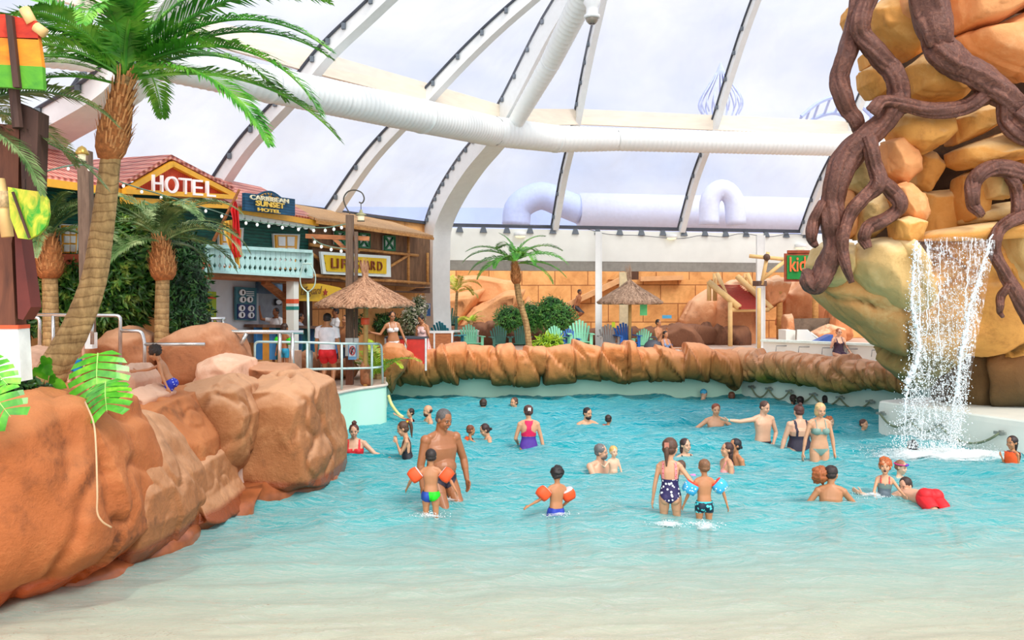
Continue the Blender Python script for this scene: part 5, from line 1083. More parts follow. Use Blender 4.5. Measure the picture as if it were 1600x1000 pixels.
def frond_mesh(seed,L,a0,a1,nl=62,lw=0.020,ll=0.42,vup=0.35,dr=0.35):
    """local: grows along +X, Z up; a0 start angle, a1 end angle (deg)"""
    rs=random.Random(seed); n=26; pts=[V(0,0,0)]; 
    for i in range(n):
        t0=(i+.5)/n; a=rad(a0+(a1-a0)*t0**1.25); pts.append(pts[-1]+V(math.cos(a),0,math.sin(a))*(L/n))
    mb=MB(); mb.tube(pts,[0.022*L/2.4*(1-i/n*0.85)+.003 for i in range(n+1)],6)
    for k in range(nl):
        u=0.10+0.90*k/(nl-1); i=min(int(u*n),n-1); p=pts[i].lerp(pts[i+1],u*n-i); tg=(pts[i+1]-pts[i]).normalized(); up=tg.cross(V(0,1,0)); up=up if up.z>0 else -up
        sc=ll*L/2.4*(math.sin(math.pi*min(1,0.12+u*0.86))**0.55)*rs.uniform(.85,1.1)
        for s in(-1,1):
            fw=0.55+0.75*u; d=(V(0,s,0)+tg*fw+up*(vup*rs.uniform(.5,1.2))).normalized(); e1=p+d*sc*.5; d2=(d-V(0,0,dr*rs.uniform(.7,1.6))).normalized(); e2=e1+d2*sc*.5
            w_=lw*L/2.4*rs.uniform(.8,1.2); sv=d.cross(up).normalized()*w_
            mb.add([p-sv*.3,p+sv*.3,e1+sv,e1-sv,e2],[(0,1,2,3),(3,2,4)])
    return mb
def palm(name,lab,base,trunk,crownspec,m,seed,fl,nl=62,lw=.02,ll=.42,bulge=None,nb=22):
    """trunk list of (x,y,z,r) world; crownspec list of (azimuth deg, a0, a1, length)"""
    t=thing(name,lab,'palm tree',base); q=spline(trunk,10); pts=[Vector(a_[:3]) for a_ in q]
    rr=[a_[3]*(1+0.02*((i%3)==0)) for i,a_ in enumerate(q)]; mb=MB(); mb.tube(pts,rr,20); mb.build('trunk',m_bark,t,True)
    top=pts[-1]; ax=(pts[-1]-pts[-5]).normalized(); rs=random.Random(seed)
    if bulge:
        L,R=bulge; b0=top-ax*L; mb=MB()
        n=14; prof=[(0.72,0),(1.05,.12),(1.15,.3),(1.0,.55),(.75,.8),(.45,1)]
        mb.tube([b0+ax*(L*z) for r_,z in prof],[R*r_ for r_,z in prof],16); mb.build('fibre_sheath',m_fib,t,True)
        mb=MB(); X,Yv=frame(ax)
        for k in range(260):
            z=rs.random(); a=rs.uniform(0,6.28); r_=R*float(np.interp(z,[p_[1] for p_ in prof],[p_[0] for p_ in prof])); o=X*math.cos(a)+Yv*math.sin(a); p=b0+ax*(L*z)+o*r_*.95; e=p+ax*(L*rs.uniform(.08,.2))+o*R*rs.uniform(.12,.4); w_=ax.cross(o)*R*.08
            mb.add([p-w_,p+w_,e+w_*.6,e-w_*.6],[(0,1,2,3)])
        mb.build('leaf_stubs',m_fib2,t)
    cache={}
    for k,(az,a0,a1,L) in enumerate(crownspec):
        key=(round(a0/12),round(a1/12),round(L,1))
        if key not in cache: mb=frond_mesh(seed*50+k,L,a0,a1,nl,lw,ll); me=bpy.data.meshes.new('frond'); me.from_pydata(mb.v,[],mb.f); me.materials.append(m); me.update(); cache[key]=me
        o=bpy.data.objects.new('frond',cache[key]); COL.objects.link(o); o.parent=t; o.location=top-Vector(base)+ax*rs.uniform(-.12,.06)*fl; o.rotation_euler=(rs.uniform(-.35,.35),0,rad(az))
    return t
def pt(px,py,Y,r): v_=P(px,py,Y); return (v_.x,v_.y,v_.z,r)
Yb=10.0
tr=[pt(62,620,9.9,.17),pt(85,575,9.9,.165),pt(120,510,9.95,.15),pt(146,440,10,.135),pt(158,370,10,.125),pt(167,300,10,.115),pt(174,240,10,.105),pt(184,180,10,.10),pt(196,120,10,.09)]
cs=[(0,45,-40,2.3),(-12,25,-62,2.35),(12,15,-50,2.3),(8,60,-18,2.4),(-25,8,-68,2.0),(25,48,-30,2.3),(-8,72,5,2.2),(35,70,0,2.2),(-50,50,-40,2.1),(55,40,-40,2.2),(80,60,-20,2.1),(100,40,-50,2.0),(-80,55,-55,1.7),(-110,50,-60,1.7),(135,55,-30,1.9),(160,50,-40,1.9),(180,30,-50,1.6),(-160,15,-60,1.5),(172,65,-10,1.9),(-170,55,-35,1.8),(-140,35,-60,1.6),(-20,80,30,1.9),(120,80,20,1.8),(-95,85,-30,1.5)]
cs=[(a_,b_,c_,d_*1.12) for a_,b_,c_,d_ in cs]
palm('palm_tree','tall leaning palm with ringed curved trunk growing behind the left boulders',P(66,612,9.9),tr,cs,m_pl,3,1,nl=70,bulge=(0.95,.155))
# palm off frame at left whose fronds droop into view
tr=[pt(-120,600,8.6,.14),pt(-110,400,8.6,.12),pt(-95,190,8.6,.10)]
palm('palm_tree','mostly hidden palm at the left frame edge whose frond droops over the wooden signs',P(-120,610,8.6),tr,[(0,35,-48,1.9),(10,10,-55,1.7),(-15,0,-70,1.5),(30,60,-20,1.7),(90,50,-40,1.7),(170,45,-40,1.7),(-120,50,-40,1.7),(60,30,-60,1.6)],m_plg,5,1,nl=60,bulge=(.5,.14))
tr=[pt(252,545,15.2,.12),pt(253,480,15.2,.115),pt(254,420,15.2,.11),pt(250,372,15.2,.10)]
cs=[(k*360/17+(k%3)*9,[62,35,10,75,48][k%5],[-45,-62,-70,-10,-40][k%5],[1.7,1.75,1.5,1.35,1.7][k%5]) for k in range(20)]
palm('palm_tree','short palm with a shaggy fibrous neck in front of the hedge below the HOTEL sign',P(252,548,15.2),tr,cs,m_plg,7,1,nl=48,bulge=(.72,.19))
tr=[pt(80,560,15.0,.13),pt(79,480,15,.125),pt(77,410,15.,.12),pt(76,365,15.0,.11)]
cs=[(k*360/15+(k%3)*9,[58,40,15,70,30][k%5],[-45,-60,-70,-15,-60][k%5],[1.5,1.6,1.3,1.2,1.5][k%5]) for k in range(16)]
palm('palm_tree','short dark palm left of the leaning trunk behind the front railing',P(80,560,15.0),tr,cs,m_plg,9,1,nl=44,bulge=(.75,.2))
c=P(828,548,29.4); c.z=DK
tr=[(c.x,c.y,DK,.11),pt(823,510,29.5,.10),pt(811,465,29.6,.10),pt(806,428,29.6,.10),pt(804,408,29.6,.09)]
cs=[(0,30,-45,1.9),(12,48,-30,1.8),(-12,15,-50,1.85),(180,38,-50,1.9),(170,20,-60,1.8),(192,50,-30,1.8),(90,50,-40,1.7),(-90,45,-50,1.6),(-60,35,-60,1.5),(-120,35,-60,1.5),(60,50,-30,1.7),(120,55,-30,1.7),(150,78,20,1.3),(20,70,-5,1.5),(200,5,-70,1.5),(-25,5,-65,1.6)]
palm('palm_tree','slim curved palm standing alone behind the rock rim',c,tr,cs,m_pl,13,1,nl=46,ll=.5,lw=.028,bulge=(.75,.15))
c=P(713,548,34); c.z=DK; tr=[(c.x,c.y,DK,.07),pt(712,500,34,.06),pt(714,455,34,.05)]
palm('palm_tree','thin yellowing palm in front of the slanted sandstone right of the arch',c,tr,[(k*45+10,[60,40,70,30][k%4],[-60,-70,-20,-60][k%4],1.15) for k in range(8)],m_ply,15,1,nl=26,ll=.5,lw=.035)
def areca(lab,c,n,L,m,seed,name='areca_palm',cat='plant',ll=.55,lw=.03):
    t=thing(name,lab,cat,c); rs=random.Random(seed)
    for k in range(n):
        a0=rs.uniform(50,85); mb=frond_mesh(seed*20+k,L*rs.uniform(.75,1.1),a0,a0-rs.uniform(70,130),26,lw,ll); me=bpy.data.meshes.new('frond'); me.from_pydata(mb.v,[],mb.f); me.materials.append(m); o=bpy.data.objects.new('frond',me); COL.objects.link(o); o.parent=t; o.location=(0,0,.0); o.rotation_euler=(0,0,rs.uniform(0,6.28))
    MB().lathe([(.12,0),(.1,.15),(.0,.2)],c,8).build('stem_clump',m_bark,t); return t
m,nt,b=newmat('leaf_lime'); v=coords(nt,'World'); f=noise(nt,v,4,3); nt.links.new(ramp(nt,f,[(0.3,hx((92,150,24))),(0.55,hx((168,206,40))),(0.72,hx((214,214,80)))]),b.inputs['Base Color']); b.inputs['Roughness'].default_value=0.5; m_lime=m
c=PZ(600,562,DK) if 0 else P(590,560,21.6); c.z=DK; areca('bright lime areca palm right of the big parasol pole',c,12,1.35,m_lime,21)
c=P(712,548,35.6); c.z=1.5; areca('low yellow-green palm tuft on the planter rock near the arch',c,8,.8,m_ply,23)
c=P(735,548,35.4); c.z=1.6; areca('low green palm tuft on the planter rock behind the mint chair',c,8,.8,m_lime,25)
# ================================================================= bushes made of leaves
def leafmat(name,a,b_,c_):
    m,nt,b=newmat(name); v=coords(nt,'World'); f=noise(nt,v,5,3,.6); nt.links.new(ramp(nt,f,[(0.32,hx(a)),(0.5,hx(b_)),(0.7,hx(c_))]),b.inputs['Base Color']); b.inputs['Roughness'].default_value=0.4; return m
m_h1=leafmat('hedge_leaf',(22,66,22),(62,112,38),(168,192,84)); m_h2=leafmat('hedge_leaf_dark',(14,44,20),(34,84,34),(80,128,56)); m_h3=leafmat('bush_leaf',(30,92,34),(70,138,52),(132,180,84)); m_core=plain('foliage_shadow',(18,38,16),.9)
def bush(lab,ells,n,size,m,seed,name='leafy_bush',cat='bush',asp=.32,group=None):
    """ells: list of (center, (rx,ry,rz)); leaves drift around the ellipsoid surfaces"""
    rs=np.random.RandomState(seed); z0=min(c[2]-r[2] for c,r in ells); c0=ells[0][0]; t=thing(name,lab,cat,(c0[0],c0[1],z0),group)
    vs=[];fs=[]; tot=sum(r[0]*r[2] for c,r in ells)
    for c,r in ells:
        k=int(n*r[0]*r[2]/tot); d=rs.normal(size=(k,3)); d[:,1]=np.where(rs.rand(k)<.7,-abs(d[:,1]),d[:,1]); d/=np.linalg.norm(d,axis=1)[:,None]
        p=np.array(c)+d*np.array(r)*rs.uniform(.8,1.08,(k,1)); p+=fbm(p*2.5,2,seed)[:,None]*d*.35*min(r)
        for i in range(k):
            dd=Vector(d[i]); tv=Vector(rs.normal(size=3)); tv=(tv-dd*tv.dot(dd)*.6).normalized(); tv=(tv-V(0,0,.5)+dd*.5).normalized(); sv=tv.cross(dd+Vector(rs.normal(size=3))*.4)
            if sv.length<.01: continue
            sv.normalize(); L=size*rs.uniform(.6,1.3); q=Vector(p[i]); w_=L*asp*.5; nn=tv.cross(sv)*L*.08; b0=len(vs)
            vs+= [q,q+tv*L*.5+sv*w_+nn,q+tv*L,q+tv*L*.5-sv*w_+nn]; fs.append((b0,b0+1,b0+2,b0+3))
    mesh('foliage',vs,fs,m,t)
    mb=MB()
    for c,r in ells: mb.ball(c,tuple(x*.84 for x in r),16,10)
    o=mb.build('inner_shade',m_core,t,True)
    return t
def E(px,py,Y,rx,ry,d=.7): c=P(px,py,Y); return ((c.x,c.y,c.z),(rx/F*Y,d,ry/F*Y))
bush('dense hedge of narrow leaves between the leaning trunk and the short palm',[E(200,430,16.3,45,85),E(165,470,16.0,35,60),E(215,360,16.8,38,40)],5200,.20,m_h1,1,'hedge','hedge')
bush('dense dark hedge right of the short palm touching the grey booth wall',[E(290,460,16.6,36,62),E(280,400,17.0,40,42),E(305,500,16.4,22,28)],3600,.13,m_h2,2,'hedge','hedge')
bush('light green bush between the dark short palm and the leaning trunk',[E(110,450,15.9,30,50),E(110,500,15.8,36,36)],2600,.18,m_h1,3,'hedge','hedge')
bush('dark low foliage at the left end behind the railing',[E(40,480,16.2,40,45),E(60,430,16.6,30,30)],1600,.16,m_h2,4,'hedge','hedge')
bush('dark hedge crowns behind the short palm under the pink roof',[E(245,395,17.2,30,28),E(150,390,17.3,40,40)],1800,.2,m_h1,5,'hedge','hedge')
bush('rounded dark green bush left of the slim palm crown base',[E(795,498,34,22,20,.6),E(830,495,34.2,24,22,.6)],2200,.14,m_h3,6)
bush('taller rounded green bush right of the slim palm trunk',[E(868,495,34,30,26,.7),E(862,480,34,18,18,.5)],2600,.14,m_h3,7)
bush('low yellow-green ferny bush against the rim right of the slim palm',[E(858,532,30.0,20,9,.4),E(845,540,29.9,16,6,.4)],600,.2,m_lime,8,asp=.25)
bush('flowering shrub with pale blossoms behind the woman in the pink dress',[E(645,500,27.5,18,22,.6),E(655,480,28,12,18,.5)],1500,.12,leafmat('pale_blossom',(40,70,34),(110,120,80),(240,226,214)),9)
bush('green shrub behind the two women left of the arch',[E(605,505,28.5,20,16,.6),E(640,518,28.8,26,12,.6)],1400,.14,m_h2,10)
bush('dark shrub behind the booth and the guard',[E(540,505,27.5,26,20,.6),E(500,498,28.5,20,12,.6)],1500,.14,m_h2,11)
# ================================================================= monstera
m,nt,b=newmat('monstera_leaf'); v=coords(nt,'World'); f=noise(nt,v,6,3); nt.links.new(ramp(nt,f,[(0.3,hx((44,128,24))),(0.55,hx((86,176,38))),(0.75,hx((160,212,62)))]),b.inputs['Base Color']); b.inputs['Roughness'].default_value=0.3; m_mon=m
m_vein=plain('vein_pale',(170,214,110),.5)
def mleaf(parent,tip,base,w,seed,nlob=6,nm='split_leaf',nrm=V(.1,-1,.35)):
    """split leaf from stalk point base to tip"""
    base=Vector(base);tip=Vector(tip); ax=(tip-base); L=ax.length; ax.normalize(); sx_=ax.cross(nrm).normalized(); up=sx_.cross(ax); rs=random.Random(seed); mb=MB()
    def pw(u,s,lat,h=0): # point along the leaf: u 0..1 along the rib
        return base+ax*(u*L)+sx_*(s*lat)+up*(h-0.12*L*(u-.4)**2*2-0.25*lat*lat/max(w,1e-3))
    hw=lambda u: w*math.sqrt(max(0,1-((u-.42)/.62)**2))
    for s in(-1,1):
        for k in range(nlob):
            u0=-.14+k*1.1/nlob; u1=u0+1.0/nlob*.98; ua=max(0,u0); ub=max(.02,min(1,u1))
            W0=hw(min(max(u0+.0,-.15),1)); W1=hw(min(u1,1)); sweep=.05+.22*(k/nlob)
            n=5; A=[];B_=[]
            for i in range(n+1):
                q=i/n; gap=.0 if q<.55 else .22*(q-.55)/.45*(1/nlob)
                A.append(pw(ua+(u0-ua)*q+sweep*q+gap*.5,s,W0*q)); B_.append(pw(ub+(u1-ub)*q+sweep*q-gap*.5,s,W1*q if q<1 else W1*.96))
            vs=A+B_; mb.add(vs,[(i,i+1,n+2+i,n+1+i) if s>0 else (i+1,i,n+1+i,n+2+i) for i in range(n)])
    mb.build(nm,m_mon,parent)
    mb=MB(); mb.tube([pw(-.02,1,0,.004),pw(.5,1,0,.004),pw(1.0,1,0,.003)],[.008,.006,.002],5); mb.build('midrib',m_vein,parent)
mo_=thing('monstera_plant','monstera with two big glossy split leaves hanging over the orange boulder','plant',P(150,625,9.6))
Ym=9.2
mleaf(mo_,P(118,572,Ym-.1),P(166,560,Ym),.0,1) if 0 else None
mleaf(mo_,P(150,615,Ym-.15),P(152,552,Ym+.05),.31,1)
mleaf(mo_,P(165,640,Ym-.45),P(164,596,Ym-.15),.25,2)
mb=MB(); mb.tube([Vector(q) for q in spline([P(95,610,9.6),P(120,622,9.4),P(140,610,9.3),P(152,560,Ym+.1)],5)],.012,6); mb.build('stalk',m_vein,mo_,True)
mb=MB(); mb.tube([Vector(q) for q in spline([P(95,610,9.6),P(125,620,9.3),P(150,608,9.1),P(163,598,Ym-.13)],5)],.010,6); mb.build('stalk',m_vein,mo_,True)
m2_=thing('monstera_plant','monstera with cut-off bright leaves at the left frame edge','plant',P(-15,610,8.0))
mleaf(m2_,P(14,650,7.6),P(-22,600,7.7),.2,3); mleaf(m2_,P(10,600,7.7),P(-25,560,7.8),.14,4); MB().tube([P(-30,610,7.9),P(-22,590,7.8)],.012,6).build('stalk',m_vein,m2_)
m3_=thing('pothos_plant','small heart-leaved plant climbing the foot of the leaning palm','plant',P(70,600,9.6))
def heart(parent,c,sz,rz,tilt): 
    pr=[(0,-1),(.45,-.45),(.62,.05),(.55,.42),(.28,.58),(0,.42),(-.28,.58),(-.55,.42),(-.62,.05),(-.45,-.45)]; R=Matrix.Rotation(rz,3,'Y')@Matrix.Rotation(tilt,3,'X'); MB().add([Vector(c)+R@V(x*sz,0,y*sz) for x,y in pr],[tuple(range(10))]).build('leaf',m_mon,parent)
for k,(px,py,sz,rz) in enumerate(((72,565,.11,.3),(64,580,.12,-.5),(48,585,.10,.2),(84,592,.09,.9),(92,600,.09,-1.0),(50,600,.08,.5),(38,592,.09,-.4),(76,578,.1,1.4))): heart(m3_,P(px,py,9.35-.03*k),sz,rz,.3)
MB().tube([Vector(q) for q in spline([P(60,612,9.5),P(72,590,9.45),P(80,575,9.4),P(70,560,9.4)],4)],.006,5).build('vine',m_vein,m3_)
bush('dark ground ivy at the foot of the carved post',[E(20,602,9.0,26,10,.3),E(60,606,9.3,16,6,.2)],420,.10,m_h2,12,'ground_ivy','plant',.6)
# ================================================================= carved signpost at left
cp=thing('carved_signpost','dark carved wooden signpost with a white foot and orange band at the left edge','post',P(12,600,8.6)); Yc=8.6
def cbx(px,nm,m,dy_=0,th=.2): MB().prism([P(a_,b_,Yc+dy_) for a_,b_ in px],(0,th,0)).build(nm,m,cp)
m_cw=wood('carved_dark',(128,76,52),(84,48,34),3,(3,3,.5)); m_cw2=wood('carved_darker',(88,58,46),(56,36,30),3,(3,3,.5))
cbx([(-40,190),(30,196),(28,320),(18,380),(24,510),(-40,510)],'trunk_board',m_cw); cbx([(30,160),(60,175),(56,300),(34,300)],'upper_board',m_cw2,-.03)
cbx([(22,350),(30,352),(48,480),(36,500),(28,498)],'side_board',plain('maroon',(104,38,28),.6),-.02); cbx([(-40,508),(28,508),(28,514),(-40,514)],'orange_band',plain('band_orange',(226,92,50),0.6),-.01,.22); cbx([(-40,514),(28,514),(33,596),(-40,596)],'white_foot',m_wht,0,.21)
mb=MB(); mb.tube([P(-2,280,Yc-.2),P(12,370,Yc-.2)],.055,10); mb.build('bamboo_arm',m_bl,cp,True); mb=MB(); mb.tube([P(2,300,Yc-.2),P(6,325,Yc-.2)],.065,10); mb.build('lashing',plain('rope_beige',(206,176,130),.8,var=.3,scale=30),cp,True)
rb=thing('painted_board','red, orange and green painted board on bamboo pegs at the top left','sign',P(20,140,8.4))
def rbx(px,nm,m,dy_=0,th=.06): MB().prism([P(a_,b_,8.4+dy_) for a_,b_ in px],(0,th,0)).build(nm,m,rb)
rbx([(-60,22),(8,22),(57,33),(60,62),(-60,56)],'red_plank',wood('paint_red',(222,66,34),(176,40,24),3,(1,1,3))); rbx([(-60,56),(60,60),(66,104),(-60,98)],'orange_plank',wood('paint_orange',(246,160,34),(220,116,26),3,(1,1,3))); rbx([(-60,98),(66,104),(68,140),(-60,132)],'green_plank',wood('paint_green',(112,190,40),(60,140,40),2.5,(1,1,2)))
rbx([(8,22),(18,24),(30,136),(20,136)],'batten',m_cw2,-.05)
for a_,c_ in (((38,14),(50,36)),((56,42),(70,52))): MB().tube([P(a_[0],a_[1],8.42),P(c_[0],c_[1],8.42)],.05,10).build('bamboo_peg',m_bl,rb,True)
MB().tube([P(20,120,8.5),P(28,200,8.5)],.05,8).build('support',m_cw2,rb)
lf=thing('leaf_sign','green and yellow painted wooden leaf hung on the signpost','sign',P(45,375,8.3))
m,nt,b=newmat('leaf_paint'); f=noise(nt,coords(nt,'Object',(1,1,.5),(0,rad(-35),0)),9,4,.6,1.0); nt.links.new(ramp(nt,f,[(0.38,hx((60,160,30))),(0.5,hx((170,190,40))),(0.62,hx((224,206,60)))]),b.inputs['Base Color']); m_lp=m
MB().prism([P(a_,b_,8.3) for a_,b_ in ((12,292),(36,296),(66,300),(74,312),(76,335),(72,352),(60,366),(44,374),(28,372),(16,340))],(0,.04,0)).build('leaf_board',m_lp,lf); MB().bar(P(20,300,8.27),P(46,372,8.27),.02,.02).build('midrib',m_cw2,lf); MB().tube([P(38,280,8.34),P(38,300,8.34)],.012,5).build('hook',m_cw2,lf)
# second square post behind the palms
t=thing('square_post','tall square brown post with white foot standing behind the palm trunk','post',P(137,540,14.2))
MB().prism([P(a_,b_,14.2) for a_,b_ in ((120,235),(138,235),(143,520),(125,520))],(0,.16,0)).build('shaft',m_post,t); MB().prism([P(a_,b_,14.19) for a_,b_ in ((125,520),(144,520),(144,545),(125,545))],(0,.18,0)).build('white_foot',m_wht,t)
t=thing('lantern','small brass lantern hanging left of the leaning trunk','lantern',P(128,246,12)); MB().lathe([(0,.16),(.05,.13),(.09,.06),(.09,.04),(0,.04)],P(128,246,12),12).build('cap',plain('brass',(196,160,80),.3,metal=.6),t,True); MB().lathe([(.05,.04),(.045,-.05)],P(128,246,12),12).build('glass',plain('lantern_glass',(250,236,196),0.2,emit=0.4),t,True); MB().lathe([(0,-.05),(.06,-.05),(.06,-.07),(0,-.07)],P(128,246,12),12).build('base',m_iron,t)
mb=MB(); mb.tube([Vector(q) for q in spline([P(133,628,8.0),P(146,660,7.75),P(150,700,7.62),P(152,770,7.55),P(152,800,7.56),P(160,815,7.6),P(174,824,7.7)],6)],.008,6); tag(mb.build('hose',mcord,None,True),'thin beige cable running down the huge orange boulder','cable')
# ================================================================= people
SK={}; SEAT={}
def skin(c):
    if c in SK: return SK[c]
    m,nt,b=newmat('skin'); f=noise(nt,coords(nt,'Object'),7,4,.6); q=hx(c)
    nt.links.new(ramp(nt,f,[(0.3,tuple(x*.86 for x in q[:3])+(1,)),(0.7,q)]),b.inputs['Base Color']); b.inputs['Roughness'].default_value=0.42
    b.inputs['Subsurface Weight'].default_value=0.0; SK[c]=m; return m
def hairm(c,curly=False):
    k=('h',c)
    if k in SK: return SK[k]
    m,nt,b=newmat('hair'); f=noise(nt,coords(nt,'Object',(1,1,.5)),60,4,.7); q=hx(c)
    nt.links.new(ramp(nt,f,[(0.3,tuple(x*.55 for x in q[:3])+(1,)),(0.7,tuple(min(1,x*1.35) for x in q[:3])+(1,))]),b.inputs['Base Color']); b.inputs['Roughness'].default_value=0.5; bump(nt,b,f,.5,.01); SK[k]=m; return m
def dots(name,base,dot,scale,size=.28,rnd=1.0):
    m,nt,b=newmat(name); vo=N(nt,'ShaderNodeTexVoronoi'); vo.inputs['Scale'].default_value=scale; vo.inputs['Randomness'].default_value=rnd; nt.links.new(coords(nt,'Object'),vo.inputs['Vector'])
    nt.links.new(ramp(nt,vo.outputs['Distance'],[(size,hx(dot)),(size+.04,hx(base))]),b.inputs['Base Color']); b.inputs['Roughness'].default_value=.6; return m
def fab(c): return plain('fabric_%d_%d_%d'%c,c,0.6,var=.1,scale=14)
m_eyew=plain('eye_white',(206,196,188),.5,var=.01); m_iris=plain('eye_dark',(34,24,18),.2,var=.01); m_mouth=plain('lip_pink',(176,88,78),.45); m_mouthd=plain('mouth_dark',(70,22,24),.4)
def caps(mb,a,b_,ra,rb,n=12):
    a=Vector(a);b_=Vector(b_); mb.tube([a,b_],[ra,rb],n); mb.ball(a,ra,n,8); mb.ball(b_,rb,n,8)
def oball(mb,c,X,Yv,Z,r,n=14,m=10):
    k=len(mb.v); mb.ball((0,0,0),r,n,m); c=Vector(c)
    for i in range(k,len(mb.v)): q=mb.v[i]; mb.v[i]=tuple(c+X*q[0]+Yv*q[1]+Z*q[2])
def person(label,hxp,hyp,Y=None,wy=None,yaw=0,kind='m',H=None,sk=(214,160,124),hair=('short',(50,36,28)),wear=(),arms={},lean=(0,0),head=(0,0),legs=None,feet=None,fat=1.0,group=None,handdir={},beard=None,acc=(),open_mouth=False,straight=False,smile=False,vox=None):
    if Y is None: Y=CH*F/(wy-HZ)
    child=kind in('c','t'); fem=kind in('f','cf'); child=child or kind=='cf'
    if H is None: H={'m':1.76,'f':1.65,'c':1.2,'cf':1.2,'t':.95}[kind]
    hh=H*{'m':.132,'f':.134,'c':.165,'cf':.165,'t':.19}[kind]*1.09; 
    a_=rad(yaw); R=V(math.cos(a_),math.sin(a_),0); Fw=V(math.sin(a_),-math.cos(a_),0)
    sp=(Vector((lean[0],lean[1],0))+V(0,0,lean[2] if len(lean)>2 else 1)).normalized()
    Rt=(R-sp*R.dot(sp)).normalized(); Ft=Rt.cross(sp)*-1.0; Ft=Ft if Ft.dot(Fw)>=0 or abs(sp.z)<.3 else -Ft
    T=.29*H*(0.95 if child else 1)
    ha=rad(yaw+head[0]); HR=V(math.cos(ha),math.sin(ha),0); HF=V(math.sin(ha),-math.cos(ha),0); pit=rad(head[1]); HU=V(0,0,1)
    roll=rad(head[2]) if len(head)>2 else 0
    hf=(HF*math.cos(pit)+HU*math.sin(pit)).normalized(); hu=(HU*math.cos(pit)-HF*math.sin(pit)).normalized()
    if roll: M=Matrix.Rotation(roll,3,hf); hu=M@hu; HR=M@HR
    S0=sp*T; C0=S0+sp*(.045*H)+hf*.012*H+hu*.012*H; top0=C0+hu*hh
    tgt=P(hxp,hyp,Y); O=tgt-top0; S=O+S0; C=O+C0
    fm=fat; sw=(.112 if kind=='m' else .099)*H*(.93 if child else 1); cw=.88 if child else 1.0
    mb=MB(); bones={}
    prof=[(-.17,.046,.045,0),(-.08,.085,.064,-.006),(0,.102 if fem else .096,.070,-.008),(.18,.098 if fem else .090,.066,-.002),(.42,.076 if fem else .084,.058,.004),(.62,.084 if fem else .094,.064,.004),(.80,.092 if fem else .104,.066,.002),(.94,.090 if fem else .104,.054,-.002),(1.04,.062,.044,-.006),(1.14,.03,.034,-.004)]
    def ring(s): 
        q=[np.interp(s,[p_[0] for p_ in prof],[p_[k] for p_ in prof]) for k in(1,2,3)]
        f_=1+(fm-1)*(1.25 if s<.75 else .7); return q[0]*H*cw*f_,q[1]*H*(1.0 if not child else .92)*(1+(fm-1)*1.5 if s<.8 else 1),q[2]*H
    vs=[];n=20; SS=np.linspace(-.17,1.14,22)
    for s in SS:
        a0,b0,o0=ring(s); c=O+sp*(s*T)+Ft*o0
        for j in range(n): t0=2*math.pi*j/n; cx,sx2=math.cos(t0),math.sin(t0); vs.append(c+Rt*(a0*np.sign(cx)*abs(cx)**.85)+Ft*(b0*np.sign(sx2)*abs(sx2)**.85))
    k=len(SS); mb.add(vs,[(i*n+j,i*n+(j+1)%n,(i+1)*n+(j+1)%n,(i+1)*n+j) for i in range(k-1) for j in range(n)]+[tuple(range(n-1,-1,-1)),tuple((k-1)*n+j for j in range(n))])
    if fem and not child:
        for s_ in(-1,1): oball(mb,O+sp*(.70*T)+Rt*s_*.046*H+Ft*(.050*H*fm**.5),Rt,Ft,sp,(.040*H*fm**.5,.034*H,.038*H))
    elif not child:
        for s_ in(-1,1): oball(mb,O+sp*(.78*T)+Rt*s_*.048*H+Ft*.040*H,Rt,Ft,sp,(.046*H,.020*H,.030*H))
        if fm>1.05: oball(mb,O+sp*(.30*T)+Ft*.03*H*fm,Rt,Ft,sp,(.082*H*fm,.07*H*fm,.075*H))
    else: oball(mb,O+sp*(.28*T)+Ft*.018*H,Rt,Ft,sp,(.07*H,.055*H,.07*H))
    for s_ in(-1,1): oball(mb,O+sp*(-.03*T)+Rt*s_*.047*H*cw-Ft*.035*H,Rt,Ft,sp,(.048*H*fm*cw,.046*H*fm,.052*H))
    # neck
    nr=(.034 if kind=='m' else .028 if kind=='f' else .030)*H*(fm**.4); caps(mb,S+sp*.02*H,C+hu*.22*hh-hf*.10*hh,nr*1.12,nr)
    for s_ in(-1,1): caps(mb,S+sp*.025*H+Rt*s_*.02*H-Ft*.01*H,S+Rt*s_*sw*.80+sp*.006*H,.026*H,.026*H)
    # head
    oball(mb,C+hu*.60*hh-hf*.05*hh,HR,hf,hu,(.335*hh,.40*hh,.40*hh)); jw=.25 if kind=='m' else .225
    oball(mb,C+hu*.32*hh+hf*.06*hh,HR,hf,hu,((jw+.02)*hh*fm**.4,.27*hh,.31*hh)); oball(mb,C+hu*.09*hh+hf*.20*hh,HR,hf,hu,(.11*hh,.09*hh,.09*hh))
    nz=.8 if child else 1; caps(mb,C+hu*.52*hh+hf*.32*hh,C+hu*.385*hh+hf*(.36+.035*nz)*hh,.035*hh,.052*hh*nz,8)
    for s_ in(-1,1):
        oball(mb,C+hu*.36*hh+HR*s_*.035*hh+hf*.36*hh,HR,hf,hu,(.035*hh,.04*hh,.03*hh),8,6)
        oball(mb,C+hu*.47*hh+HR*s_*.345*hh-hf*.03*hh,HR,hf,hu,(.035*hh,.075*hh,.115*hh),10,8)
        oball(mb,C+hu*.35*hh+HR*s_*.15*hh+hf*.22*hh,HR,hf,hu,(.11*hh,.11*hh,.13*hh))
    oball(mb,C+hu*.565*hh+hf*.29*hh,HR,hf,hu,(.22*hh,.07*hh,.05*hh)); oball(mb,C+hu*.225*hh+hf*.305*hh,HR,hf,hu,(.09*hh,.05*hh,.045*hh),10,6)
    # arms
    ua,fa=.168*H,.142*H; r0,r1,r2=[x*H*cw*(1+(fm-1)*1.0) for x in((.0285,.023,.0155) if kind=='m' else (.0255,.021,.014))]
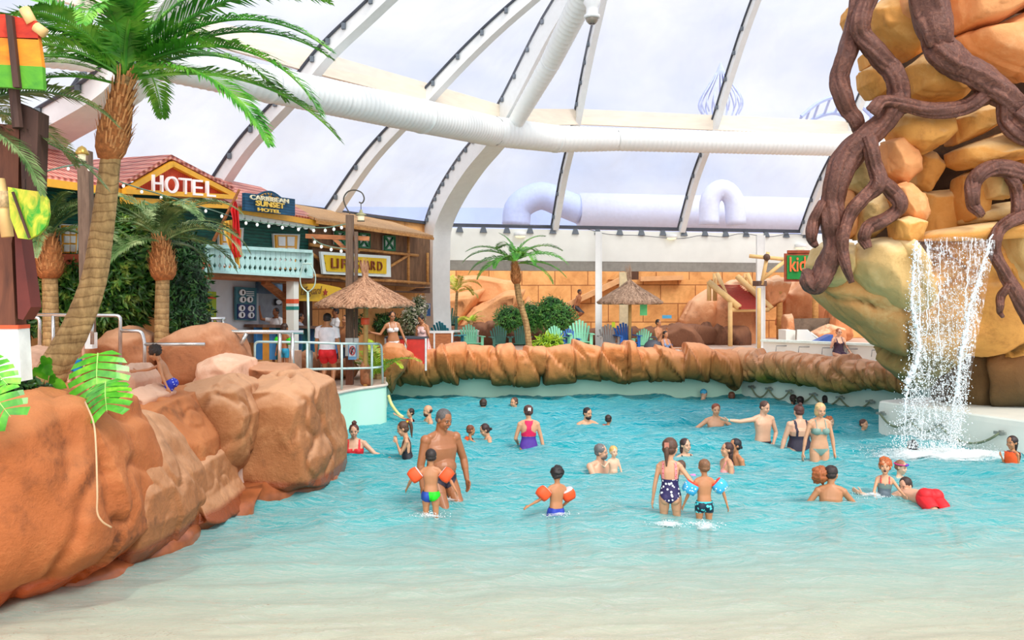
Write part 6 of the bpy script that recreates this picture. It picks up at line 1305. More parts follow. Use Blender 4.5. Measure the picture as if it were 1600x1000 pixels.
    for s_ in(-1,1):
        sh=S+Rt*s_*sw*(1+(fm-1)*.6)-sp*.012*H; bones['sh%d'%s_]=(sh,sh,r0*1.3,r0*1.3)
        dflt=(Rt*s_*.16-sp+Fw*.04,Rt*s_*.05-sp+Fw*.16); d1,d2=[Vector(x).normalized() for x in arms.get(s_,dflt)][:2]
        el=sh+d1*ua; wr=el+d2*fa; oball(mb,sh,Rt,Ft,sp,(r0*1.15,r0*1.15,r0*1.2)); caps(mb,sh,el,r0*1.05,r1); caps(mb,el,wr,r1,r2); caps(mb,el+d2*fa*.12,el+d2*fa*.45,r1*1.04,r1*.95)
        bones['ua%d'%s_]=(sh,el,r0,r1); bones['fa%d'%s_]=(el,wr,r1,r2)
        hd=Vector(handdir.get(s_,d2)).normalized(); pn=(Rt*-s_); pn=(pn-hd*pn.dot(hd)); pn=pn.normalized() if pn.length>.1 else hd.cross(V(0,0,1)).normalized(); lt=hd.cross(pn).normalized()
        if lt.dot(Fw)<0: lt=-lt
        hs=H*(.9 if child else 1); oball(mb,wr+hd*.030*hs,lt,hd,pn,(.0235*hs,.034*hs,.0125*hs),12,8); caps(mb,wr,wr+hd*.02*hs,r2*.95,.013*hs,10)
        for q in range(4):
            ln=(.036,.043,.041,.032)[3-q]*hs; p0=wr+hd*.052*hs+lt*((q-1.5)*.0118*hs); p1=p0+(hd*.95+pn*.22+lt*(q-1.5)*.07).normalized()*ln*.55; p2=p1+(hd*.75+pn*.6).normalized()*ln*.5; fr=.0056*hs; caps(mb,p0-hd*.012*hs,p1,fr*1.1,fr,8); caps(mb,p1,p2,fr,fr*.8,8)
        p0=wr+hd*.018*hs+lt*.018*hs; p1=p0+(lt*.75+hd*.7+pn*.2).normalized()*.027*hs; p2=p1+(hd*.9+lt*.25+pn*.3).normalized()*.022*hs; caps(mb,p0,p1,.0078*hs,.0066*hs,8); caps(mb,p1,p2,.0066*hs,.0052*hs,8)
        bones['ha%d'%s_]=(wr,wr+hd*.09*hs,.02*hs,.02*hs)
    # legs
    LL=H-hh-.06*H-T+.01*H; ak=.045*H; l1=l2=(LL-ak)/2
    t0_,t1_,t2_=[x*H*cw*(1+(fm-1)*.9) for x in((.052,.034,.021) if kind=='m' else (.056,.034,.020))]
    for s_ in(-1,1):
        hj=O+Rt*s_*.050*H*(1+(fm-1)*.8); fl=(floor_z(hj.y) if feet is None else feet)
        if legs: d1,d2=[Vector(x).normalized() for x in legs[0 if s_<0 else 1]]; kn=hj+d1*l1; an_=kn+d2*l2
        else:
            an_=V(hj.x+R.x*s_*.015*H,hj.y+R.y*s_*.015*H,fl+ak); d=an_-hj; L=d.length
            if L>=l1+l2*.999: an_=hj+d.normalized()*(l1+l2)*.999; d=an_-hj; L=d.length
            if L<.05: an_=hj+V(0,0,-.1); d=an_-hj; L=.1
            hgt=math.sqrt(max(0,l1*l1-(L/2)**2)); kn=hj+d/2+(Fw-d.normalized()*Fw.dot(d.normalized())).normalized()*hgt
        caps(mb,hj,kn,t0_,t1_,14); caps(mb,kn,an_,t1_,t2_,12); kd=(an_-kn).normalized(); bk=-Fw if abs(kd.z)>.5 else V(0,0,-1); caps(mb,kn+kd*l2*.18+bk*.008*H,kn+kd*l2*.42+bk*.006*H,t1_*.98,t1_*.85); caps(mb,hj+(kn-hj)*.1,hj+(kn-hj)*.45,t0_*1.0,t0_*.9,14)
        bones['th%d'%s_]=(hj,kn,t0_,t1_); bones['ca%d'%s_]=(kn,an_,t1_,t2_)
        fd=Fw if not legs or abs(kd.z)>.6 else (kd*.6+V(0,0,-.4)).normalized() ; X_=Fw.cross(V(0,0,1)).normalized()
        caps(mb,an_-fd*.012*H-V(0,0,.022*H),an_+fd*.055*H-V(0,0,.030*H),.020*H,.016*H,10); oball(mb,an_+fd*.078*H-V(0,0,.034*H),X_,fd,V(0,0,1),(.024*H,.030*H,.012*H))
        for q in range(5): caps(mb,an_+fd*.095*H+X_*s_*((q-2)*.0085*H)-V(0,0,.036*H),an_+fd*(.112-.003*q)*H+X_*s_*((q-2)*.009*H)-V(0,0,.038*H),.0055*H,.005*H,6)
    vx=vox or (.0075 if Y<13.5 else .009 if Y<18 else .0115); vx=max(vx,.0055)
    me=bpy.data.meshes.new('b'); me.from_pydata(mb.v,[],mb.f); o=bpy.data.objects.new('b',me); COL.objects.link(o)
    md=o.modifiers.new('r','REMESH'); md.mode='VOXEL'; md.voxel_size=vx; md.use_smooth_shade=True
    md=o.modifiers.new('s','SMOOTH'); md.factor=.5; md.iterations=3 if vx<.01 else 2
    dg=bpy.context.evaluated_depsgraph_get(); dg.update(); bm_=bpy.data.meshes.new_from_object(o.evaluated_get(dg)); bpy.data.objects.remove(o)
    nv=len(bm_.vertices); co_=np.empty(nv*3); bm_.vertices.foreach_get('co',co_); co_=co_.reshape(-1,3)
    no=np.empty(nv*3); bm_.vertices.foreach_get('normal',no); no=no.reshape(-1,3)
    nl_=len(bm_.loops); li=np.empty(nl_,int); bm_.loops.foreach_get('vertex_index',li); ls=np.empty(len(bm_.polygons),int); lt_=np.empty(len(bm_.polygons),int); bm_.polygons.foreach_get('loop_start',ls); bm_.polygons.foreach_get('loop_total',lt_)
    root=thing('person',label,'person',(O.x,O.y,O.z-LL if feet is None else feet),group)
    bm_.name='body'; bm_.materials.clear(); bm_.materials.append(skin(sk)); bm_.polygons.foreach_set('use_smooth',[True]*len(bm_.polygons)); bm_.polygons.foreach_set('material_index',[0]*len(bm_.polygons))
    quads=li.reshape(-1,4) if (lt_==4).all() else None
    if quads is None: quads=np.array([[*li[a0:a0+4]] for a0,b0 in zip(ls,lt_) if b0==4])
    link('body',bm_,root)
    # per-vertex body coordinates
    rel=co_-np.array(O); s=rel@np.array(sp)/T; l=rel@np.array(Rt); f=rel@np.array(Ft); A=np.array([ring(x)[:2] for x in np.clip(s,-.17,1.14)])
    best=np.sqrt((l/A[:,0])**2+(f/A[:,1])**2)+np.maximum(0,s-1.08)*6+np.maximum(0,-.16-s)*6; bone=np.array(['torso']*nv,dtype=object); u=s.copy()
    for k_,(a0,b0,ra,rb) in bones.items():
        d=np.array(b0)-np.array(a0); L2=max(1e-9,d@d); t0=np.clip(((co_-np.array(a0))@d)/L2,0,1); ds=np.linalg.norm(co_-(np.array(a0)+t0[:,None]*d),axis=1)/(ra+(rb-ra)*t0); m_=ds<best; best=np.where(m_,ds,best); bone[m_]=k_[:2]; u=np.where(m_,t0,u)
    hd_=np.linalg.norm(co_-np.array(C+hu*.5*hh),axis=1)<.62*hh; bone[hd_]='hd'
    z=co_[:,2]; isT=(bone=='torso'); isL=(bone=='th'); isA=(bone=='ua')|(bone=='sh')
    ln=l/(.1*H*fm)
    def shell(nm,mask,m,off,smooth=True):
        if nm=='strap' and smooth:
            shell(nm,mask&(l>0),m,off,False); shell(nm,mask&(l<0),m,off,False); return
        fm_=mask[quads].all(axis=1); q=quads[fm_]
        if len(q)<4: return
        us=np.unique(q); mp_=np.zeros(nv,int); mp_[us]=np.arange(len(us)); W=co_[us]+no[us]*off
        return mesh(nm,W,mp_[q].tolist(),m,root,True)
    hipcut=-.17+.30*np.abs(ln)**1.0
    for w_ in wear:
        k_=w_[0]; m=w_[1]
        if k_=='briefs': shell('swim_briefs',(isT|isL)&(s<.13)&(s>hipcut-.04),m,.006)
        elif k_=='trunks': 
            shell('swim_trunks',(isT|isL)&(s<.17)&(s>-.30-(w_[2] if len(w_)>2 else 0)),m,.009)
            if len(w_)>3: shell('waistband',(isT|isL)&(s<.18)&(s>.10),w_[3],.012)
        elif k_=='halftrunks':
            sd_=(l>0) if w_[3]>0 else (l<0); shell('swim_trunks',(isT|isL)&(s<.17)&(s>-.30+.25*np.abs(ln)),m,.009); shell('side_panel',(isT|isL)&(s<.17)&(s>-.30+.12*np.abs(ln))&(l*w_[3]>.012),w_[2],.0115)
        elif k_=='onepiece':
            back=f<0; topf=.80-.10*(1-np.minimum(1,(np.abs(ln)/.6)**2)); tb=w_[2] if len(w_)>2 else .62
            body_=(isT|isL)&(s>hipcut-.03)&(np.where(back,s<tb,s<topf)); strap=(isT|isA)&(s>=np.minimum(tb,.7))&(s<1.12)&(np.abs(np.abs(ln)-.52)<.11)
            shell('swimsuit',body_|(strap if not(len(w_)>3 and w_[3]) else (body_)),m,.006)
            if len(w_)>3 and w_[3]: shell('strap',strap&~body_,w_[3],.009)
        elif k_=='racer':
            back=f<0; body_=(isT|isL)&(s>hipcut-.03)&(s<.52); shell('swimsuit',body_,m,.006)
            wd=np.interp(s,[.52,.62,.75,.9,1.0,1.12],[1.2,.85,.30,.28,.45,.5]); shell('swimsuit_top',isT&(s>=.505)&(s<1.12)&(np.abs(ln)<wd)&((f<.3)|(s<.8)),w_[2],.0065)
        elif k_=='bikini':
            shell('bikini_bottom',(isT|isL)&(s<.08)&(s>hipcut-.03),m,.006); shell('bikini_top',isT&(s>.58)&(s<.80)&((f>0)|(s<.68))&((np.abs(ln)>.06)|(s<.70)),m,.008); shell('strap',isT&(s>=.79)&(s<1.1)&(np.abs(np.abs(ln)-.5)<.07),m,.006)
        elif k_=='top': shell('bikini_top',isT&(s>.56)&(s<(.80))&((np.abs(ln)>.05)|(s<.74)),m,.008); shell('strap',(isT|isA)&(s>=.79)&(s<1.12)&(np.abs(np.abs(ln)-.5)<.09),w_[2] if len(w_)>2 else m,.008)
        elif k_=='halter': shell('swimsuit',isT&(s<.78)&(s>-.2),m,.006); shell('strap',(isT)&(s>=.7)&(s<1.14)&(np.abs(np.abs(ln)-(.55-.75*(s-.78)/.36))<.12),m,.009)
        elif k_=='shirt': shell('shirt',(isT&(s>-.12)&(s<1.08))|((bone=='ua')&(u<.62))|(bone=='sh')|(isL&(s>-.12)),m,.020)
        elif k_=='shorts': shell('shorts',(isT|isL)&(s<.12)&((s>-.2)|(u<.62)),m,.022)
        elif k_=='vest':
            shell('life_vest',(isT|(bone=='sh'))&(s>.28)&(s<1.05)&((np.abs(ln)<.95)),m,.034); shell('vest_lining',isT&(s>.24)&(s<1.09)&(np.abs(ln)<1.0),w_[2],.022)
        elif k_=='rash': shell('swim_top',(isT&(s>.0)&(s<1.05))|((bone=='ua')&(u<.4)),m,.008)
        elif k_=='dress':
            shell('dress_top',(isT&(s>.0)&(s<.98)),m,.016)
            mb=MB(); nn_=20
            vs=[];zs=[.35,.0,-.25,-.5]; 
            for i,(zz,r_) in enumerate(zip(zs,(.09,.125,.155,.18))):
                for j in range(nn_): a0=2*math.pi*j/nn_; k2=1+.10*math.sin(a0*5+i*.4)*(i>0); vs.append(O+V(0,0,zz*T*1.6)+Rt*(r_*H*k2*math.cos(a0))+Ft*(r_*.85*H*k2*math.sin(a0)))
            mb.add(vs,[(i*nn_+j,i*nn_+(j+1)%nn_,(i+1)*nn_+(j+1)%nn_,(i+1)*nn_+j) for i in range(3) for j in range(nn_)]); mb.build('skirt',m,root,True)
        elif k_=='armbands':
            for s_ in(-1,1):
                if len(w_)>4 and s_ not in w_[4]: continue
                a0,b0,ra,rb=bones['ua%d'%s_]; ax=(b0-a0).normalized(); c=a0.lerp(b0,.55); X=(Rt*s_*1.0+V(0,0,.0)); X=(X-ax*X.dot(ax)); X=X.normalized() if X.length>.15 else frame(ax)[0]; Yv=ax.cross(X); R_=w_[2]*H; hw_=w_[2]*H*.85
                vs=[];n2=20; pr_=[(.55,-1),(.92,-.92),(1.05,-.45),(1.1,0),(1.05,.45),(.92,.92),(.55,1)]
                for r_,zz in pr_:
                    for j in range(n2): t0=2*math.pi*j/n2; q=1/max(abs(math.cos(t0)),abs(math.sin(t0)))**.45; vs.append(c+ax*hw_*zz+X*(R_*r_*q*math.cos(t0)*(1.15 if math.cos(t0)>0 else .85)+R_*.12)+Yv*(R_*r_*.82*q*math.sin(t0)))
                me_=MB(); me_.add(vs,[(i*n2+j,i*n2+(j+1)%n2,(i+1)*n2+(j+1)%n2,(i+1)*n2+j) for i in range(6) for j in range(n2)]+[tuple(range(n2-1,-1,-1)),tuple(6*n2+j for j in range(n2))]); ab=me_.build('armband',m,root,True)
                me_=MB(); vs=[]
                for r_,zz in ((.56,1.0),(.9,.96),(.94,.9)):
                    for j in range(n2): t0=2*math.pi*j/n2; q=1/max(abs(math.cos(t0)),abs(math.sin(t0)))**.45; vs.append(c-ax*hw_*zz*1.02+X*(R_*r_*q*math.cos(t0)*(1.15 if math.cos(t0)>0 else .85)+R_*.12)+Yv*(R_*r_*.82*q*math.sin(t0)))
                me_.add(vs,[(i*n2+j,i*n2+(j+1)%n2,(i+1)*n2+(j+1)%n2,(i+1)*n2+j) for i in range(2) for j in range(n2)]+[tuple(range(n2-1,-1,-1))]); me_.build('armband_inner',w_[3],ab,True)
    SEAT[label]=O.copy()
    for s_ in(-1,1):
        ec=C+hu*.50*hh+HR*s_*.135*hh+hf*.325*hh; q=MB(); oball(q,ec,HR,hf,hu,(.052*hh,.030*hh,.022*hh),10,6); e=q.build('eye',m_eyew,root,True)
        q=MB(); oball(q,ec+hf*.022*hh,HR,hf,hu,(.032*hh,.018*hh,.030*hh),8,6); q.build('iris',m_iris,e,True)
        q=MB(); q.tube([ec+hu*.075*hh-HR*s_*.07*hh+hf*.02*hh,ec+hu*.092*hh+hf*.022*hh,ec+hu*.07*hh+HR*s_*.085*hh-hf*.02*hh],[.014*hh,.018*hh,.010*hh],6); q.build('eyebrow',hairm(hair[1] if sum(hair[1])<420 else (140,104,70)),root,True)
    q=MB(); oball(q,C+hu*.222*hh+hf*.345*hh,HR,hf,hu,(.085*hh,.022*hh,(.065 if open_mouth else .020)*hh),10,6); q.build('mouth',m_mouthd if open_mouth else m_mouth,root,True)
    # hair
    st,hc=hair[0],hair[1]; q=MB(); rs=random.Random(int(hxp*7+hyp)); W=MB()
    def hb(c,r,nz=0.0,n=22,m=16):
        k0=len(q.v); oball(q,C+hu*c[2]*hh+hf*c[1]*hh+HR*c[0]*hh,HR,hf,hu,tuple(x*hh for x in r),n,m)
        if nz:
            pv=np.array(q.v[k0:]); cc=np.array(C+hu*c[2]*hh+hf*c[1]*hh+HR*c[0]*hh); d=pv-cc; d/=np.linalg.norm(d,axis=1)[:,None]; pv=pv+d*(fbm((pv-cc)/hh*7,3,rs.randint(0,99))*nz*hh*2)[:,None]; q.v[k0:]=[tuple(x) for x in pv]
    if st!='none':
        if st=='balding': hb((0,-.12,.50),(.365,.34,.24),.03)
        elif st=='short': hb((0,-.085,.66),(.365,.385,.365),.05); hb((0,-.15,.46),(.345,.31,.24),.03)
        elif st=='crop': hb((0,-.075,.645),(.352,.385,.372),.02); hb((0,-.14,.46),(.342,.31,.22),.02)
        elif st=='curly': hb((0,-.10,.68),(.40,.42,.40),.16,34,24); hb((0,-.16,.46),(.36,.32,.26),.1)
        elif st=='cap': hb((0,-.05,.66),(.365,.42,.375),0)
        else:
            hb((0,-.085,.65),(.37,.39,.375),.03); hb((0,-.16,.44),(.345,.29,.26),.03)
            if st=='bun': hb((0,-.30,.98),(.15,.16,.15),.08)
            if st=='topbun': hb((0,-.10,1.10),(.17,.17,.14),.10)
            if st=='lowbun': hb((0,-.50,.42),(.13,.13,.13),.08)
            if st=='long': hb((0,-.26,.18),(.32,.20,.42),.05)
            if st=='bob': hb((.20,-.10,.34),(.18,.28,.32),.05); hb((-.20,-.10,.34),(.18,.28,.32),.05); hb((0,-.2,.3),(.3,.2,.3),.05)
            if st in('pony','tail'):
                pts=[C+hu*.80*hh-hf*.42*hh,C+hu*.74*hh-hf*.60*hh,C+hu*.40*hh-hf*.60*hh,C+hu*.05*hh-hf*.52*hh,C-hu*.28*hh-hf*.46*hh]
                if st=='tail': pts=[C+hu*.62*hh-hf*.44*hh,C+hu*.40*hh-hf*.48*hh,C+hu*.05*hh-hf*.46*hh,C-hu*.35*hh-hf*.42*hh]
                q.tube([Vector(x) for x in spline(pts,4)],[x*hh for x in np.interp(np.linspace(0,1,(len(pts)-1)*4+1),[0,.15,.5,1],[.07,.13,.12,.03])],12)
            if st=='poof': hb((0,-.62,.70),(.42,.40,.42),.30,44,30)
            if st=='side_poof': hb((.42,-.42,.60),(.26,.26,.24),.22,34,22)
        ho=q.build('hair' if st!='cap' else 'swim_cap',hairm(hc) if st!='cap' else fab(hc),root,True)
        if len(hair)>2:
            W=MB(); W.ball(C+hu*.86*hh-hf*.44*hh if st!='poof' else C+hu*.72*hh-hf*.42*hh,.09*hh if st!='poof' else .12*hh,10,6); W.build('hair_tie',fab(hair[2]),ho,True)
    if beard:
        q=MB(); oball(q,C+hu*.16*hh+hf*.115*hh,HR,hf,hu,((jw+.01)*hh,.255*hh,.20*hh),16,12); oball(q,C+hu*.275*hh+hf*.33*hh,HR,hf,hu,(.11*hh,.035*hh,.025*hh),10,6); bo_=q.build('beard',hairm(beard),root,True)
        if not open_mouth: q=MB(); oball(q,C+hu*.222*hh+hf*.372*hh,HR,hf,hu,(.07*hh,.02*hh,.017*hh),8,6); q.build('lips',m_mouth,root,True)
    for a0 in acc:
        if a0[0]=='goggles':
            q=MB(); q.tube([C+hu*.72*hh+HR*.40*hh*math.cos(t0)+hf*(.43*math.sin(t0)-.05)*hh for t0 in np.linspace(0,2*math.pi,25)],.045*hh,6); g_=q.build('goggles_strap',fab(a0[1]),root,True)
            for s_ in(-1,1): q=MB(); oball(q,C+hu*.72*hh+HR*s_*.15*hh+hf*.40*hh,HR,hf,hu,(.11*hh,.06*hh,.075*hh)); q.build('goggles_lens',fab(a0[2]),g_,True)
        if a0[0]=='glasses':
            q=MB()
            for s_ in(-1,1): q.tube([C+hu*.50*hh+HR*(s_*.14+.09*math.cos(t0))*hh+hf*.39*hh+hu*.065*hh*math.sin(t0) for t0 in np.linspace(0,2*math.pi,13)],.012*hh,5)
            q.build('glasses',m_iris,root)
        if a0[0]=='clip': q=MB(); q.box(C+hu*.66*hh-hf*.5*hh+HR*.0,(.22*hh,.10*hh,.26*hh)); q.build('hair_clip',fab(a0[1]),root)
        if a0[0]=='wristband': a1,b1,ra,rb=bones['fa%d'%a0[2]]; q=MB(); dd=(b1-a1).normalized(); q.tube([b1-dd*.03,b1-dd*.008],rb*1.25,12); q.build('wristband',fab(a0[1]),root,True)
    return root,bones
# skin tones and colours
s1=(222,164,126); s2=(196,134,92); s3=(168,108,70); s4=(150,96,66); s5=(236,190,158); s6=(228,176,144)
dk=(44,34,30); br=(84,54,36); bl=(226,178,104); gy=(96,92,92); rd=(176,98,50)
o_red=fab((224,36,44)); o_blk=fab((34,34,42)); o_or=fab((250,86,34)); o_pk=fab((250,206,206)); o_vest=fab((248,92,30)); o_vl=fab((70,30,90))
# --- swimmers, left to right
person('woman in a red swimsuit with a top bun beside the square boulder',553,663,wy=709,yaw=5,kind='f',sk=s6,hair=('topbun',(92,50,40)),wear=(('top',o_red),('onepiece',o_red)),arms={-1:((-.9,-.1,-.6),(-.6,-.3,-.5)),1:((.8,-.2,-.7),(.9,-.2,-.25))},head=(3,-5),fat=1.15)
person('girl in black swimsuit with yellow hair tie holding her hands to her face',626,659,wy=714,yaw=-80,kind='cf',H=1.42,sk=s1,hair=('pony',(92,62,44),(246,196,30)),wear=(('onepiece',o_blk,.45),),arms={-1:((-.45,-.2,-1),(-.3,-.1,1)),1:((-.5,.1,-1),(-.35,0,1))},head=(0,-15),lean=(-.12,0))
person('grey-haired bare-chested man in dark briefs behind the boy in green and blue trunks',697,640,wy=786,yaw=38,kind='m',H=2.0,sk=s3,hair=('crop',(92,86,84)),wear=(('briefs',fab((44,36,52))),),arms={-1:((-.2,-.1,-1),(.1,-.2,-1)),1:((.35,.2,-1),(.2,-.35,-1))},head=(14,-14),fat=1.16,straight=True)
person('small boy in green and blue trunks with orange armbands, seen from behind',673,701,wy=806,yaw=180,kind='c',H=1.16,sk=s2,hair=('crop',dk),wear=(('halftrunks',fab((34,220,30)),fab((30,76,170)),1),('armbands',o_or,.076,o_pk)),arms={-1:((.75,-.1,-.6),(.3,-.5,-.4)),1:((-.75,-.1,-.6),(-.3,.5,-.6))},head=(10,0))
person('boy with orange armbands and blue trunks wading alone, arms reaching to the left',870,729,wy=805,yaw=200,kind='c',H=1.12,sk=s2,hair=('curly',(40,36,36)),wear=(('trunks',fab((34,60,170))),('armbands',o_or,.076,o_pk)),arms={1:((-.75,-.4,-.75),(-.85,-.1,-.45)),-1:((.35,.3,-1),(-.6,.2,-.6))},lean=(.05,0),head=(-15,-8))
person('woman in a pink and purple racerback swimsuit standing with her back turned',825,633,wy=699,yaw=183,kind='f',sk=s1,hair=('lowbun',(84,50,44)),wear=(('racer',fab((84,46,150)),fab((224,22,84))),),arms={-1:((.28,.05,-1),(.22,-.1,-1)),1:((-.3,.05,-1),(.1,.5,-.3))},acc=(('clip',(236,236,230)),),head=(8,-8))
person('child in an orange life vest leaning against the dark-haired woman at left',736,664,wy=689,yaw=110,kind='t',H=1.0,sk=s2,hair=('short',(120,66,40)),wear=(('vest',o_vest,o_vl),),lean=(.4,.1),arms={-1:((.6,-.3,-.3),(.8,-.2,-.1)),1:((.6,.3,-.3),(.8,.2,-.1))})
person('dark-haired woman with a low bun holding the child in the orange vest',754,663,wy=689,yaw=-75,kind='f',sk=s1,hair=('lowbun',(60,34,30)),arms={-1:((-.6,-.5,-.5),(-.9,-.2,.1)),1:((-.6,.2,-.5),(-.9,0,.1))},head=(0,-20))
person('child in a red vest reaching up to the pale yellow tube',641,638,wy=658,yaw=-60,kind='t',H=1.0,sk=s1,hair=('short',dk),wear=(('vest',fab((228,66,44)),o_vl),),arms={-1:((-.9,-.2,.25),(-.85,0,.5)),1:((-.5,-.2,-.4),(-.5,0,0))},lean=(.15,0))
person('bearded balding man in the water next to the child in the red vest',668,633,wy=658,yaw=-70,kind='m',sk=s1,hair=('balding',(60,40,30)),beard=(66,42,30),head=(0,0))
person('short-haired head near the back wall, farther left of two lone heads',755,623,wy=637,yaw=185,kind='m',sk=s1,hair=('short',(66,46,36)))
person('brown-haired head near the back wall, just left above the pink and purple swimsuit',803,621,wy=636,yaw=-50,kind='m',sk=s1,hair=('short',(92,60,46)),arms={1:((.8,0,-.3),(.9,0,0))})
person('man with a full black beard facing the child in the orange vest',919,637,wy=664,yaw=25,kind='m',sk=s1,hair=('short',(34,28,28)),beard=(30,26,26),arms={-1:((-.7,-.3,-.6),(-.7,-.4,-.2)),1:((.8,-.2,-.4),(.9,0,.05))},head=(12,-6))
person('child in an orange vest bending over in front of the black-bearded man',951,648,wy=664,yaw=150,kind='t',H=.98,sk=s2,hair=('short',(50,34,28)),wear=(('vest',o_vest,o_vl),),lean=(.35,.1))
person('grey-haired man neck-deep hugging a blond toddler',939,694,wy=738,yaw=35,kind='m',sk=s6,hair=('short',(110,108,108)),arms={-1:((.3,-.7,-.7),(.95,-.15,0.1)),1:((.8,-.2,-.5),(.6,-.5,.2))},beard=(120,112,106),head=(35,0,12),lean=(.12,0),fat=1.08)
person('blond toddler carried in the arms of the grey-haired man',959,697,wy=738,Y=CH*F/(740-HZ)-.10,yaw=15,kind='t',H=.86,sk=s5,hair=('short',bl),arms={-1:((-.4,-.5,-.4),(-.3,-.5,.3)),1:((.3,-.2,-1),(.2,-.3,-1))},head=(10,0))
m_pol=dots('polka_navy',(40,30,84),(240,240,244),22,.30); m_pd=dots('polka_teal',(10,40,60),(90,220,226),20,.33)
pG,bG=person('girl in a navy polka-dot swimsuit with her arm round a boy',1048,684,wy=820,Y=11.5,yaw=168,kind='cf',H=1.47,sk=s1,hair=('tail',(92,62,46)),wear=(('onepiece',m_pol,.60,dots('strap_pink',(240,150,150),(220,60,70),40,.3)),),arms={-1:((.55,-.30,-.75),(1,-.05,.02)),1:((-.2,.1,-1),(-.1,.2,-1))},lean=(-.02,0),head=(-20,-5),straight=True,acc=(('clip',(190,120,100)),))
m_wings=dots('wings_blue',(60,176,226),(240,240,220),26,.26)
person('small boy in dotted teal trunks with patterned blue armbands, seen from behind',1100,717,wy=819,Y=11.35,yaw=182,kind='c',H=1.13,sk=s2,hair=('short',(130,90,60)),wear=(('trunks',m_pd,0,fab((50,200,214))),('armbands',m_wings,.078,fab((236,60,40)))),arms={-1:((.7,-.1,-.7),(.28,-.1,-1)),1:((-.45,.1,-.8),(-.3,.3,-.9))})
person('dark-haired woman up to her neck behind the polka-dot girl',1071,685,wy=716,yaw=25,kind='f',sk=s6,hair=('long',(60,36,34)),head=(5,3),wear=(('top',o_blk),),arms={1:((.9,0,-.25),(.9,0,-.2))},fat=1.1)
person('child mostly hidden between the polka-dot girl and the boy, wearing a pink and blue armband',1064,719,wy=744,yaw=170,kind='t',H=1.0,sk=s1,hair=('short',(96,66,50)),wear=(('armbands',fab((250,130,190)),.06,fab((30,110,200)),(-1,)),),arms={-1:((1,0,.1),(1,0,0)),1:((-.3,0,-1),(0,0,-1))})
person('woman with black halter straps and slicked dark hair in profile facing left',1149,685,wy=727,yaw=-72,kind='f',sk=s2,hair=('lowbun',(36,28,32)),wear=(('halter',o_blk),),lean=(-.15,0),head=(0,5),fat=1.05)
person('head in profile hidden behind the woman with black halter straps',1137,691,Y=14.6,yaw=-80,kind='f',sk=s1,hair=('long',(70,40,34)),head=(0,8),wear=(('top',fab((240,150,150))),))
person('man shoulder-deep with one arm raised across his face',1119,631,wy=667,yaw=0,kind='m',sk=s1,hair=('short',(140,70,46)),arms={-1:((-.8,0,-.6),(-.6,-.3,-.5)),1:((.75,-.1,-.65),(.5,-.3,-.6))},head=(0,-5))
person('bare-chested man in dark trunks stretching one arm far out to the left',1197,627,wy=695,yaw=14,kind='m',H=1.68,sk=s6,hair=('crop',(86,54,42)),wear=(('briefs',fab((46,42,54))),),arms={-1:((-1,-.15,-.12),(-1,-.15,.14)),1:((.35,.1,-1),(-.35,-.45,-.8))},head=(25,-12),acc=(('wristband',(70,190,190),-1),))
person('swimmer in a light blue bathing cap at the back wall',1100,608,wy=621,yaw=60,kind='m',H=1.6,sk=s5,hair=('cap',(70,180,226)))
person('brown-haired head at the back wall right of the bathing cap',1143,612,wy=622,yaw=180,kind='m',sk=s2,hair=('short',(110,66,46)))
person('dark wet head with pointed hair, left of the pair under the wall ropes',1239,616,wy=629,yaw=175,kind='f',sk=s3,hair=('tail',(52,38,30)))
person('dark wet head, right of the pair under the wall ropes',1251,619,wy=631,yaw=150,kind='f',sk=s3,hair=('lowbun',(40,26,24)),arms={-1:((.9,0,-.2),(1,0,0))})
person('single dark-haired head under the wall ropes behind the blonde woman',1290,617,wy=634,yaw=165,kind='f',sk=s3,hair=('long',(36,28,26)))
person('broad woman in a black swimsuit with an orange band, seen from behind',1247,632,wy=702,yaw=192,kind='f',H=1.68,sk=s6,hair=('bun',(88,50,42)),wear=(('onepiece',fab((46,40,58)),.55),),arms={1:((-.35,.05,-1),(-.3,-.1,-1)),-1:((.3,.05,-1),(.2,0,-1))},fat=1.28,head=(5,-5))
person('blonde woman in a grey-green bikini standing hip-deep facing the camera',1283,630,wy=721,yaw=2,kind='f',H=1.66,sk=s1,hair=('bob',(222,180,124)),wear=(('bikini',fab((126,156,144))),),arms={-1:((-.30,0,-1),(-.18,-.05,-1)),1:((.25,0,-1),(.12,-.05,-1))},head=(5,-10),fat=.96)
person('red-haired child peeping out behind the blonde woman in the bikini',1297,651,wy=672,yaw=40,kind='t',H=1.05,sk=s5,hair=('curly',(196,110,60)))
person('swimming child with wet brown hair left of the white ledge',1350,655,wy=671,yaw=35,kind='c',sk=s1,hair=('short',(90,56,46)),wear=(('vest',fab((180,30,44)),o_vl),))
person('swimmer half lost in the white splash under the waterfall with one foot in the air',1425,687,wy=708,yaw=185,kind='c',H=1.35,sk=s2,hair=('short',(40,36,40)),lean=(-.75,.2,.55),legs=(((1,-.1,-.05),(.85,0,.2)),((1,.1,-.1),(.45,0,1))))
person('little girl in an orange life vest with wet black hair at the right edge',1581,681,wy=730,yaw=-65,kind='t',H=1.08,sk=s2,hair=('tail',(46,30,30)),wear=(('vest',o_vest,o_vl),('briefs',o_blk)),arms={-1:((-.3,-.1,-1),(-.5,-.2,1)),1:((.1,.1,-1),(0,-.1,-1))})
person('bare-shouldered woman with a big curly ginger ponytail seen from behind',1300,727,wy=788,yaw=165,kind='f',H=1.62,sk=s2,hair=('short',(50,34,30)),wear=(),arms={-1:((.7,.1,-.8),(.7,.5,-.5)),1:((-.6,.1,-.9),(-.5,.5,-.6))},head=(-28,-4),fat=1.06)
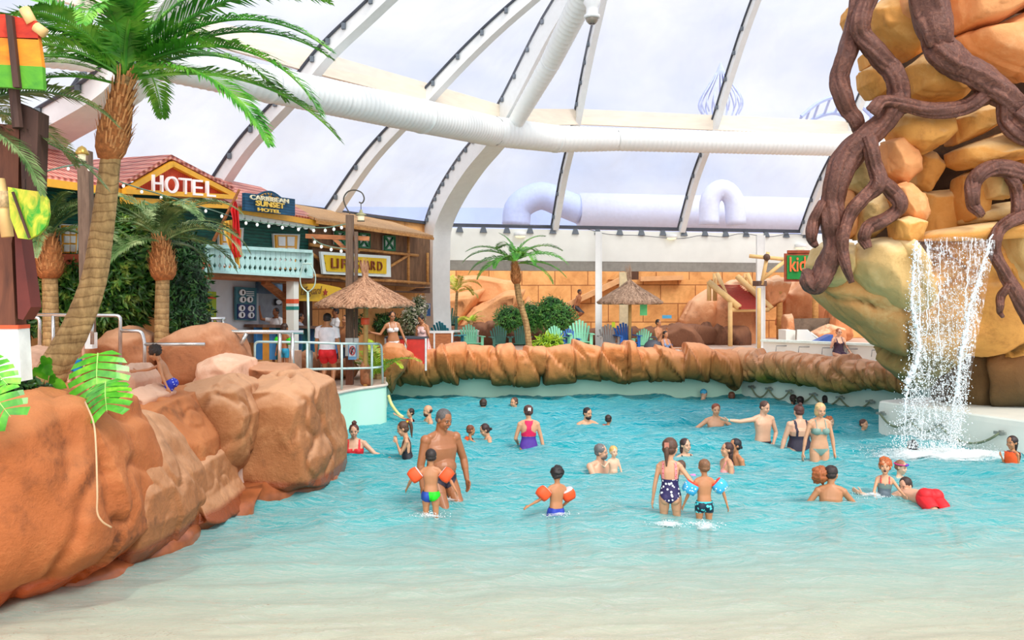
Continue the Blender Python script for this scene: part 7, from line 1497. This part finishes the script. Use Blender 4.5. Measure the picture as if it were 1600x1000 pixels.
person('ginger-haired little girl shouting with open mouth',1383,716,wy=776,yaw=-18,kind='t',H=1.08,sk=s1,hair=('curly',(186,96,44)),wear=(('top',fab((110,130,124)),fab((226,60,40))),('onepiece',fab((96,110,120)))),arms={-1:((-.4,-.3,-1),(-.2,-.8,-.5)),1:((.5,-.3,-.8),(.0,-.9,-.2))},head=(-6,8),open_mouth=True,lean=(.05,0))
person('child with purple goggles pushed up on the forehead behind the shouting girl',1409,719,wy=744,yaw=45,kind='c',H=1.25,sk=s5,hair=('crop',(150,96,70)),acc=(('goggles',(220,60,130),(70,60,190)),),head=(0,-5))
person('dark-haired man in red shorts lying in the water by the shouting girl',1413,746,Y=12.75,yaw=-40,kind='m',H=1.66,sk=s6,hair=('crop',(60,42,36)),wear=(('shorts',fab((228,28,36))),),lean=(-.12,1,-.10),arms={-1:((-.7,.1,-.25),(-.8,.2,.3)),1:((.85,-.1,-.1),(.8,-.5,-.15))},legs=(((.15,-1,-.55),(0,-.4,-.6)),((.25,-1,-.55),(0,-.3,-.6))),head=(-20,-10))
person('snorkeller mostly under water right of the racerback woman',878,690,Y=CH*F/(694-HZ),yaw=100,kind='m',sk=s6,hair=('short',(120,90,70)),lean=(-.95,-.1,.02),legs=(((1,0,-.05),(1,0,-.1)),((1,.1,-.05),(1,0,-.1))),H=1.6)
# --- on the decks
person('lifeguard in a white polo shirt and red shorts standing barefoot with his back turned',512,489,Y=PZ(512,603,DK).y-.2,yaw=178,kind='m',H=1.76,sk=s2,hair=('crop',(50,38,34)),feet=DK,wear=(('shorts',fab((222,28,38))),('shirt',fab((244,240,246)))),head=(-14,0))
person('shirtless man facing the lifeguard behind the lamp post',540,492,Y=21.6,yaw=-35,kind='m',H=1.74,sk=s2,hair=('crop',(40,30,28)),feet=DK,wear=(('trunks',fab((50,60,80)),.2),),arms={-1:((-.3,-.4,-.9),(-.9,-.3,.1)),1:((.2,0,-1),(.1,-.2,-1))})
person('person in white seen behind the lifeguard, leaning forward with a cap',524,481,Y=25.2,yaw=-60,kind='m',H=1.72,sk=s3,hair=('crop',(34,28,28)),feet=DK,wear=(('shirt',fab((240,240,240))),),lean=(.25,0))
person('boy with green float bands beside the white column on the deck',445,505,Y=20.2,yaw=150,kind='c',H=1.2,sk=s3,hair=('short',(60,40,32)),feet=DK,wear=(('trunks',fab((40,150,190)),.2),('armbands',fab((60,230,50)),.07,fab((40,180,40)))),arms={-1:((.4,0,-1),(.2,0,-1)),1:((-.4,0,-1),(-.2,0,-1))})
bp0=HP.at(431,500,-.45)
person('lifeguard in white sitting inside the booth with one arm raised',431,481,Y=bp0.y,yaw=-30,kind='m',H=1.5,sk=s3,hair=('crop',(36,28,26)),feet=DK,wear=(('shirt',fab((230,232,236))),),arms={-1:((-.7,-.1,.1),(-.15,-.1,1)),1:((.2,-.3,-1),(-.3,-.8,0))})
person('person in a grey shirt leaning on the counter right of the white column',470,489,Y=HP.at(470,500,-.3).y,yaw=100,kind='m',H=1.5,sk=s3,hair=('crop',(36,28,26)),feet=DK,wear=(('shirt',fab((150,156,168))),),arms={-1:((.7,-.4,-.6),(1,-.2,0)),1:((.6,0,-.6),(1,0,0))},lean=(.1,0))
person('woman in a white bikini laughing beside the red cabinet',613,487,Y=23.6,yaw=20,kind='f',H=1.66,sk=s2,hair=('short',(44,32,30)),feet=DK,wear=(('bikini',fab((244,240,236))),),arms={-1:((-.5,-.2,-.8),(-.8,-.2,.2)),1:((.45,0,-1),(.4,-.1,-1))},acc=(('glasses',),),head=(5,-5),lean=(-.08,0))
person('woman in a pale pink dress with hair buns looking down at her hands',656,493,Y=24.3,yaw=-35,kind='f',H=1.60,sk=s2,hair=('bun',(34,26,26)),feet=DK,wear=(('dress',dots('dress_pink',(246,206,200),(226,120,120),7,.18)),),arms={-1:((-.2,-.3,-1),(.1,-.6,1)),1:((.2,-.3,-1),(-.3,-.6,.9))},head=(0,-25))
person('bare-backed person with dark hair climbing the sandstone ramp',906,452,Y=38.0,yaw=60,kind='m',H=1.6,sk=s3,hair=('short',dk),feet=1.7,wear=(('trunks',o_blk),),lean=(.3,0))
person('shirtless man sitting higher of the pair near the dark mound',1029,499,Y=30.4,yaw=50,kind='m',H=1.7,sk=s2,hair=('short',dk),feet=DK,wear=(('trunks',fab((60,76,110)),.2),),arms={-1:((.2,-.2,-1),(.5,-.3,.6)),1:((.2,0,-1),(.4,-.2,.9))},legs=(((.7,-.5,-.1),(.1,-.1,-1)),((.7,-.2,-.1),(.1,0,-1))))
person('woman in blue sitting lower of the pair near the dark mound',1040,517,Y=29.9,yaw=30,kind='f',H=1.6,sk=s2,hair=('long',dk),feet=DK,wear=(('onepiece',fab((120,150,190)),.6),),legs=(((.8,-.5,.1),(.2,-.1,-1)),((.8,-.2,.1),(.2,0,-1))),arms={-1:((.3,-.3,-1),(.7,-.3,.0)),1:((.4,0,-1),(.6,-.2,0))})
person('woman in a dark top sitting behind the basin wall holding her hand to her mouth',1311,513,Y=27.6,yaw=10,kind='f',H=1.6,sk=s6,hair=('lowbun',(170,100,60)),wear=(('onepiece',fab((60,40,60)),.6),),feet=DK,arms={-1:((-.4,-.3,-1),(.3,-.5,1)),1:((.4,-.2,-1),(.2,-.4,-.5))},acc=(('glasses',),),head=(0,-5),fat=1.08)
bk=P(245,600,11.7)
person('curly-haired boy in blue star trunks kneeling on the rocks behind the boulders',237,541,Y=11.9,yaw=-75,kind='c',H=1.08,sk=s2,hair=('curly',(48,34,26)),feet=1.3,wear=(('trunks',dots('trunks_star',(34,56,190),(220,230,250),30,.2),.05),),lean=(-.5,0),head=(0,-22),arms={-1:((-.9,-.2,-.35),(-.95,-.1,-.1)),1:((.35,-.3,-1),(.5,-.2,-.9))},legs=(((-.35,-.1,-1),(.8,0,-.6)),((-.25,.1,-1),(.6,0,-.8))),straight=True)
person('boy in bright blue shorts partly hidden by the leaning palm trunk',120,498,Y=13.2,yaw=170,kind='c',H=1.22,sk=s6,hair=('short',(120,80,54)),feet=1.27,wear=(('trunks',fab((30,140,210)),.15),),lean=(.1,0))
# extra pieces
t=P(1290,750,12.3)
q=MB(); yb_=CH*F/(778-HZ); cx=P(1282,742,12.25); 
k0=len(q.v); q.ball(cx,(.115,.10,.125),40,28); pv=np.array(q.v); d=pv-np.array(cx); d/=np.linalg.norm(d,axis=1)[:,None]; pv=pv+d*(fbm((pv-np.array(cx))*30,3,5)*.10)[:,None]; q.v=[tuple(x) for x in pv]
for o in COL.objects:
    if o.get('label','').startswith('bare-shouldered woman'):
        h_=[c for c in o.children if c.name.startswith('hair')]; q.build('ponytail',hairm((168,92,46)),o,True)
    if o.get('label','').startswith('broad woman in a black'):
        pass
tb=MB(); yw=CH*F/(655-HZ); tb.tube([Vector(x) for x in spline([P(607,618,20.6),P(612,632,20.5),P(622,646,20.4),P(630,652,20.35)],5)],.035,10); tag(tb.build('pale_tube',plain('tube_yellow',(226,214,140),.5),None,True),'pale yellow grab tube hanging from the end of the mint wall','tube')
# orange band of the black swimsuit

for o in list(COL.objects):
    lb=o.get('label','')
    if lb.startswith('shirtless man sitting higher') or lb.startswith('woman in blue sitting') or lb.startswith('woman in a dark top sitting'):
        bd=[c for c in o.children if c.name.startswith('body')][0]; z_=o.location.z
        h=P(1,1,1); W=wmat(o); hz=SEAT[lb]
        k=max(.06,hz.z-DK-.10); tag(MB().box((hz.x,hz.y+.05,DK+k/2),(.6,.55,k)).build('stone_bench',mdb),{'s':'low stone seat under the higher of the seated pair','w':'low stone seat under the lower of the seated pair'}.get(lb[0] if 'dark top' not in lb else 'x','low stone seat under the woman behind the basin wall'),'seat')
# ================================================================= falling water
m,nt,b=newmat('falling_water'); out=nt.nodes['Material Output']; f=noise(nt,coords(nt,'World',(9,2,0.9)),2.6,6,0.7,0.6); f2=noise(nt,coords(nt,'World',(3,3,2.2)),6,5,0.75)
b.inputs['Base Color'].default_value=(0.95,0.98,1,1); b.inputs['Roughness'].default_value=.2
tr=N(nt,'ShaderNodeBsdfTransparent'); mx=N(nt,'ShaderNodeMixShader'); nt.links.new(ramp(nt,mix(nt,.5,f,f2),[(0.5,(0.03,)*3+(1,)),(0.6,(0.75,)*3+(1,))]),mx.inputs[0]); nt.links.new(tr.outputs[0],mx.inputs[1]); nt.links.new(b.outputs[0],mx.inputs[2]); nt.links.new(mx.outputs[0],out.inputs['Surface']); m_fall=m
m_drop=plain('water_white',(244,250,252),.15,var=.02); m_foam=plain('foam_white',(236,250,250),.6,var=.05)
wf=thing('waterfall','thin curtain of falling water with two stronger white strands dropping from the rock lip','waterfall',P(1470,715,16.2))
rs=np.random.RandomState(4)
Yf=16.05
# curtain
cols=36; rows=60; vs=[]
for i in range(rows):
    v_=i/(rows-1); zpx=376+(700-376)*v_
    for j in range(cols):
        u=j/(cols-1); x=1428+ (1556-1428)*u + (v_*v_)*(1-u)*(-8) - 60*v_*u; vs.append(P(x,zpx-6*math.sin(u*3.1)*(1-v_),Yf-.25*math.sin(v_*1.5)+.05*math.sin(u*9+v_*5)))
mesh('water_curtain',vs,[(i*cols+j,i*cols+j+1,(i+1)*cols+j+1,(i+1)*cols+j) for i in range(rows-1) for j in range(cols-1)],m_fall,wf,True)
def strand(pts,w0,w1,seed,nm='water_strand'):
    rs=np.random.RandomState(seed); q=spline(pts,14); mb=MB(); c=[P(a_[0]+rs.normal()*1.0,a_[1],Yf-.32) for a_ in q]; n=len(c)
    mb.tube(c,[ (w0+(w1-w0)*i/n)*abs(.55+.6*rs.rand()) for i in range(n)],8,True,lambda i,a:1+.35*math.sin(3*a+i*1.3)); return mb.build(nm,m_drop,wf,True)
strand([(1431,376),(1428,420),(1425,470),(1430,500),(1436,540),(1428,575),(1416,600)],.016,.05,1); strand([(1434,376),(1436,440),(1438,500),(1433,560),(1425,590)],.008,.025,2)
strand([(1550,366),(1540,400),(1528,440),(1516,480),(1508,520),(1500,560),(1497,600),(1495,620)],.014,.04,3); strand([(1520,372),(1512,430),(1508,480),(1512,520),(1500,560)],.007,.018,4); strand([(1470,374),(1469,430),(1466,500),(1470,560)],.006,.012,5); strand([(1452,374),(1450,440),(1448,520)],.005,.01,6)
strand([(1497,600),(1490,630),(1488,660),(1484,690)],.018,.008,7); strand([(1418,600),(1415,630),(1413,690)],.03,.01,8)
# droplets: a low-poly bead per drop
iv,if_=ico(1)
def beads(nm,P_,r,m,parent):
    n=len(P_); vs=(P_[:,None,:]+iv[None]*r[:,None,None]*np.array([1,1,1.3])).reshape(-1,3); F0=np.array(if_); fs=(F0[None]+np.arange(n)[:,None,None]*len(iv)).reshape(-1,3); o=mesh(nm,vs,fs.tolist(),m,parent,True); o['kind']='stuff'; return o
pts=[]
for k in range(7000):
    v_=rs.rand()**.75; c_=rs.rand()
    if c_<.3: x=np.interp(v_,[0,.3,.5,.75,1],[1431,1426,1434,1424,1410])+rs.normal()*(3+9*v_)
    elif c_<.55: x=np.interp(v_,[0,.35,.7,1],[1548,1516,1500,1492])+rs.normal()*(2+8*v_)
    else: x=rs.uniform(1428,1540-45*v_)+rs.normal()*4
    y=378+v_*325; pts.append(P(x,y,Yf-.3+rs.normal()*.22*(.3+v_))[:])
beads('water_drops',np.array(pts),rs.uniform(.003,.009,len(pts))*(1+.5*rs.rand(len(pts))),m_drop,wf)
# splash & foam: thin patches of froth lying on the waves
m,nt,b=newmat('foam_sheet'); out=nt.nodes['Material Output']; f=noise(nt,coords(nt,'World',(1,1.6,1)),9,7,0.75,0.6); b.inputs['Base Color'].default_value=hx((244,252,252)); b.inputs['Roughness'].default_value=.7
at_=N(nt,'ShaderNodeAttribute'); at_.attribute_name='froth'; ml=N(nt,'ShaderNodeMath',operation='MULTIPLY_ADD'); ml.inputs[1].default_value=.85; nt.links.new(f,ml.inputs[0]); nt.links.new(at_.outputs['Fac'],ml.inputs[2])
tr=N(nt,'ShaderNodeBsdfTransparent'); mx=N(nt,'ShaderNodeMixShader'); nt.links.new(ramp(nt,ml.outputs[0],[(0.62,(0,0,0,1)),(0.95,(0.92,0.92,0.92,1))]),mx.inputs[0]); nt.links.new(tr.outputs[0],mx.inputs[1]); nt.links.new(b.outputs[0],mx.inputs[2]); nt.links.new(mx.outputs[0],out.inputs['Surface']); m_fs=m
def wz(x,y):
    gx,gy,Z=WZ; i=np.clip(np.interp(x,gx,np.arange(len(gx))),0,len(gx)-2); j=np.clip(np.interp(y,gy,np.arange(len(gy))),0,len(gy)-2); return np.maximum.reduce([Z[np.clip(j.astype(int)+a_,0,len(gy)-1),np.clip(i.astype(int)+c_,0,len(gx)-1)] for a_ in(0,1) for c_ in(0,1)])
def foam(px,py,rx,ry,lab,drops,seed,cat='splash',peak=.62,hgt=.06):
    rs=np.random.RandomState(seed); c=PZ(px,py,0); n=70; u=np.linspace(-1,1,n); X,Y=np.meshgrid(u,u); X=X.ravel();Y=Y.ravel(); x=c.x+X*rx; y=c.y+Y*ry; r=np.sqrt(X*X+Y*Y); z=wz(x,y)+.012+.02*np.clip(1-r,0,1)
    o=mesh('foam' if cat=='foam' else 'splash',np.stack([x,y,z],1),[(i*n+j,i*n+j+1,(i+1)*n+j+1,(i+1)*n+j) for i in range(n-1) for j in range(n-1)],m_fs,None,True)
    at=o.data.attributes.new('froth','FLOAT','POINT'); at.data.foreach_set('value',(peak*np.clip(1.0-r,-.6,1)**1.0-.05+.0*r).astype(np.float32) if 0 else (peak*np.clip(1.05-r*1.05,-.8,1)).astype(np.float32))
    tag(o,lab,cat,kind='stuff')
    a=rs.uniform(0,6.28,drops); q=np.clip(abs(rs.normal(size=drops)),0,1.8)*.42; P_=np.stack([c.x+np.cos(a)*q*rx*1.2,c.y+np.sin(a)*q*ry,.02+abs(rs.normal(size=drops))*hgt*np.exp(-q)],1); beads('flying_drops',P_,rs.uniform(.002,.0065,drops),m_drop,o)
foam(1475,713,1.75,1.0,'white splash foam where the waterfall hits the pool',1800,1,'foam',.75,.16)
for k,(px,py,rx,ry,lab) in enumerate(((673,809,.30,.20,'small splash round the thighs of the boy in green and blue trunks'),(1045,823,.34,.24,'small splash round the legs of the polka-dot girl'),(1100,823,.30,.22,'small splash at the trunks of the boy with blue armbands'),(1365,778,.32,.25,'small splash in front of the shouting girl'),(703,788,.26,.2,'small splash at the knees of the grey-haired man'),(872,808,.3,.2,'faint splash beside the boy wading alone'))): foam(px,py,rx,ry,lab,110,k+5,'splash',.44,.035)
